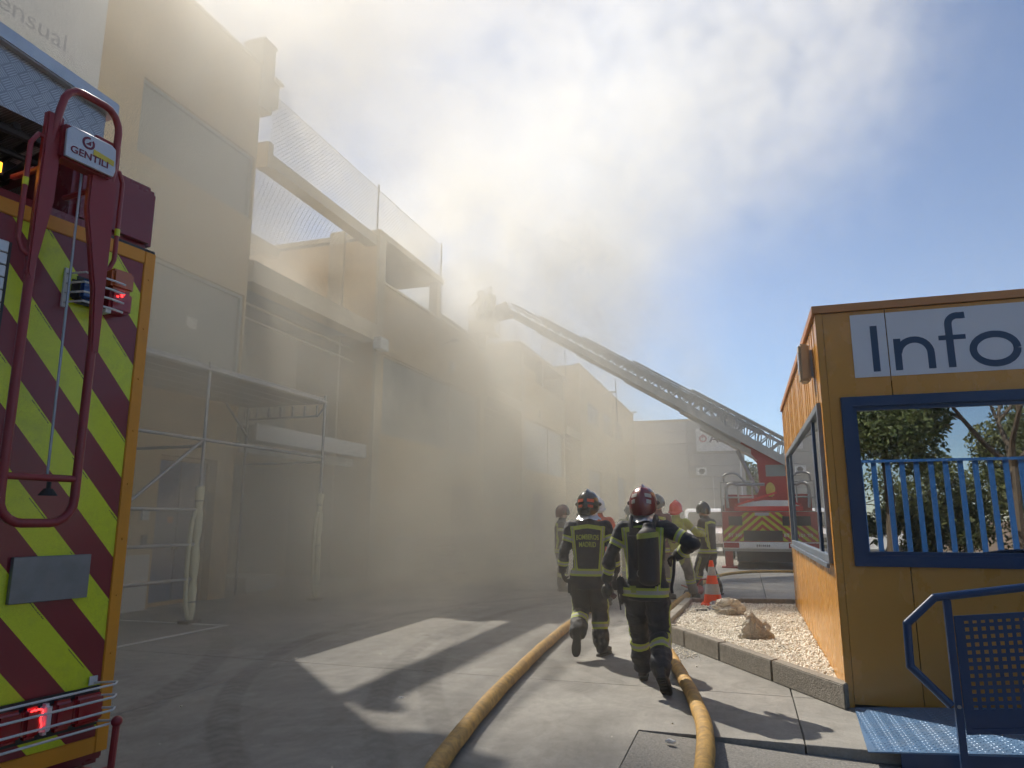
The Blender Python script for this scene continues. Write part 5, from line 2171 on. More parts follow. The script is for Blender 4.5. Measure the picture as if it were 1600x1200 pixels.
for (x, y) in ((-0.5, 25.12), (-0.25, 25.12), (0.5, 25.12), (-0.5, 25.98), (0.5, 25.98)):
    s.tube([(bk.x + x, y, 8.8), (bk.x + x, y, 9.85)], 0.025, 6)
for z in (9.3, 9.58, 9.85):
    s.tube([(bk.x - 0.5, 25.12, z), (bk.x + 0.5, 25.12, z), (bk.x + 0.5, 25.98, z), (bk.x - 0.5, 25.98, z)], 0.022, 6, closed=True)
s.bx(bk.x - 0.22, bk.x + 0.12, 25.4, 25.7, 8.2, 8.72)
s.build("basket", M_ltgrey, lt)
for k in range(3):
    s = MB()
    s.tube([tip + ld * (-0.5 - 2.2 * k) + Vector((0, 0.1 * k, 0)), tip + ld * (-0.55 - 2.2 * k) + Vector((0.03, 0, -1.0 - 0.5 * k))], 0.012, 5)
    s.build("hanging_rope", M_black, lt)
# ------------------------------------------------------------------ people
from mathutils.bvhtree import BVHTree


def gearmat(name, bump=0.35):
    """cloth coloured by the garment attribute, with lime and silver reflex bands where the band attribute says so"""
    m = bpy.data.materials.new(name)
    m.use_nodes = True
    N, L = m.node_tree.nodes, m.node_tree.links
    p = N["Principled BSDF"]
    at = N.new("ShaderNodeAttribute")
    at.attribute_name = "garment"
    ba = N.new("ShaderNodeAttribute")
    ba.attribute_name = "band"
    tc = N.new("ShaderNodeTexCoord")
    n1 = N.new("ShaderNodeTexNoise")
    n1.inputs["Scale"].default_value = 9
    n1.inputs["Detail"].default_value = 7
    L.new(tc.outputs["Object"], n1.inputs[0])
    mr = N.new("ShaderNodeMapRange")
    mr.inputs[1].default_value, mr.inputs[2].default_value, mr.inputs[3].default_value, mr.inputs[4].default_value = 0.3, 0.7, 0.75, 1.3
    L.new(n1.outputs[0], mr.inputs[0])
    sc = N.new("ShaderNodeVectorMath")
    sc.operation = 'SCALE'
    L.new(at.outputs["Color"], sc.inputs[0])
    L.new(mr.outputs[0], sc.inputs["Scale"])

    def cmp_(th):
        q = N.new("ShaderNodeMath")
        q.operation = 'LESS_THAN'
        q.inputs[1].default_value = th
        L.new(ba.outputs["Fac"], q.inputs[0])
        return q.outputs[0]
    m1 = N.new("ShaderNodeMix")
    m1.data_type = 'RGBA'
    L.new(cmp_(1.0), m1.inputs[0])
    L.new(sc.outputs[0], m1.inputs[6])
    m1.inputs[7].default_value = (0.40, 0.46, 0.06, 1)
    m2 = N.new("ShaderNodeMix")
    m2.data_type = 'RGBA'
    L.new(cmp_(0.42), m2.inputs[0])
    L.new(m1.outputs[2], m2.inputs[6])
    m2.inputs[7].default_value = (0.33, 0.33, 0.30, 1)
    L.new(m2.outputs[2], p.inputs["Base Color"])
    p.inputs["Roughness"].default_value = 0.75
    p.inputs["Sheen Weight"].default_value = 0.08
    n2 = N.new("ShaderNodeTexNoise")
    n2.inputs["Scale"].default_value = 60
    n2.inputs["Detail"].default_value = 3
    L.new(tc.outputs["Object"], n2.inputs[0])
    b = N.new("ShaderNodeBump")
    b.inputs["Strength"].default_value = bump
    b.inputs["Distance"].default_value = 0.004
    L.new(n2.outputs[0], b.inputs["Height"])
    L.new(b.outputs[0], p.inputs["Normal"])
    return m


M_gear = gearmat("bunker_gear_cloth")
M_silver = mat("aluminised_cape", (0.62, 0.63, 0.64), 0.3, metal=0.7, var=0.25, scale=14, bump=0.9, bscale=25)
M_hblack = mat("helmet_black", (0.02, 0.022, 0.022), 0.18, coat=0.7, var=0.1)
M_hred = mat("helmet_dark_red", (0.17, 0.012, 0.016), 0.22, coat=0.7, var=0.08, dirt=0.15)
M_horange = mat("helmet_orange_red", (0.75, 0.06, 0.03), 0.25, coat=0.6, var=0.06)
M_hwhite = mat("helmet_white", (0.7, 0.7, 0.68), 0.25, coat=0.6, var=0.06)
M_hgrey = mat("helmet_grey", (0.10, 0.12, 0.11), 0.25, coat=0.6, var=0.06)
M_stor = mat("sticker_orange", (0.62, 0.09, 0.03), 0.4)
M_stgr = mat("sticker_grey", (0.35, 0.34, 0.32), 0.4)
M_glove = mat("glove_black", (0.022, 0.022, 0.024), 0.7, var=0.2, scale=20, bump=0.4)
M_boot = mat("boot_black", (0.020, 0.020, 0.022), 0.5, var=0.25, scale=12, dirt=0.35, dirtcol=(0.10, 0.095, 0.085))
M_packcloth = mat("pack_black", (0.016, 0.017, 0.020), 0.65, var=0.2, scale=12, bump=0.5, bscale=50)
NAVY, SKIN, LIME, GREYT = (0.016, 0.018, 0.024), (0.42, 0.24, 0.16), (0.36, 0.40, 0.07), (0.15, 0.145, 0.13)


def loft(mb, secs, n=20):
    """secs: (centre, rx, ry, yaw-free) horizontal elliptical rings, joined and capped"""
    vs, fs = [], []
    for c, rx, ry in secs:
        for j in range(n):
            a = 2 * math.pi * j / n
            ca, sa = math.cos(a), math.sin(a)
            k = 0.82
            vs.append((c[0] + rx * math.copysign(abs(ca) ** k, ca), c[1] + ry * math.copysign(abs(sa) ** k, sa), c[2]))
    for i in range(len(secs) - 1):
        for j in range(n):
            fs.append((i * n + j, i * n + (j + 1) % n, (i + 1) * n + (j + 1) % n, (i + 1) * n + j))
    fs.append(tuple(range(n - 1, -1, -1)))
    fs.append(tuple((len(secs) - 1) * n + j for j in range(n)))
    mb.add(vs, fs)


def limb(mb, pts, rs, n=14):
    P = [Vector(p) for p in pts]
    mb.tube(P, list(rs), n)
    for p, r in zip(P, rs):
        mb.ell(p, (r, r, r), n, 10)


def remeshed(mb, voxel, smooth=4, name="m"):
    me = bpy.data.meshes.new(name)
    me.from_pydata([tuple(v) for v in mb.V], [], mb.F)
    o = bpy.data.objects.new("tmp_" + name, me)
    COL.objects.link(o)
    r = o.modifiers.new("r", 'REMESH')
    r.mode = 'VOXEL'
    r.voxel_size = voxel
    if smooth:
        sm = o.modifiers.new("s", 'SMOOTH')
        sm.factor = 0.6
        sm.iterations = smooth
    dg = bpy.context.evaluated_depsgraph_get()
    out = bpy.data.meshes.new_from_object(o.evaluated_get(dg))
    bpy.data.objects.remove(o)
    bpy.data.meshes.remove(me)
    out.name = name
    return out


def seg_dist(P, a, b):
    a, b = np.array(a), np.array(b)
    d = b - a
    t = np.clip(((P - a) @ d) / (d @ d), 0, 1)
    return np.linalg.norm(P - (a + t[:, None] * d), axis=1), t


def hand(mb, wrist, fwd, palm_n, side, curl=0.5, s=1.0):
    """glove: palm plus five bent fingers. fwd: wrist->knuckles, palm_n: out of the palm, side: +1 if the thumb is on fwd x palm_n"""
    w, f, nrm = Vector(wrist), Vector(fwd).normalized(), Vector(palm_n).normalized()
    nrm = (nrm - f * nrm.dot(f)).normalized()
    lat = f.cross(nrm) * side
    M = Matrix((lat, nrm, f)).transposed()
    mb.tube([w - f * 0.05 * s, w + f * 0.012 * s], [0.040 * s, 0.034 * s], 10)
    mb.ell(w + f * 0.045 * s, (0.043 * s, 0.020 * s, 0.055 * s), 12, 8, M)
    for i, (o, l) in enumerate(((0.031, 0.075), (0.010, 0.083), (-0.012, 0.077), (-0.032, 0.060))):
        p = w + f * (0.085 - abs(i - 1.2) * 0.005) * s + lat * o * s
        ang = curl * (0.7 + 0.12 * i)
        d = f
        for k, (ln, r) in enumerate(((0.45, 0.0115), (0.32, 0.0105), (0.25, 0.0095))):
            d = (d * math.cos(ang) + nrm * math.sin(ang)).normalized() if k == 0 else (Matrix.Rotation(ang * 1.0, 3, lat * -side if False else d.cross(nrm).normalized()) @ d if d.cross(nrm).length > 0.05 else d)
            q = p + d * l * ln * s
            mb.tube([p, q], [r * s, r * s * 0.95], 8)
            mb.ell(q, (r * s,) * 3, 8, 6)
            p = q
    p = w + f * 0.025 * s + lat * 0.034 * s
    d = (f * 0.75 + lat * 0.65 + nrm * 0.35).normalized()
    for ln, r in ((0.038, 0.0135), (0.030, 0.012)):
        q = p + d * ln * s
        mb.tube([p, q], [r * s, r * s * 0.93], 8)
        mb.ell(q, (r * s,) * 3, 8, 6)
        p = q
        d = (d + nrm * 0.4 - lat * 0.25).normalized()


def boot(parent, ankle, toe_dir, shin_dir, s=1.0):
    """rubber boot: side profile given depth and rounded, on a lugged sole"""
    a = Vector(ankle)
    up = Vector(shin_dir).normalized()
    f = Vector(toe_dir)
    f = (f - up * f.dot(up) * 0.0).normalized()
    lat = f.cross(up).normalized()
    up2 = lat.cross(f).normalized()
    mb = MB()

    def P(u, v, w):
        return a + (f * u + up2 * v + lat * w) * s
    secs = [(-0.075, 0.036, 0.0, 0.03), (-0.055, 0.045, -0.06, 0.10), (0.0, 0.046, -0.068, 0.10), (0.05, 0.045, -0.068, 0.055), (0.11, 0.050, -0.068, 0.012), (0.17, 0.050, -0.068, -0.005), (0.205, 0.040, -0.066, -0.012), (0.225, 0.020, -0.06, -0.025)]
    n = 12
    vs, fs = [], []
    for u, hw, lo, hi in secs:
        c, h = (lo + hi) / 2, (hi - lo) / 2
        for j in range(n):
            an = 2 * math.pi * j / n
            ca, sa = math.cos(an), math.sin(an)
            vs.append(P(u, c + h * math.copysign(abs(sa) ** 0.6, sa), hw * math.copysign(abs(ca) ** 0.6, ca)))
    for i in range(len(secs) - 1):
        for j in range(n):
            fs.append((i * n + j, i * n + (j + 1) % n, (i + 1) * n + (j + 1) % n, (i + 1) * n + j))
    fs.append(tuple(range(n - 1, -1, -1)))
    fs.append(tuple((len(secs) - 1) * n + j for j in range(n)))
    mb.add(vs, fs)
    mb.tube([P(-0.01, 0.0, 0), P(-0.012, 0.12, 0)], [0.058 * s, 0.062 * s], 12)
    b = mb.build("boot", M_boot, parent, smooth=True, world=False, angle=60)
    so = MB()
    out = [(-0.085, -0.03), (-0.07, -0.043), (0.0, -0.042), (0.06, -0.042), (0.13, -0.053), (0.19, -0.046), (0.228, -0.02), (0.228, 0.02), (0.19, 0.046), (0.13, 0.053), (0.06, 0.042), (0.0, 0.042), (-0.07, 0.043), (-0.085, 0.03)]
    top_, bot = [P(u, -0.066, w) for u, w in out], [P(u, -0.09, w) for u, w in out]
    k = len(out)
    so.add(top_ + bot, [tuple(range(k)), tuple(range(2 * k - 1, k - 1, -1))] + [(i, k + i, k + (i + 1) % k, (i + 1) % k) for i in range(k)])
    for i in range(7):
        u = -0.06 + i * 0.042
        p = P(u, -0.0925, 0)
        so.obx(p, (0.07 * s, 0.02 * s, 0.008 * s), Matrix((lat, f, up2)).transposed())
    so.build("sole", M_rubber, b, world=False)
    return b


def helmet(parent, c, fwd, paint, sticker=None, s=1.0, visor=True, brim=False, up=(0, 0, 1)):
    c, f = Vector(c), Vector(fwd).normalized()
    upv = Vector(up).normalized()
    lat = f.cross(upv).normalized()
    upv = lat.cross(f).normalized()

    def P(th, ph, k=1.0):
        """th from crown, ph around from the front"""
        x = math.sin(th) * math.sin(ph)
        y = math.sin(th) * math.cos(ph)
        z = math.cos(th)
        back = max(0, -y)
        rx, ry, rz = 0.132, 0.155 + 0.012 * back, 0.150
        ridge = 0.016 * math.exp(-(x / 0.10) ** 2) * max(0, z + 0.25)
        flare = 0.02 * max(0, -z - 0.25)
        zz = z * rz - back * 0.055 * max(0, 0.4 - z)
        return c + (lat * x * (rx + flare) * k + f * y * (ry + flare + 0.3 * ridge) * k + upv * (zz * k + ridge + (0.02 if brim else 0.015) * z)) * s
    n, m_ = 40, 16
    mb = MB()
    vs, fs = [], []
    for i in range(m_ + 1):
        for j in range(n):
            ph = 2 * math.pi * j / n
            tmax = R(102 + 16 * max(0, -math.cos(ph)) + 8 * abs(math.sin(ph)))
            vs.append(P(0.001 + tmax * i / m_, ph))
    for i in range(m_):
        for j in range(n):
            fs.append((i * n + j, (i + 1) * n + j, (i + 1) * n + (j + 1) % n, i * n + (j + 1) % n))
    k = len(vs)
    for j in range(n):
        ph = 2 * math.pi * j / n
        tmax = R(102 + 16 * max(0, -math.cos(ph)) + 8 * abs(math.sin(ph)))
        vs.append(P(tmax, ph, 0.90))
    for j in range(n):
        fs.append((m_ * n + j, k + j, k + (j + 1) % n, m_ * n + (j + 1) % n))
    mb.add(vs, fs)
    h = mb.build("helmet", paint, parent, smooth=True, world=False, angle=50)
    if visor:
        mb = MB()
        vs, fs = [], []
        for i in range(5):
            for j in range(13):
                ph = R(-62 + 124 * j / 12)
                vs.append(P(R(66 + i * 11), ph, 1.03))
        for i in range(4):
            for j in range(12):
                fs.append((i * 13 + j, (i + 1) * 13 + j, (i + 1) * 13 + j + 1, i * 13 + j + 1))
        mb.add(vs, fs)
        for sg in (-1, 1):
            q = P(R(88), sg * R(85), 1.02)
            mb.ell(q, (0.022 * s, 0.022 * s, 0.022 * s), 8, 6)
        mb.build("visor", mat("smoked_visor", (0.03, 0.03, 0.025), 0.08, var=0.02, spec=0.8), h, smooth=True, world=False)
    if sticker:
        for (p0, p1, t0, t1, mm) in sticker:
            for sg in (-1, 1):
                mb = MB()
                vs, fs = [], []
                for i in range(4):
                    for j in range(6):
                        ph = R(180 - sg * (p0 + (p1 - p0) * j / 5))
                        vs.append(P(R(t0 + (t1 - t0) * i / 3 + 3 * j / 5), ph, 1.012))
                for i in range(3):
                    for j in range(5):
                        fs.append((i * 6 + j, (i + 1) * 6 + j, (i + 1) * 6 + j + 1, i * 6 + j + 1))
                mb.add(vs, fs)
                mb.build("reflective_sticker", mm, h, smooth=True, world=False)
    if brim:
        mb = MB()
        vs = []
        for j in range(n):
            ph = 2 * math.pi * j / n
            vs.append(P(R(98), ph, 1.0))
            vs.append(P(R(104), ph, 1.22 + 0.1 * max(0, math.cos(ph))))
        mb.add(vs, [(2 * j, 2 * j + 1, (2 * j + 3) % (2 * n), (2 * j + 2) % (2 * n)) for j in range(n)])
        mb.build("brim", paint, h, smooth=True, world=False)
    return h


def cape(parent, c, fwd, s=1.0, m=None):
    """silver neck protector hanging from the helmet rim"""
    c, f = Vector(c), Vector(fwd).normalized()
    lat = f.cross(Z3).normalized()
    mb = MB()
    n, rows = 28, 7
    rg = random.Random(8)
    for i in range(rows):
        t = i / (rows - 1)
        for j in range(n + 1):
            ph = R(180 - 130 + 260 * j / n)
            fold = 0.010 * math.sin(j * 1.9 + i * 0.7) * t + rg.uniform(-0.003, 0.003)
            r = 0.108 - 0.012 * math.sin(math.pi * t) + 0.045 * t * t + fold
            mb.V.append(tuple(c + (lat * math.sin(ph) * r * 1.02 + f * (math.cos(ph) * r * 1.1 - 0.008) - Z3 * (0.06 + 0.115 * t + 0.01 * math.sin(j * 0.9))) * s))
    for i in range(rows - 1):
        for j in range(n):
            k = i * (n + 1) + j
            mb.F.append((k, k + n + 1, k + n + 2, k + 1))
            mb.M.append(0)
    return mb.build("neck_cape", m or M_silver, parent, smooth=True, world=False, angle=70)


def person(label, loc, rz, J, cat="firefighter", group=None, voxel=0.012, jacket=NAVY, trousers=NAVY, bands=True, s=1.0, hands=True, wrinkle=1.0,
           jacket_len=0.80, curls=(0.6, 0.6), loose=1.0, seed=0, palm=((1, 0, 0), (-1, 0, 0)), band_z=None):
    t = thing("person", label, cat, loc, rz, group)
    V = {k: Vector(v) * s for k, v in J.items()}
    mb = MB()
    pel, wai, che, nec, hea = V["pelvis"], V["waist"], V["chest"], V["neck"], V["head"]
    hem = pel.lerp(wai, -0.35)
    hem.z = jacket_len * s
    # jacket trunk
    L_s = loose
    loft(mb, [(hem, 0.195 * s * L_s, 0.150 * s * L_s), (hem.lerp(wai, 0.35), 0.192 * s * L_s, 0.148 * s), (wai, 0.185 * s * L_s, 0.140 * s * L_s), (wai.lerp(che, 0.5), 0.198 * s, 0.148 * s),
              (che, 0.215 * s, 0.152 * s), (che.lerp(nec, 0.35), 0.215 * s, 0.140 * s), (che.lerp(nec, 0.66), 0.180 * s, 0.118 * s), (che.lerp(nec, 0.88), 0.115 * s, 0.095 * s), (nec, 0.078 * s, 0.082 * s)])
    # pelvis and seat of the trousers
    loft(mb, [((pel.x, pel.y, pel.z - 0.13 * s), 0.15 * s, 0.11 * s), ((pel.x, pel.y - 0.01, pel.z - 0.06 * s), 0.178 * s, 0.135 * s), (pel, 0.18 * s, 0.135 * s), (wai, 0.17 * s, 0.12 * s)])
    # collar, neck, head with face
    mb.tube([nec - Vector((0, 0, 0.03)) * s, nec.lerp(hea, 0.55)], [0.085 * s, 0.078 * s], 16)
    hd = Vector(J.get("look", (0, 1, 0))).normalized()
    hl = hd.cross(Z3).normalized()
    Mh = Matrix((hl, hd, hl.cross(hd))).transposed()
    mb.ell(hea + Vector((0, 0, 0.01)) * s, (0.076 * s, 0.095 * s, 0.112 * s), 18, 12, Mh)
    mb.ell(hea + hd * 0.045 * s - Z3 * 0.065 * s, (0.05 * s, 0.048 * s, 0.045 * s), 12, 8, Mh)
    mb.ell(hea + hd * 0.100 * s - Z3 * 0.018 * s, (0.014 * s, 0.022 * s, 0.026 * s), 8, 6, Mh)
    for sg in (-1, 1):
        mb.ell(hea + hl * sg * 0.078 * s - Z3 * 0.01 * s, (0.012 * s, 0.022 * s, 0.032 * s), 8, 6, Mh)
    segs = []
    for sd_, sg in (("l", -1), ("r", 1)):
        sh, el, wr = V["sh_" + sd_], V["el_" + sd_], V["wr_" + sd_]
        rr = (0.082 * s, 0.068 * s, 0.060 * s, 0.064 * s, 0.055 * s, 0.050 * s)
        pts = [sh, sh.lerp(el, 0.5), el, el.lerp(wr, 0.3), el.lerp(wr, 0.75), wr]
        limb(mb, pts, rr)
        mb.ell(che.lerp(sh, 0.72) + Vector((0, 0, 0.015 * s)), (0.10 * s, 0.10 * s, 0.085 * s), 14, 10)
        segs.append(("ua" + sd_, sh, el, 0.075 * s))
        segs.append(("fa" + sd_, el, wr, 0.060 * s))
        hp, kn, an = V["hip_" + sd_], V["kn_" + sd_], V["an_" + sd_]
        sh_d = (kn - an).normalized()
        rl = (0.125 * s, 0.118 * s, 0.102 * s, 0.097 * s, 0.092 * s, 0.096 * s, 0.094 * s)
        cuff = an + sh_d * 0.055 * s
        limb(mb, [hp, hp.lerp(kn, 0.5), kn + Vector((0, 0.01, 0)), kn.lerp(an, 0.25), kn.lerp(an, 0.5), an + sh_d * 0.14 * s, cuff], rl)
        segs.append(("th" + sd_, hp, kn, 0.105 * s))
        segs.append(("sn" + sd_, kn, an, 0.086 * s))
        # foot inside the boot keeps the body whole
        toe = Vector(J["toe_" + sd_]).normalized()
        mb.tube([an + sh_d * 0.08 * s, an, an + toe * 0.12 * s - sh_d * 0.025 * s], [0.05 * s, 0.045 * s, 0.03 * s], 10)
        if not hands:
            hh = V["hd_" + sd_] - V["wr_" + sd_]
            mb.tube([wr, wr + hh * 0.5, wr + hh], [0.034 * s, 0.044 * s, 0.03 * s], 10)
    segs.append(("trunk", hem, che, 0.17 * s))
    segs.append(("shoulders", V["sh_l"] * 0.6 + V["sh_r"] * 0.4, V["sh_r"] * 0.6 + V["sh_l"] * 0.4, 0.13 * s))
    segs.append(("seat", pel - Vector((0, 0, 0.08 * s)), pel, 0.15 * s))
    segs.append(("head", nec.lerp(hea, 0.6), hea + Vector((0, 0, 0.06 * s)), 0.085 * s))
    me = remeshed(mb, voxel, 3 if voxel < 0.02 else 2, "body")
    n = len(me.vertices)
    P = np.empty(n * 3)
    me.vertices.foreach_get("co", P)
    P = P.reshape(-1, 3)
    NV = np.empty(n * 3)
    me.vertices.foreach_get("normal", NV)
    NV = NV.reshape(-1, 3)
    D_ = np.stack([seg_dist(P, a, b)[0] - r for _, a, b, r in segs], 1)
    T = np.stack([seg_dist(P, a, b)[1] for _, a, b, r in segs], 1)
    Lr = np.array([(b - a).length for _, a, b, r in segs])
    own = D_.argmin(1)
    names = [q[0] for q in segs]
    # folds
    if wrinkle > 0:
        amp = np.zeros(n)
        for i in range(n):
            p = P[i]
            nm = names[own[i]]
            if nm == "head":
                continue
            q = Vector((p[0] * 6 + seed, p[1] * 6, p[2] * 11))
            a = 0.011 * mnoise.noise(q) + 0.009 * (0.5 - abs(mnoise.noise(q * 2.1))) + 0.0028 * mnoise.noise(q * 4.5)
            k = 1.0
            if nm[:2] in ("sn", "fa"):
                k = 1.7 if nm[:2] == 'sn' else 1.35
            if nm[:2] == 'th':
                k = 1.5
            if nm in ("trunk", "shoulders"):
                k = 0.8
            amp[i] = a * k * wrinkle
        P = P + NV * amp[:, None]
        me.vertices.foreach_set("co", P.ravel())
    # garment colours
    col = np.zeros((n, 4))
    col[:, 3] = 1
    jk, tr, bt, sk = np.array(jacket), np.array(trousers), np.array((0.02, 0.02, 0.022)), np.array(SKIN)
    band = np.full(n, 9.0)
    for i, nm in enumerate(names):
        msk = own == i
        if nm[:2] in ("ua", "fa") or nm in ("trunk", "shoulders"):
            col[msk, :3] = jk
        elif nm[:2] in ("th", "sn", "se"):
            col[msk, :3] = tr
        else:
            col[msk, :3] = sk
    low = (P[:, 2] > (jacket_len - 0.01) * s) & np.isin(own, [names.index("seat"), names.index("thl"), names.index("thr")])
    col[low, :3] = jk
    ctop = (P[:, 2] > nec.z - 0.02) & (P[:, 2] < nec.z + 0.05 * s) & (own == names.index("head"))
    col[ctop, :3] = jk
    for sd_ in "lr":
        i = names.index("sn" + sd_)
        msk = (own == i) & (T[:, i] > 0.97)
        col[msk, :3] = bt
        i = names.index("fa" + sd_)
        wrm = (own == i) & (T[:, i] >= 0.999)
        col[wrm, :3] = bt

    def setb(msk, val):
        band[msk] = np.minimum(band[msk], val[msk])
    if bands:
        for sd_ in "lr":
            for nm, tt, hw in (("ua", 0.52, 0.033), ("fa", 0.62, 0.030), ("sn", 0.40, 0.040)):
                i = names.index(nm + sd_)
                setb(own == i, np.abs(T[:, i] - tt) * Lr[i] / (hw * s))
            # stripe down the outer side of the trousers
            for nm in ("th", "sn"):
                i = names.index(nm + sd_)
                a, b = segs[i][1], segs[i][2]
                ax = np.array(a)[None] + T[:, i][:, None] * np.array(b - a)[None]
                lat_ = np.abs(P[:, 1] - ax[:, 1] + 0.015)
                outer = (P[:, 0] - ax[:, 0]) * (1 if sd_ == "r" else -1) > 0.03
                rngm = (T[:, i] > 0.35) if nm == "th" else (T[:, i] < 0.38)
                setb((own == i) & outer & rngm & (P[:, 2] < (jacket_len - 0.02) * s), lat_ / (0.026 * s))
        body = np.isin(own, [names.index("trunk"), names.index("shoulders"), names.index("seat"), names.index("thl"), names.index("thr")])
        zb = (band_z or jacket_len + 0.075) * s
        setb(body, np.abs(P[:, 2] - zb) / (0.042 * s))
        cx = che.x
        trunk = np.isin(own, [names.index("trunk"), names.index("shoulders"), names.index("ual"), names.index("uar")])
        zt = che.z + 0.10 * s
        zz = P[:, 2]
        # yoke across the shoulders and two uprights, front and back
        yk = np.abs(zz - (zt + 0.0 - 0.25 * np.abs(P[:, 0] - cx) ** 1.3)) / (0.024 * s)
        setb(trunk & (np.abs(P[:, 0] - cx) < 0.20 * s), np.maximum(0.45, yk))
        for sg in (-1, 1):
            xx = cx + sg * (0.125 + 0.05 * (zz - (jacket_len)) / 0.6) * s
            up_ = np.abs(P[:, 0] - xx) / (0.024 * s)
            setb(trunk & (zz < zt) & (zz > zb), 0.26 + 0.74 * up_)
    ca = me.color_attributes.new("garment", 'FLOAT_COLOR', 'POINT')
    ca.data.foreach_set("color", col.ravel())
    fa = me.attributes.new("band", 'FLOAT', 'POINT')
    fa.data.foreach_set("value", band)
    me.materials.clear()
    me.materials.append(M_gear)
    me.polygons.foreach_set("use_smooth", [True] * len(me.polygons))
    o = bpy.data.objects.new("body", me)
    COL.objects.link(o)
    o.parent = t
    WM[o.name] = WM[t.name]
    if hands:
        for k, sd_ in enumerate("lr"):
            mb = MB()
            w = V["wr_" + sd_]
            hand(mb, w, V["hd_" + sd_] - w, palm[k], 1 if sd_ == "l" else -1, curls[k], 1.12 * s)
            hm = remeshed(mb, 0.0045, 2, "glove")
            hm.materials.clear()
            hm.materials.append(M_glove)
            hm.polygons.foreach_set("use_smooth", [True] * len(hm.polygons))
            ho = bpy.data.objects.new("glove", hm)
            COL.objects.link(ho)
            ho.parent = t
            WM[ho.name] = WM[t.name]
    for sd_ in "lr":
        boot(t, V["an_" + sd_], J["toe_" + sd_], V["kn_" + sd_] - V["an_" + sd_], s)
    t["_top"] = 1
    del t["_top"]
    return t, o, V


def project_text(text, size, cx, z, width, body, parent, m, face=-1, curve=0.0):
    """letters laid on the back of a jacket"""
    r = lettering(text, size, (0, 0, 0), X3, Z3, m, None, width=width, bold=0.0016, depth=0.0006)
    me = r.data
    b = bmesh.new()
    b.from_mesh(me)
    bmesh.ops.subdivide_edges(b, edges=[e for e in b.edges if e.calc_length() > 0.02], cuts=2)
    bv = BVHTree.FromPolygons([v.co for v in body.data.vertices], [tuple(p.vertices) for p in body.data.polygons])
    for v in b.verts:
        x = v.co.x - width / 2 + cx
        q = Vector((x, face * 2.0, v.co.z + z - curve * (x - cx) ** 2))
        hit = bv.ray_cast(q, Vector((0, -face, 0)))
        y = hit[0].y if hit[0] else -0.15
        v.co = Vector((q.x, y + face * 0.004 + v.co.y * 0.3, q.z))
    b.to_mesh(me)
    b.free()
    r.parent = parent
    WM[r.name] = WM[parent.name]
    return r


M_lettergear = mat("lime_lettering", (0.40, 0.45, 0.07), 0.6, var=0.05)
FG = "firefighters in the yard"

# --- walker with the red helmet
J1 = dict(pelvis=(0.01, 0, 0.96), waist=(0.0, 0.03, 1.10), chest=(-0.01, 0.07, 1.38), neck=(-0.015, 0.10, 1.55), head=(-0.01, 0.15, 1.665), look=(0.05, 1, -0.1),
          sh_l=(-0.205, 0.04, 1.47), el_l=(-0.335, -0.01, 1.20), wr_l=(-0.385, 0.07, 0.985), hd_l=(-0.395, 0.10, 0.88),
          sh_r=(0.205, 0.04, 1.47), el_r=(0.475, -0.04, 1.33), wr_r=(0.31, 0.13, 1.22), hd_r=(0.22, 0.19, 1.18),
          hip_l=(-0.10, 0, 0.90), kn_l=(-0.10, 0.20, 0.53), an_l=(-0.09, 0.36, 0.095), toe_l=(-0.1, 1, 0),
          hip_r=(0.10, 0, 0.90), kn_r=(0.115, 0.03, 0.50), an_r=(0.15, -0.34, 0.20), toe_r=(0.15, 0.75, -0.66))
t1, body1, V1 = person("firefighter in dark red helmet carrying a black air pack, one hand on hip", (-0.955, 7.16, 0), R(2), J1, group=FG, voxel=0.0105, curls=(0.55, 0.7), seed=3.0,
                       palm=((1, 0.2, 0), (-0.2, 0.2, -1)))
hp = Vector((-0.01, 0.135, 1.715))
helmet(t1, hp, (0.05, 1, -0.05), M_hred, [(18, 48, 58, 70, M_stgr), (24, 44, 76, 86, M_stgr)], s=1.06)
cape(t1, hp, (0.05, 1, 0))
# air pack
mb = MB()
mb.tube([(0.06, -0.235, 1.00), (0.06, -0.235, 1.40)], 0.100, 20)
mb.obx((0.0, -0.185, 1.2), (0.27, 0.10, 0.42))
mb.ell((0.06, -0.235, 1.40), (0.10, 0.10, 0.085), 18, 10)
mb.ell((0.06, -0.235, 1.00), (0.10, 0.10, 0.055), 18, 10)
mb.tube([(0.06, -0.21, 1.42), (0.06, -0.19, 1.52)], [0.075, 0.045], 14)
me = remeshed(mb, 0.010, 3, "air_cylinder")
me.materials.clear()
me.materials.append(M_packcloth)
me.polygons.foreach_set("use_smooth", [True] * len(me.polygons))
ap = bpy.data.objects.new("air_cylinder", me)
COL.objects.link(ap)
ap.parent = t1
WM[ap.name] = WM[t1.name]
mb = MB()
mb.obx((0.0, -0.155, 1.22), (0.24, 0.035, 0.52))
mb.obx((-0.075, -0.19, 1.24), (0.09, 0.06, 0.40))
mb.obx((0.0, -0.16, 0.985), (0.30, 0.06, 0.09))
mb.build("back_plate", M_packcloth, t1, world=False, bevel=0.015)
mb = MB()
mb.tube([(0.055, -0.2, 1.525), (0.055, -0.262, 1.46), (0.055, -0.31, 1.44)], [0.078, 0.084, 0.05], 18, caps=False)
mb.V = []
mb.F = []
mb.M = []
for i in range(2):
    for j in range(13):
        a = R(190 + 160 * j / 12)
        mb.V.append((0.06 + 0.1035 * math.cos(a), -0.235 + 0.1035 * math.sin(a), 1.435 - i * 0.05 + 0.012 * math.cos(a)))
for j in range(12):
    mb.F.append((j, j + 1, j + 14, j + 13))
    mb.M.append(0)
mb.build("lime_band", mat("dull_lime", (0.26, 0.30, 0.05), 0.6), t1, world=False, smooth=True)
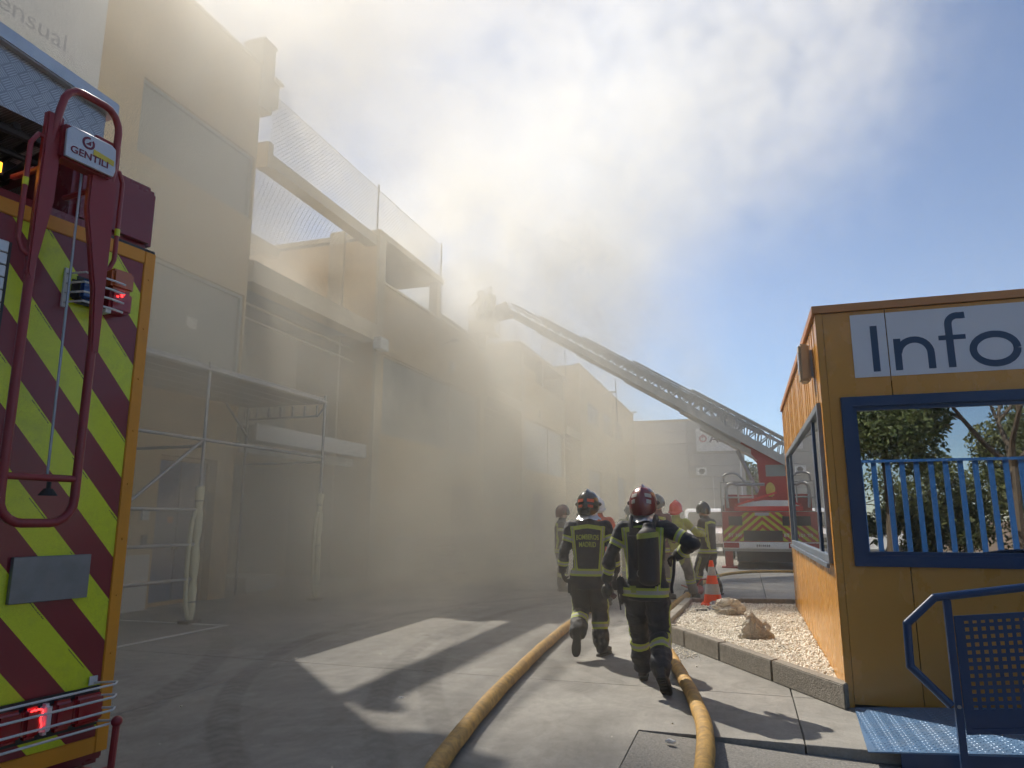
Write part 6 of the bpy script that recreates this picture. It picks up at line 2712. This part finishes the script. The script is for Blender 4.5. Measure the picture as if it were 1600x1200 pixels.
for sg in (-1, 1):
    mb = MB()
    pts = smoothpath([(sg * 0.10, -0.14, 1.42), (sg * 0.115, -0.08, 1.545), (sg * 0.12, 0.03, 1.575), (sg * 0.13, 0.15, 1.50), (sg * 0.15, 0.20, 1.30)], 5)
    mb.tube(pts, 0.022, 8, sx=1.6)
    mb.build("shoulder_strap", M_packcloth, t1, world=False, smooth=True)
mb = MB()
mb.tube(smoothpath([(-0.13, -0.19, 1.42), (-0.115, -0.225, 1.25), (-0.07, -0.24, 1.12), (-0.03, -0.25, 1.08)], 5), 0.011, 8)
mb.tube(smoothpath([(-0.03, -0.235, 1.37), (-0.03, -0.24, 1.2), (-0.02, -0.24, 1.05)], 4), 0.012, 8)
mb.tube(smoothpath([(0.28, 0.10, 1.22), (0.27, 0.02, 1.05), (0.25, -0.05, 0.93), (0.255, -0.06, 0.87)], 6), 0.014, 8)
mb.tube(smoothpath([(-0.24, -0.02, 1.02), (-0.26, -0.06, 0.9), (-0.245, -0.05, 0.76), (-0.24, -0.04, 0.70)], 6), 0.008, 6)
mb.build("air_hose", M_rubber, t1, world=False, smooth=True)
mb = MB()
mb.tube([(0.0 + 0.02 * math.cos(R(a)) - 0.03, -0.262, 1.06 + 0.03 * math.sin(R(a))) for a in range(0, 360, 30)], 0.004, 6, closed=True)
mb.build("karabiner", M_galv, t1, world=False)
mb = MB()
mb.obx((-0.235, -0.03, 0.93), (0.07, 0.06, 0.16))
mb.obx((-0.23, -0.03, 0.80), (0.03, 0.03, 0.12))
mb.build("belt_pouch", M_packcloth, t1, world=False, bevel=0.012)
mb = MB()
mb.obx((-0.10, -0.158, 0.93), (0.05, 0.006, 0.11))
mb.build("lime_tab", mat("dull_lime", (0.26, 0.30, 0.05), 0.6), t1, world=False)
bm_ = thing("breathing_mask", "black breathing mask carried in the left hand of the red helmeted walker", "mask", (-1.36, 7.24, 0.86))
mb = MB()
mb.ell((-1.35, 7.26, 0.86), (0.06, 0.055, 0.075), 14, 10)
mb.build("mask_body", M_black, bm_, smooth=True)
mb = MB()
mb.ell((-1.33, 7.20, 0.87), (0.045, 0.02, 0.055), 12, 8)
mb.build("mask_visor", mat("smoked_visor", (0.03, 0.03, 0.025), 0.08), bm_, smooth=True)
mb = MB()
mb.tube([(-1.30, 7.24, 0.83), (-1.27, 7.22, 0.81)], 0.028, 12)
mb.tube(smoothpath([(-1.38, 7.28, 0.93), (-1.31, 7.22, 0.95), (-1.30, 7.2, 0.88)], 4), 0.006, 6)
mb.build("mask_valve", mat("valve_maroon", (0.08, 0.02, 0.025), 0.4), bm_, smooth=True)

# --- walker with the black helmet, lettered back
J2 = dict(pelvis=(0.0, 0, 0.97), waist=(0.0, 0.01, 1.11), chest=(0.0, 0.02, 1.38), neck=(0.0, 0.03, 1.56), head=(0.0, 0.05, 1.68), look=(0.12, 1, 0),
          sh_l=(-0.205, 0.02, 1.47), el_l=(-0.285, -0.02, 1.20), wr_l=(-0.325, 0.05, 0.965), hd_l=(-0.32, 0.09, 0.86),
          sh_r=(0.205, 0.02, 1.47), el_r=(0.295, -0.05, 1.21), wr_r=(0.315, 0.06, 0.97), hd_r=(0.31, 0.10, 0.87),
          hip_l=(-0.10, 0, 0.91), kn_l=(-0.115, 0.06, 0.49), an_l=(-0.12, -0.26, 0.27), toe_l=(-0.05, -0.10, -1),
          hip_r=(0.10, 0, 0.91), kn_r=(0.105, 0.10, 0.50), an_r=(0.12, 0.06, 0.092), toe_r=(0.35, 1, 0))
t2, body2, V2 = person("firefighter in black helmet with orange stickers and lettering across the back, walking away", (-1.80, 8.55, 0), R(6), J2, group=FG, voxel=0.0105, seed=9.0, palm=((1, 0.1, 0), (-1, 0.1, 0)), jacket_len=0.76, band_z=0.95)
hp = Vector((0.0, 0.045, 1.735))
helmet(t2, hp, (0.12, 1, 0), M_hblack, [(10, 46, 66, 76, M_stor), (14, 40, 84, 92, M_stor)], s=1.05)
cape(t2, hp, (0.12, 1, 0))
project_text("BOMBEROS", 0.082, 0.0, 1.33, 0.265, body2, t2, M_lettergear, curve=0.5)
project_text("MADRID", 0.082, 0.0, 1.245, 0.20, body2, t2, M_lettergear, curve=0.5)
mb = MB()
mb.obx((-0.215, 0.0, 0.78), (0.07, 0.15, 0.20))
mb.build("thigh_pocket", mat("gear_pocket", NAVY, 0.75, bump=0.5), t2, world=False, bevel=0.025)
mb = MB()
mb.tube([(-0.13, 0.06, 1.55), (-0.135, 0.05, 1.63)], 0.008, 6)
mb.build("radio_aerial", M_black, t2, world=False)
cam_ = thing("thermal_camera", "black hand lamp held in the right hand of the lettered walker", "lamp", (-1.47, 8.68, 0.82))
mb = MB()
mb.obx((-1.50, 8.68, 0.80), (0.09, 0.11, 0.12))
mb.build("housing", M_black, cam_, bevel=0.015)
mb = MB()
mb.tube([(-1.44, 8.68, 0.80), (-1.42, 8.68, 0.80)], 0.05, 14)
mb.build("lamp_ring", mat("valve_maroon", (0.08, 0.02, 0.025), 0.4), cam_)

# --- the others
STAND = dict(pelvis=(0, 0, 0.96), waist=(0, 0, 1.10), chest=(0, 0.01, 1.37), neck=(0, 0.02, 1.55), head=(0, 0.04, 1.67), look=(0, 1, 0),
             sh_l=(-0.20, 0.0, 1.46), el_l=(-0.29, -0.04, 1.20), wr_l=(-0.28, 0.12, 1.00), hd_l=(-0.27, 0.18, 0.92),
             sh_r=(0.20, 0.0, 1.46), el_r=(0.29, -0.04, 1.20), wr_r=(0.28, 0.12, 1.00), hd_r=(0.27, 0.18, 0.92),
             hip_l=(-0.10, 0, 0.90), kn_l=(-0.13, 0.03, 0.50), an_l=(-0.15, 0, 0.092), toe_l=(-0.2, 1, 0),
             hip_r=(0.10, 0, 0.90), kn_r=(0.13, 0.03, 0.50), an_r=(0.15, 0, 0.092), toe_r=(0.2, 1, 0))


def pose(**k):
    d = dict(STAND)
    d.update(k)
    return d


# orange helmet, lime shoulders, grey trousers
J3 = pose(an_l=(-0.34, -0.12, 0.092), kn_l=(-0.22, 0.0, 0.49), an_r=(0.22, 0.25, 0.092), kn_r=(0.18, 0.16, 0.50), el_r=(0.40, 0.10, 1.25), wr_r=(0.46, 0.34, 1.22), hd_r=(0.48, 0.42, 1.20))
t3, b3_, V3 = person("firefighter in bright orange helmet, lime shouldered jacket and pale grey trousers", (-1.36, 15.1, 0), R(-12), J3, group=FG, voxel=0.018, jacket=LIME, trousers=GREYT, hands=False, seed=5, s=1.03)
helmet(t3, (0, 0.045, 1.78), (0.1, 1, 0), M_horange, None, visor=False, brim=True)
# dark helmet, in profile, facing left
J4 = pose(head=(0, 0.07, 1.66), look=(0, 1, -0.15), an_l=(-0.16, 0.20, 0.092), kn_l=(-0.13, 0.16, 0.5), el_l=(-0.26, 0.06, 1.2), wr_l=(-0.16, 0.28, 1.12), hd_l=(-0.12, 0.36, 1.12),
          el_r=(0.27, 0.04, 1.19), wr_r=(0.2, 0.26, 1.08), hd_r=(0.17, 0.34, 1.06), an_r=(0.15, -0.12, 0.092))
t4, b4_, V4 = person("firefighter in glossy black helmet seen from the side behind the traffic cone", (-0.80, 16.2, 0), R(62), J4, group=FG, voxel=0.018, hands=False, trousers=(0.05, 0.05, 0.045), jacket=(0.04, 0.04, 0.04), seed=6, s=1.03)
helmet(t4, (0, 0.075, 1.775), (0, 1, -0.15), M_hblack, None)
# grey helmet mostly hidden
t5, b5_, V5 = person("firefighter in grey helmet and maroon jacket half hidden behind the one with the air pack", (-1.72, 15.0, 0), R(-20), pose(), group=FG, voxel=0.022, jacket=(0.14, 0.05, 0.05), trousers=GREYT, hands=False, seed=7, s=1.10)
helmet(t5, (0, 0.045, 1.90), (0, 1, 0), M_hgrey, None, s=1.05)
# orange shirt, white helmet
t6, b6_, V6 = person("worker in orange shirt and white helmet behind the lettered firefighter", (-2.66, 13.6, 0), R(20), pose(), cat="worker", voxel=0.022, jacket=(0.62, 0.16, 0.08), trousers=(0.05, 0.06, 0.09), bands=False, hands=False, seed=8, s=1.05)
helmet(t6, (0, 0.045, 1.815), (0, 1, 0), M_hwhite, None, visor=False, brim=True)
# farther figures in the smoke
t7, b7_, V7 = person("firefighter in dark helmet standing in the smoke at the left of the group", (-4.0, 16.0, 0), R(-70), pose(el_l=(-0.33, 0.1, 1.25), wr_l=(-0.2, 0.3, 1.2), hd_l=(-0.15, 0.36, 1.2)), group=FG, voxel=0.022, jacket=(0.06, 0.055, 0.05), trousers=(0.06, 0.055, 0.05), hands=False, seed=10)
helmet(t7, (0, 0.045, 1.725), (0, 1, 0), mat("helmet_maroon", (0.12, 0.03, 0.03), 0.2, coat=0.7), None)
t8, b8_, V8 = person("firefighter with olive jacket deep between the two walkers", (-2.75, 18.2, 0), R(15), pose(), group=FG, voxel=0.025, jacket=(0.16, 0.18, 0.08), trousers=GREYT, hands=False, seed=11, s=1.04)
helmet(t8, (0, 0.045, 1.79), (0, 1, 0), M_hgrey, None)
t9, b9_, V9 = person("onlooker in pale blue overalls deep between the two walkers", (-2.25, 19.0, 0), R(-30), pose(), cat="worker", voxel=0.025, jacket=(0.30, 0.36, 0.42), trousers=(0.2, 0.25, 0.3), bands=False, hands=False, seed=12, s=1.02)
helmet(t9, (0, 0.045, 1.76), (0, 1, 0), M_hwhite, None, visor=False, brim=True)
# two in the basket
BG = "crew in the ladder basket"
for i, (x, y, rz, lab) in enumerate(((-9.62, 25.75, R(80), "firefighter at the window side of the ladder basket, leaning out"), (-9.12, 25.45, R(60), "bulkier firefighter at the ladder side of the basket"))):
    tt, bb, vv = person(lab, (x, y, 8.81), rz, pose(el_l=(-0.33, 0.12, 1.22), wr_l=(-0.25, 0.34, 1.15), hd_l=(-0.2, 0.4, 1.12), el_r=(0.33, 0.12, 1.22), wr_r=(0.25, 0.34, 1.15), hd_r=(0.2, 0.4, 1.12)),
                        group=BG, voxel=0.028, jacket=(0.07, 0.065, 0.055), trousers=(0.07, 0.065, 0.055), hands=False, seed=20 + i)
    helmet(tt, (0, 0.045, 1.725), (0, 1, 0), (M_hgrey, M_hwhite)[i], None)
    mb = MB()
    mb.tube([(0, -0.22, 1.05), (0, -0.22, 1.42)], 0.085, 12)
    mb.ell((0, -0.22, 1.42), (0.085, 0.085, 0.07), 12, 8)
    mb.build("air_cylinder", M_packcloth, tt, world=False, smooth=True)
# ------------------------------------------------------------------ hoses
M_hose = mat("hose_ochre", (0.46, 0.27, 0.065), 0.62, var=0.38, scale=16, bump=0.8, bscale=90, dirt=0.85, dirtcol=(0.20, 0.12, 0.045))


def hose(name, label, pts, r, flat=1.0, group="fire hoses on the yard"):
    p = smoothpath(pts, 14)
    q = []
    for i, v in enumerate(p):
        w = mnoise.noise((v.x * 1.7, v.y * 1.7, 3.3)) * 0.01
        q.append(Vector((v.x + w, v.y, v.z)))
    s = MB()
    s.tube(q, [r * (1 + 0.05 * mnoise.noise((v.x * 3, v.y * 3, 9))) for v in q], 16)
    o = s.build(name, M_hose, None, smooth=True, angle=80)
    return tag(o, label, "hose", group)


r_ = 0.062
hose("fire_hose", "thick ochre hose curving from the bottom edge to the left of both walkers",
     [(-1.72, 3.2, r_), (-1.80, 3.9, r_), (-1.90, 4.4, r_), (-2.06, 5.4, r_), (-2.23, 6.85, r_), (-2.39, 8.6, r_), (-2.48, 9.9, r_), (-2.62, 12.5, r_), (-2.95, 16.9, r_), (-3.5, 22.5, r_), (-3.6, 28, r_)], r_)
hose("fire_hose", "thick ochre hose bulging against the kerb corner of the gravel bed",
     [(-0.32, 3.2, r_), (-0.31, 4.1, r_), (-0.33, 4.85, r_), (-0.39, 5.85, r_), (-0.60, 7.1, r_), (-0.97, 8.9, r_), (-1.285, 10.05, r_), (-1.34, 10.9, r_), (-1.36, 11.9, r_), (-1.30, 13.4, r_), (-1.20, 15.2, 0.07), (-1.20, 16.6, 0.07)], r_)
hose("fire_hose", "thinner hose looping over the slabs behind the cone towards the ladder truck",
     [(-1.15, 16.0, 0.035), (-1.1, 18.0, 0.035), (-1.0, 19.9, 0.035), (-0.62, 21.9, 0.035), (0.2, 23.2, 0.035), (1.3, 23.6, 0.035), (2.6, 23.5, 0.035)], 0.04)
cpl = thing("hose_coupling", "red and steel hose coupling on the ground between the firefighters' boots", "coupling", (-1.15, 15.6, 0))
s = MB()
s.tube([(-1.2, 15.25, 0.09), (-1.12, 15.6, 0.1)], 0.085, 12)
s.build("coupling_body", M_galv, cpl, smooth=True)
s = MB()
s.tube([(-1.12, 15.55, 0.1), (-1.0, 15.9, 0.12)], 0.1, 12)
s.tube([(-1.05, 15.7, 0.2), (-0.95, 15.75, 0.34), (-0.75, 15.7, 0.36)], 0.02, 8)
s.tube([(-1.12, 15.6, 0.15), (-1.35, 15.7, 0.22)], 0.015, 6)
s.build("valve", M_ltred, cpl, smooth=True)

# ------------------------------------------------------------------ scaffold canopy over the entrance of the first unit
sc_ = thing("scaffold_canopy", "steel tube scaffold with a deck, padded leg and guard rails over the entrance", "scaffold", (-8.2, 10.5, 0))
M_pad = mat("foam_padding", (0.72, 0.69, 0.46), 0.85, var=0.1, scale=6, bump=0.4, dirt=0.2)
SX = -8.2
for (y, zt) in ((9.3, 4.1), (12.7, 4.1)):
    s = MB()
    s.tube([(SX, y, 0.04), (SX, y, zt)], 0.026, 10)
    s.build("standard", M_galv, sc_, smooth=True)
    s = MB()
    s.bx(SX - 0.1, SX + 0.1, y - 0.14, y + 0.14, 0, 0.045)
    s.build("base_board", mat("board_wood", (0.16, 0.12, 0.08), 0.8), sc_)
    s = MB()
    rp = random.Random(int(y))
    pts = [(SX + rp.uniform(-.006, .006), y + rp.uniform(-.006, .006), 0.05 + k * 0.145) for k in range(15)]
    rad = [0.062 + (0.010 if k % 4 else -0.012) + rp.uniform(-0.004, 0.004) for k in range(15)]
    s.tube(pts, rad, 12)
    s.build("foam_sleeve", M_pad, sc_, smooth=True, angle=60)
    s = MB()
    pts = [(SX, y - 0.10 - 0.05 * math.sin(math.pi * k / 9), 0.1 + k * 0.18) for k in range(10)]
    pts[0] = (SX, y - 0.05, 0.1)
    pts[-1] = (SX, y - 0.06, 1.72)
    s.tube(pts, 0.032, 8)
    s.build("foam_strip", M_pad, sc_, smooth=True)
    for z in (0.32, 1.05, 1.85):
        s = MB()
        s.tube([(SX, y, z - 0.008), (SX, y, z + 0.008)], 0.068, 12)
        s.build("tie", M_black, sc_)
for y in (6.0, 9.3, 12.7):
    s = MB()
    s.tube([(-10.1, y, 0.04), (-10.1, y, 4.1)], 0.026, 8)
    s.build("standard", M_galv, sc_, smooth=True)
s = MB()
s.tube([(SX, 6.0, 0.04), (SX, 6.0, 4.1)], 0.026, 8)
s.build("standard", M_galv, sc_, smooth=True)
for z in (0.66, 1.18, 1.71):
    s = MB()
    s.tube([(SX, 6.0, z), (SX, 9.3, z)], 0.026, 8)
    s.build("guard_rail", M_galv, sc_, smooth=True)
for z in (2.82,):
    s = MB()
    s.tube([(SX, 5.9, z), (SX, 12.75, z)], 0.026, 8)
    s.build("ledger", M_galv, sc_, smooth=True)
    s = MB()
    s.tube([(SX - 0.03, 12.7, z - 0.1), (-10.1, 12.7, z - 0.1)], 0.024, 8)
    s.tube([(SX - 0.03, 9.3, z - 0.1), (-10.1, 9.3, z - 0.1)], 0.024, 8)
    s.build("transom", M_galv, sc_, smooth=True)
s = MB()
s.tube([(SX, 7.6, 1.55), (SX, 9.32, 2.85)], 0.026, 8)
s.build("brace", M_galv, sc_, smooth=True)
s = MB()
s.tube([(-10.05, 12.68, 3.3), (-10.05, 11.9, 3.95)], 0.024, 8)
s.build("brace", M_galv, sc_, smooth=True)
for k, y in enumerate((6.0, 7.12, 8.24, 9.36, 10.48, 11.6)):
    for j in range(5):
        x = -10.15 + j * 0.39
        s = MB()
        s.bx(x, x + 0.375, y, y + 1.10, 3.94, 3.99)
        s.build("deck_board", mat("deck_alu", (0.33, 0.33, 0.32), 0.5, metal=0.4, var=0.15, dirt=0.3), sc_)
s = MB()
s.tube([(SX, 5.9, 3.97), (SX, 12.75, 3.97)], 0.027, 8)
s.tube([(SX, 12.73, 3.97), (-10.15, 12.73, 3.97)], 0.027, 8)
s.bx(SX - 0.02, SX + 0.0, 5.95, 12.7, 3.995, 4.05)
s.build("edge_tube", M_galv, sc_, smooth=True)
s = MB()
s.tube([(SX - 0.2, 12.80, 3.70), (-10.2, 12.80, 3.70)], 0.022, 8)
for k in range(7):
    x = SX - 0.25 - k * 0.3
    s.tube([(x, 12.80, 3.70), (x, 12.80, 3.93)], 0.02, 6)
s.tube([(SX - 0.02, 12.80, 3.93), (SX - 0.22, 12.80, 3.70)], 0.022, 6)
s.build("lattice_girder", M_galv, sc_)

# under the canopy: crates of material in the gloom
s = MB()
s.bx(-11.6, -10.4, 13.4, 14.6, 0.001, 0.32)
o = s.build("storage_box", M_white, None, bevel=0.02)
tag(o, "low pale box in the dark recess behind the far scaffold leg", "box")

# ------------------------------------------------------------------ stack of long metal sections in the smoke
pile = thing("panel_stack", "long stack of pale sheet metal sections in the smoke by the wall", "stack of panels", (-8.4, 22, 0))
M_sheet = mat("pale_sheet_metal", (0.48, 0.46, 0.42), 0.45, metal=0.25, var=0.15, scale=3, dirt=0.25)
rp = random.Random(3)
for k in range(11):
    for j in range(2):
        y0_ = 19.4 + rp.uniform(-0.3, 0.3) + j * 0.2
        x = -8.05 - j * 0.75 - (k % 2) * 0.05
        s = MB()
        z = 0.06 + k * 0.095
        s.bx(x - 0.65, x, y0_, y0_ + 7.6, z, z + 0.03)
        s.bx(x - 0.65, x - 0.62, y0_, y0_ + 7.6, z + 0.03, z + 0.08)
        s.bx(x - 0.03, x, y0_, y0_ + 7.6, z + 0.03, z + 0.08)
        s.build("metal_section", M_sheet, pile)
for y in (20.2, 22.5, 25):
    s = MB()
    s.bx(-9.6, -7.95, y, y + 0.12, 0, 0.06)
    s.build("bearer", M_bark, pile)
s = MB()
s.prism([(-9.75, 0), (-9.1, 0.0), (-9.02, 1.08), (-9.65, 1.1)], (0, 19.0, 0.0), X3, Z3, 0.06)
o = s.build("leaning_sheet", M_white, None)
tag(o, "upright white sheet leaning on the near end of the metal stack", "sheet")

# ------------------------------------------------------------------ smoke and haze


def smoke_material():
    m = bpy.data.materials.new("smoke_volume")
    m.use_nodes = True
    N, L = m.node_tree.nodes, m.node_tree.links
    N.clear()
    out = N.new("ShaderNodeOutputMaterial")
    vol = N.new("ShaderNodeVolumePrincipled")
    vol.inputs["Color"].default_value = (0.985, 0.93, 0.82, 1)
    vol.inputs["Anisotropy"].default_value = SMOKE_G
    L.new(vol.outputs[0], out.inputs["Volume"])
    geo = N.new("ShaderNodeNewGeometry")
    tc = N.new("ShaderNodeTexCoord")
    pos = tc.outputs["Object"]
    sp = N.new("ShaderNodeSeparateXYZ")
    L.new(pos, sp.inputs[0])
    x, y, z = sp.outputs

    def M_(op, a, b=None, c=None, clamp=False):
        n = N.new("ShaderNodeMath")
        n.operation = op
        n.use_clamp = clamp
        for i, v in enumerate((a, b, c)):
            if v is None:
                continue
            if isinstance(v, (int, float)):
                n.inputs[i].default_value = v
            else:
                L.new(v, n.inputs[i])
        return n.outputs[0]

    def ss(v, a, b, c=0.0, d=1.0):
        n = N.new("ShaderNodeMapRange")
        n.interpolation_type = 'SMOOTHSTEP'
        n.inputs[1].default_value, n.inputs[2].default_value = a, b
        n.inputs[3].default_value, n.inputs[4].default_value = c, d
        L.new(v, n.inputs[0])
        return n.outputs[0]
    # big billows that bend every boundary
    nb = N.new("ShaderNodeTexNoise")
    nb.inputs["Scale"].default_value = 0.16
    nb.inputs["Detail"].default_value = 2
    nb.inputs["Roughness"].default_value = 0.6
    nb.inputs["Distortion"].default_value = 0.6
    L.new(pos, nb.inputs["Vector"])
    wob = M_('MULTIPLY', M_('SUBTRACT', nb.outputs[0], 0.5), 9.0)
    xw = M_('ADD', x, wob)
    # curtain along the facades
    cur = M_('MULTIPLY', ss(xw, -1.8, -6.8), M_('MULTIPLY', ss(y, 3.5, 9.5), ss(y, 30, 13)))
    cur = M_('MULTIPLY', cur, ss(z, -0.5, 6.0, 0.45, 1.0))
    cur = M_('MULTIPLY', M_('MULTIPLY', cur, ss(z, 16.0, 9.0)), ss(x, -14.0, -11.0))
    # thick drift at ground level in front of the recess and second unit
    low = M_('MULTIPLY', ss(xw, -3.6, -7.5), M_('MULTIPLY', ss(y, 9.5, 14), ss(y, 34, 20)))
    low = M_('MULTIPLY', low, ss(z, 5.0, 0.5))
    # plume: rises from the burning storey and leans over the yard towards the camera
    lean = M_('ADD', -9.5, M_('MULTIPLY', M_('SUBTRACT', z, 8.0), 0.42))
    dx = M_('SUBTRACT', xw, lean)
    yc = M_('ADD', 25.0, M_('MULTIPLY', M_('SUBTRACT', z, 8.0), 0.45))
    dy = M_('SUBTRACT', y, yc)
    wid = M_('ADD', 3.2, M_('MULTIPLY', M_('MAXIMUM', M_('SUBTRACT', z, 8.0), 0.0), 0.50))
    d2 = M_('ADD', M_('POWER', M_('DIVIDE', dx, wid), 2.0), M_('POWER', M_('DIVIDE', dy, M_('MULTIPLY', wid, 1.5)), 2.0))
    plu = M_('MULTIPLY', M_('POWER', 2.718, M_('MULTIPLY', d2, -1.0)), ss(z, 7.0, 9.5))
    # dark core at the window
    core = M_('ADD', M_('POWER', M_('DIVIDE', M_('ADD', x, 11.2), 1.3), 2.0), M_('ADD', M_('POWER', M_('DIVIDE', M_('SUBTRACT', y, 23.5), 2.6), 2.0), M_('POWER', M_('DIVIDE', M_('SUBTRACT', z, 9.3), 1.3), 2.0)))
    core = M_('POWER', 2.718, M_('MULTIPLY', core, -1.0))
    dens = M_('ADD', M_('MULTIPLY', cur, SMOKE_CUR), M_('ADD', M_('MULTIPLY', low, SMOKE_LOW), M_('ADD', M_('MULTIPLY', plu, SMOKE_PLU), M_('MULTIPLY', core, 0.16))))
    nf = N.new("ShaderNodeTexNoise")
    nf.inputs["Scale"].default_value = 0.36
    nf.inputs["Detail"].default_value = 3.5
    nf.inputs["Roughness"].default_value = 0.55
    nf.inputs["Distortion"].default_value = 0.8
    L.new(pos, nf.inputs["Vector"])
    # smoke cut out of the sun's path so the open yard stays sunlit
    sunline = ss(M_('SUBTRACT', z, M_('MULTIPLY', M_('SUBTRACT', y, 11.0), 1.4)), 1.5, -3.5)
    wedge = ss(M_('ADD', x, M_('MULTIPLY', z, 0.647)), -2.6, -5.0)
    dens = M_('MULTIPLY', dens, M_('MAXIMUM', sunline, wedge))
    veil = M_('MULTIPLY', ss(xw, 0.5, -5.5), M_('MULTIPLY', ss(y, 1.5, 8.0), ss(y, 38, 14)))  # thin sunlit smoke added to brighten the view of the shaded facades
    veil = M_('MULTIPLY', M_('MULTIPLY', veil, ss(z, 20.0, 12.0)), ss(x, -15.0, -11.5))
    dens = M_('ADD', dens, M_('MULTIPLY', veil, SMOKE_VEIL))
    # smoke density cut so sun through the roof gap still lands on the yard
    gx, gy = M_('ADD', x, M_('MULTIPLY', z, 0.713)), M_('SUBTRACT', y, M_('MULTIPLY', z, 0.70))
    gap = M_('MULTIPLY', ss(gx, -6.8, -5.2), M_('MULTIPLY', ss(gy, 4.0, 6.0), ss(gy, 13.5, 11.5)))
    dens = M_('MULTIPLY', dens, M_('SUBTRACT', 1.0, M_('MULTIPLY', gap, 0.8)))
    dens = M_('MULTIPLY', dens, ss(nf.outputs[0], 0.36, 0.64, 0.12, 1.8))
    L.new(dens, vol.inputs["Density"])
    mc = N.new("ShaderNodeMix")
    mc.data_type = 'RGBA'
    mz = N.new("ShaderNodeMix")
    mz.data_type = 'RGBA'
    mz.inputs[6].default_value = (0.996, 0.925, 0.765, 1)  # warm tint in the low smoke colour stands in for warmer light
    mz.inputs[7].default_value = (0.992, 0.96, 0.885, 1)
    L.new(ss(z, 2.0, 9.0), mz.inputs[0])
    L.new(mz.outputs[2], mc.inputs[6])
    mc.inputs[7].default_value = (0.82, 0.815, 0.78, 1)  # plume colour darkened to hold down its sunlit brightness
    L.new(ss(M_('DIVIDE', M_('ADD', plu, core), M_('ADD', M_('ADD', plu, core), M_('ADD', cur, 0.05))), 0.1, 0.8), mc.inputs[0])
    L.new(mc.outputs[2], vol.inputs["Color"])
    try:
        m.cycles.volume_sampling = 'DISTANCE'
        m.cycles.volume_step_rate = 0.5
    except Exception as e:
        print("vol", e)
    return m


SMOKE_G, SMOKE_CUR, SMOKE_LOW, SMOKE_PLU, SMOKE_VEIL = 0.30, 0.14, 0.11, 0.045, 0.12
s = MB()
s.bx(-27, 12, 1.0, 60, -0.95, 36)
sm = s.build("smoke", smoke_material(), None)
tag(sm, "thick cream smoke pouring from the upper storey and drifting over the yard", kind="stuff")
mh = bpy.data.materials.new("haze_volume")
mh.use_nodes = True
mh.node_tree.nodes.clear()
ov = mh.node_tree.nodes.new("ShaderNodeOutputMaterial")
pv = mh.node_tree.nodes.new("ShaderNodeVolumePrincipled")
pv.inputs["Color"].default_value = (0.92, 0.90, 0.86, 1)
pv.inputs["Density"].default_value = 0.0017
pv.inputs["Anisotropy"].default_value = 0.4
mh.node_tree.links.new(pv.outputs[0], ov.inputs["Volume"])
s = MB()
s.bx(-75, 75, -36, 125, -1.1, 36.5)
hz = s.build("haze", mh, None)
tag(hz, "thin bright smoky haze filling the whole yard", kind="stuff")
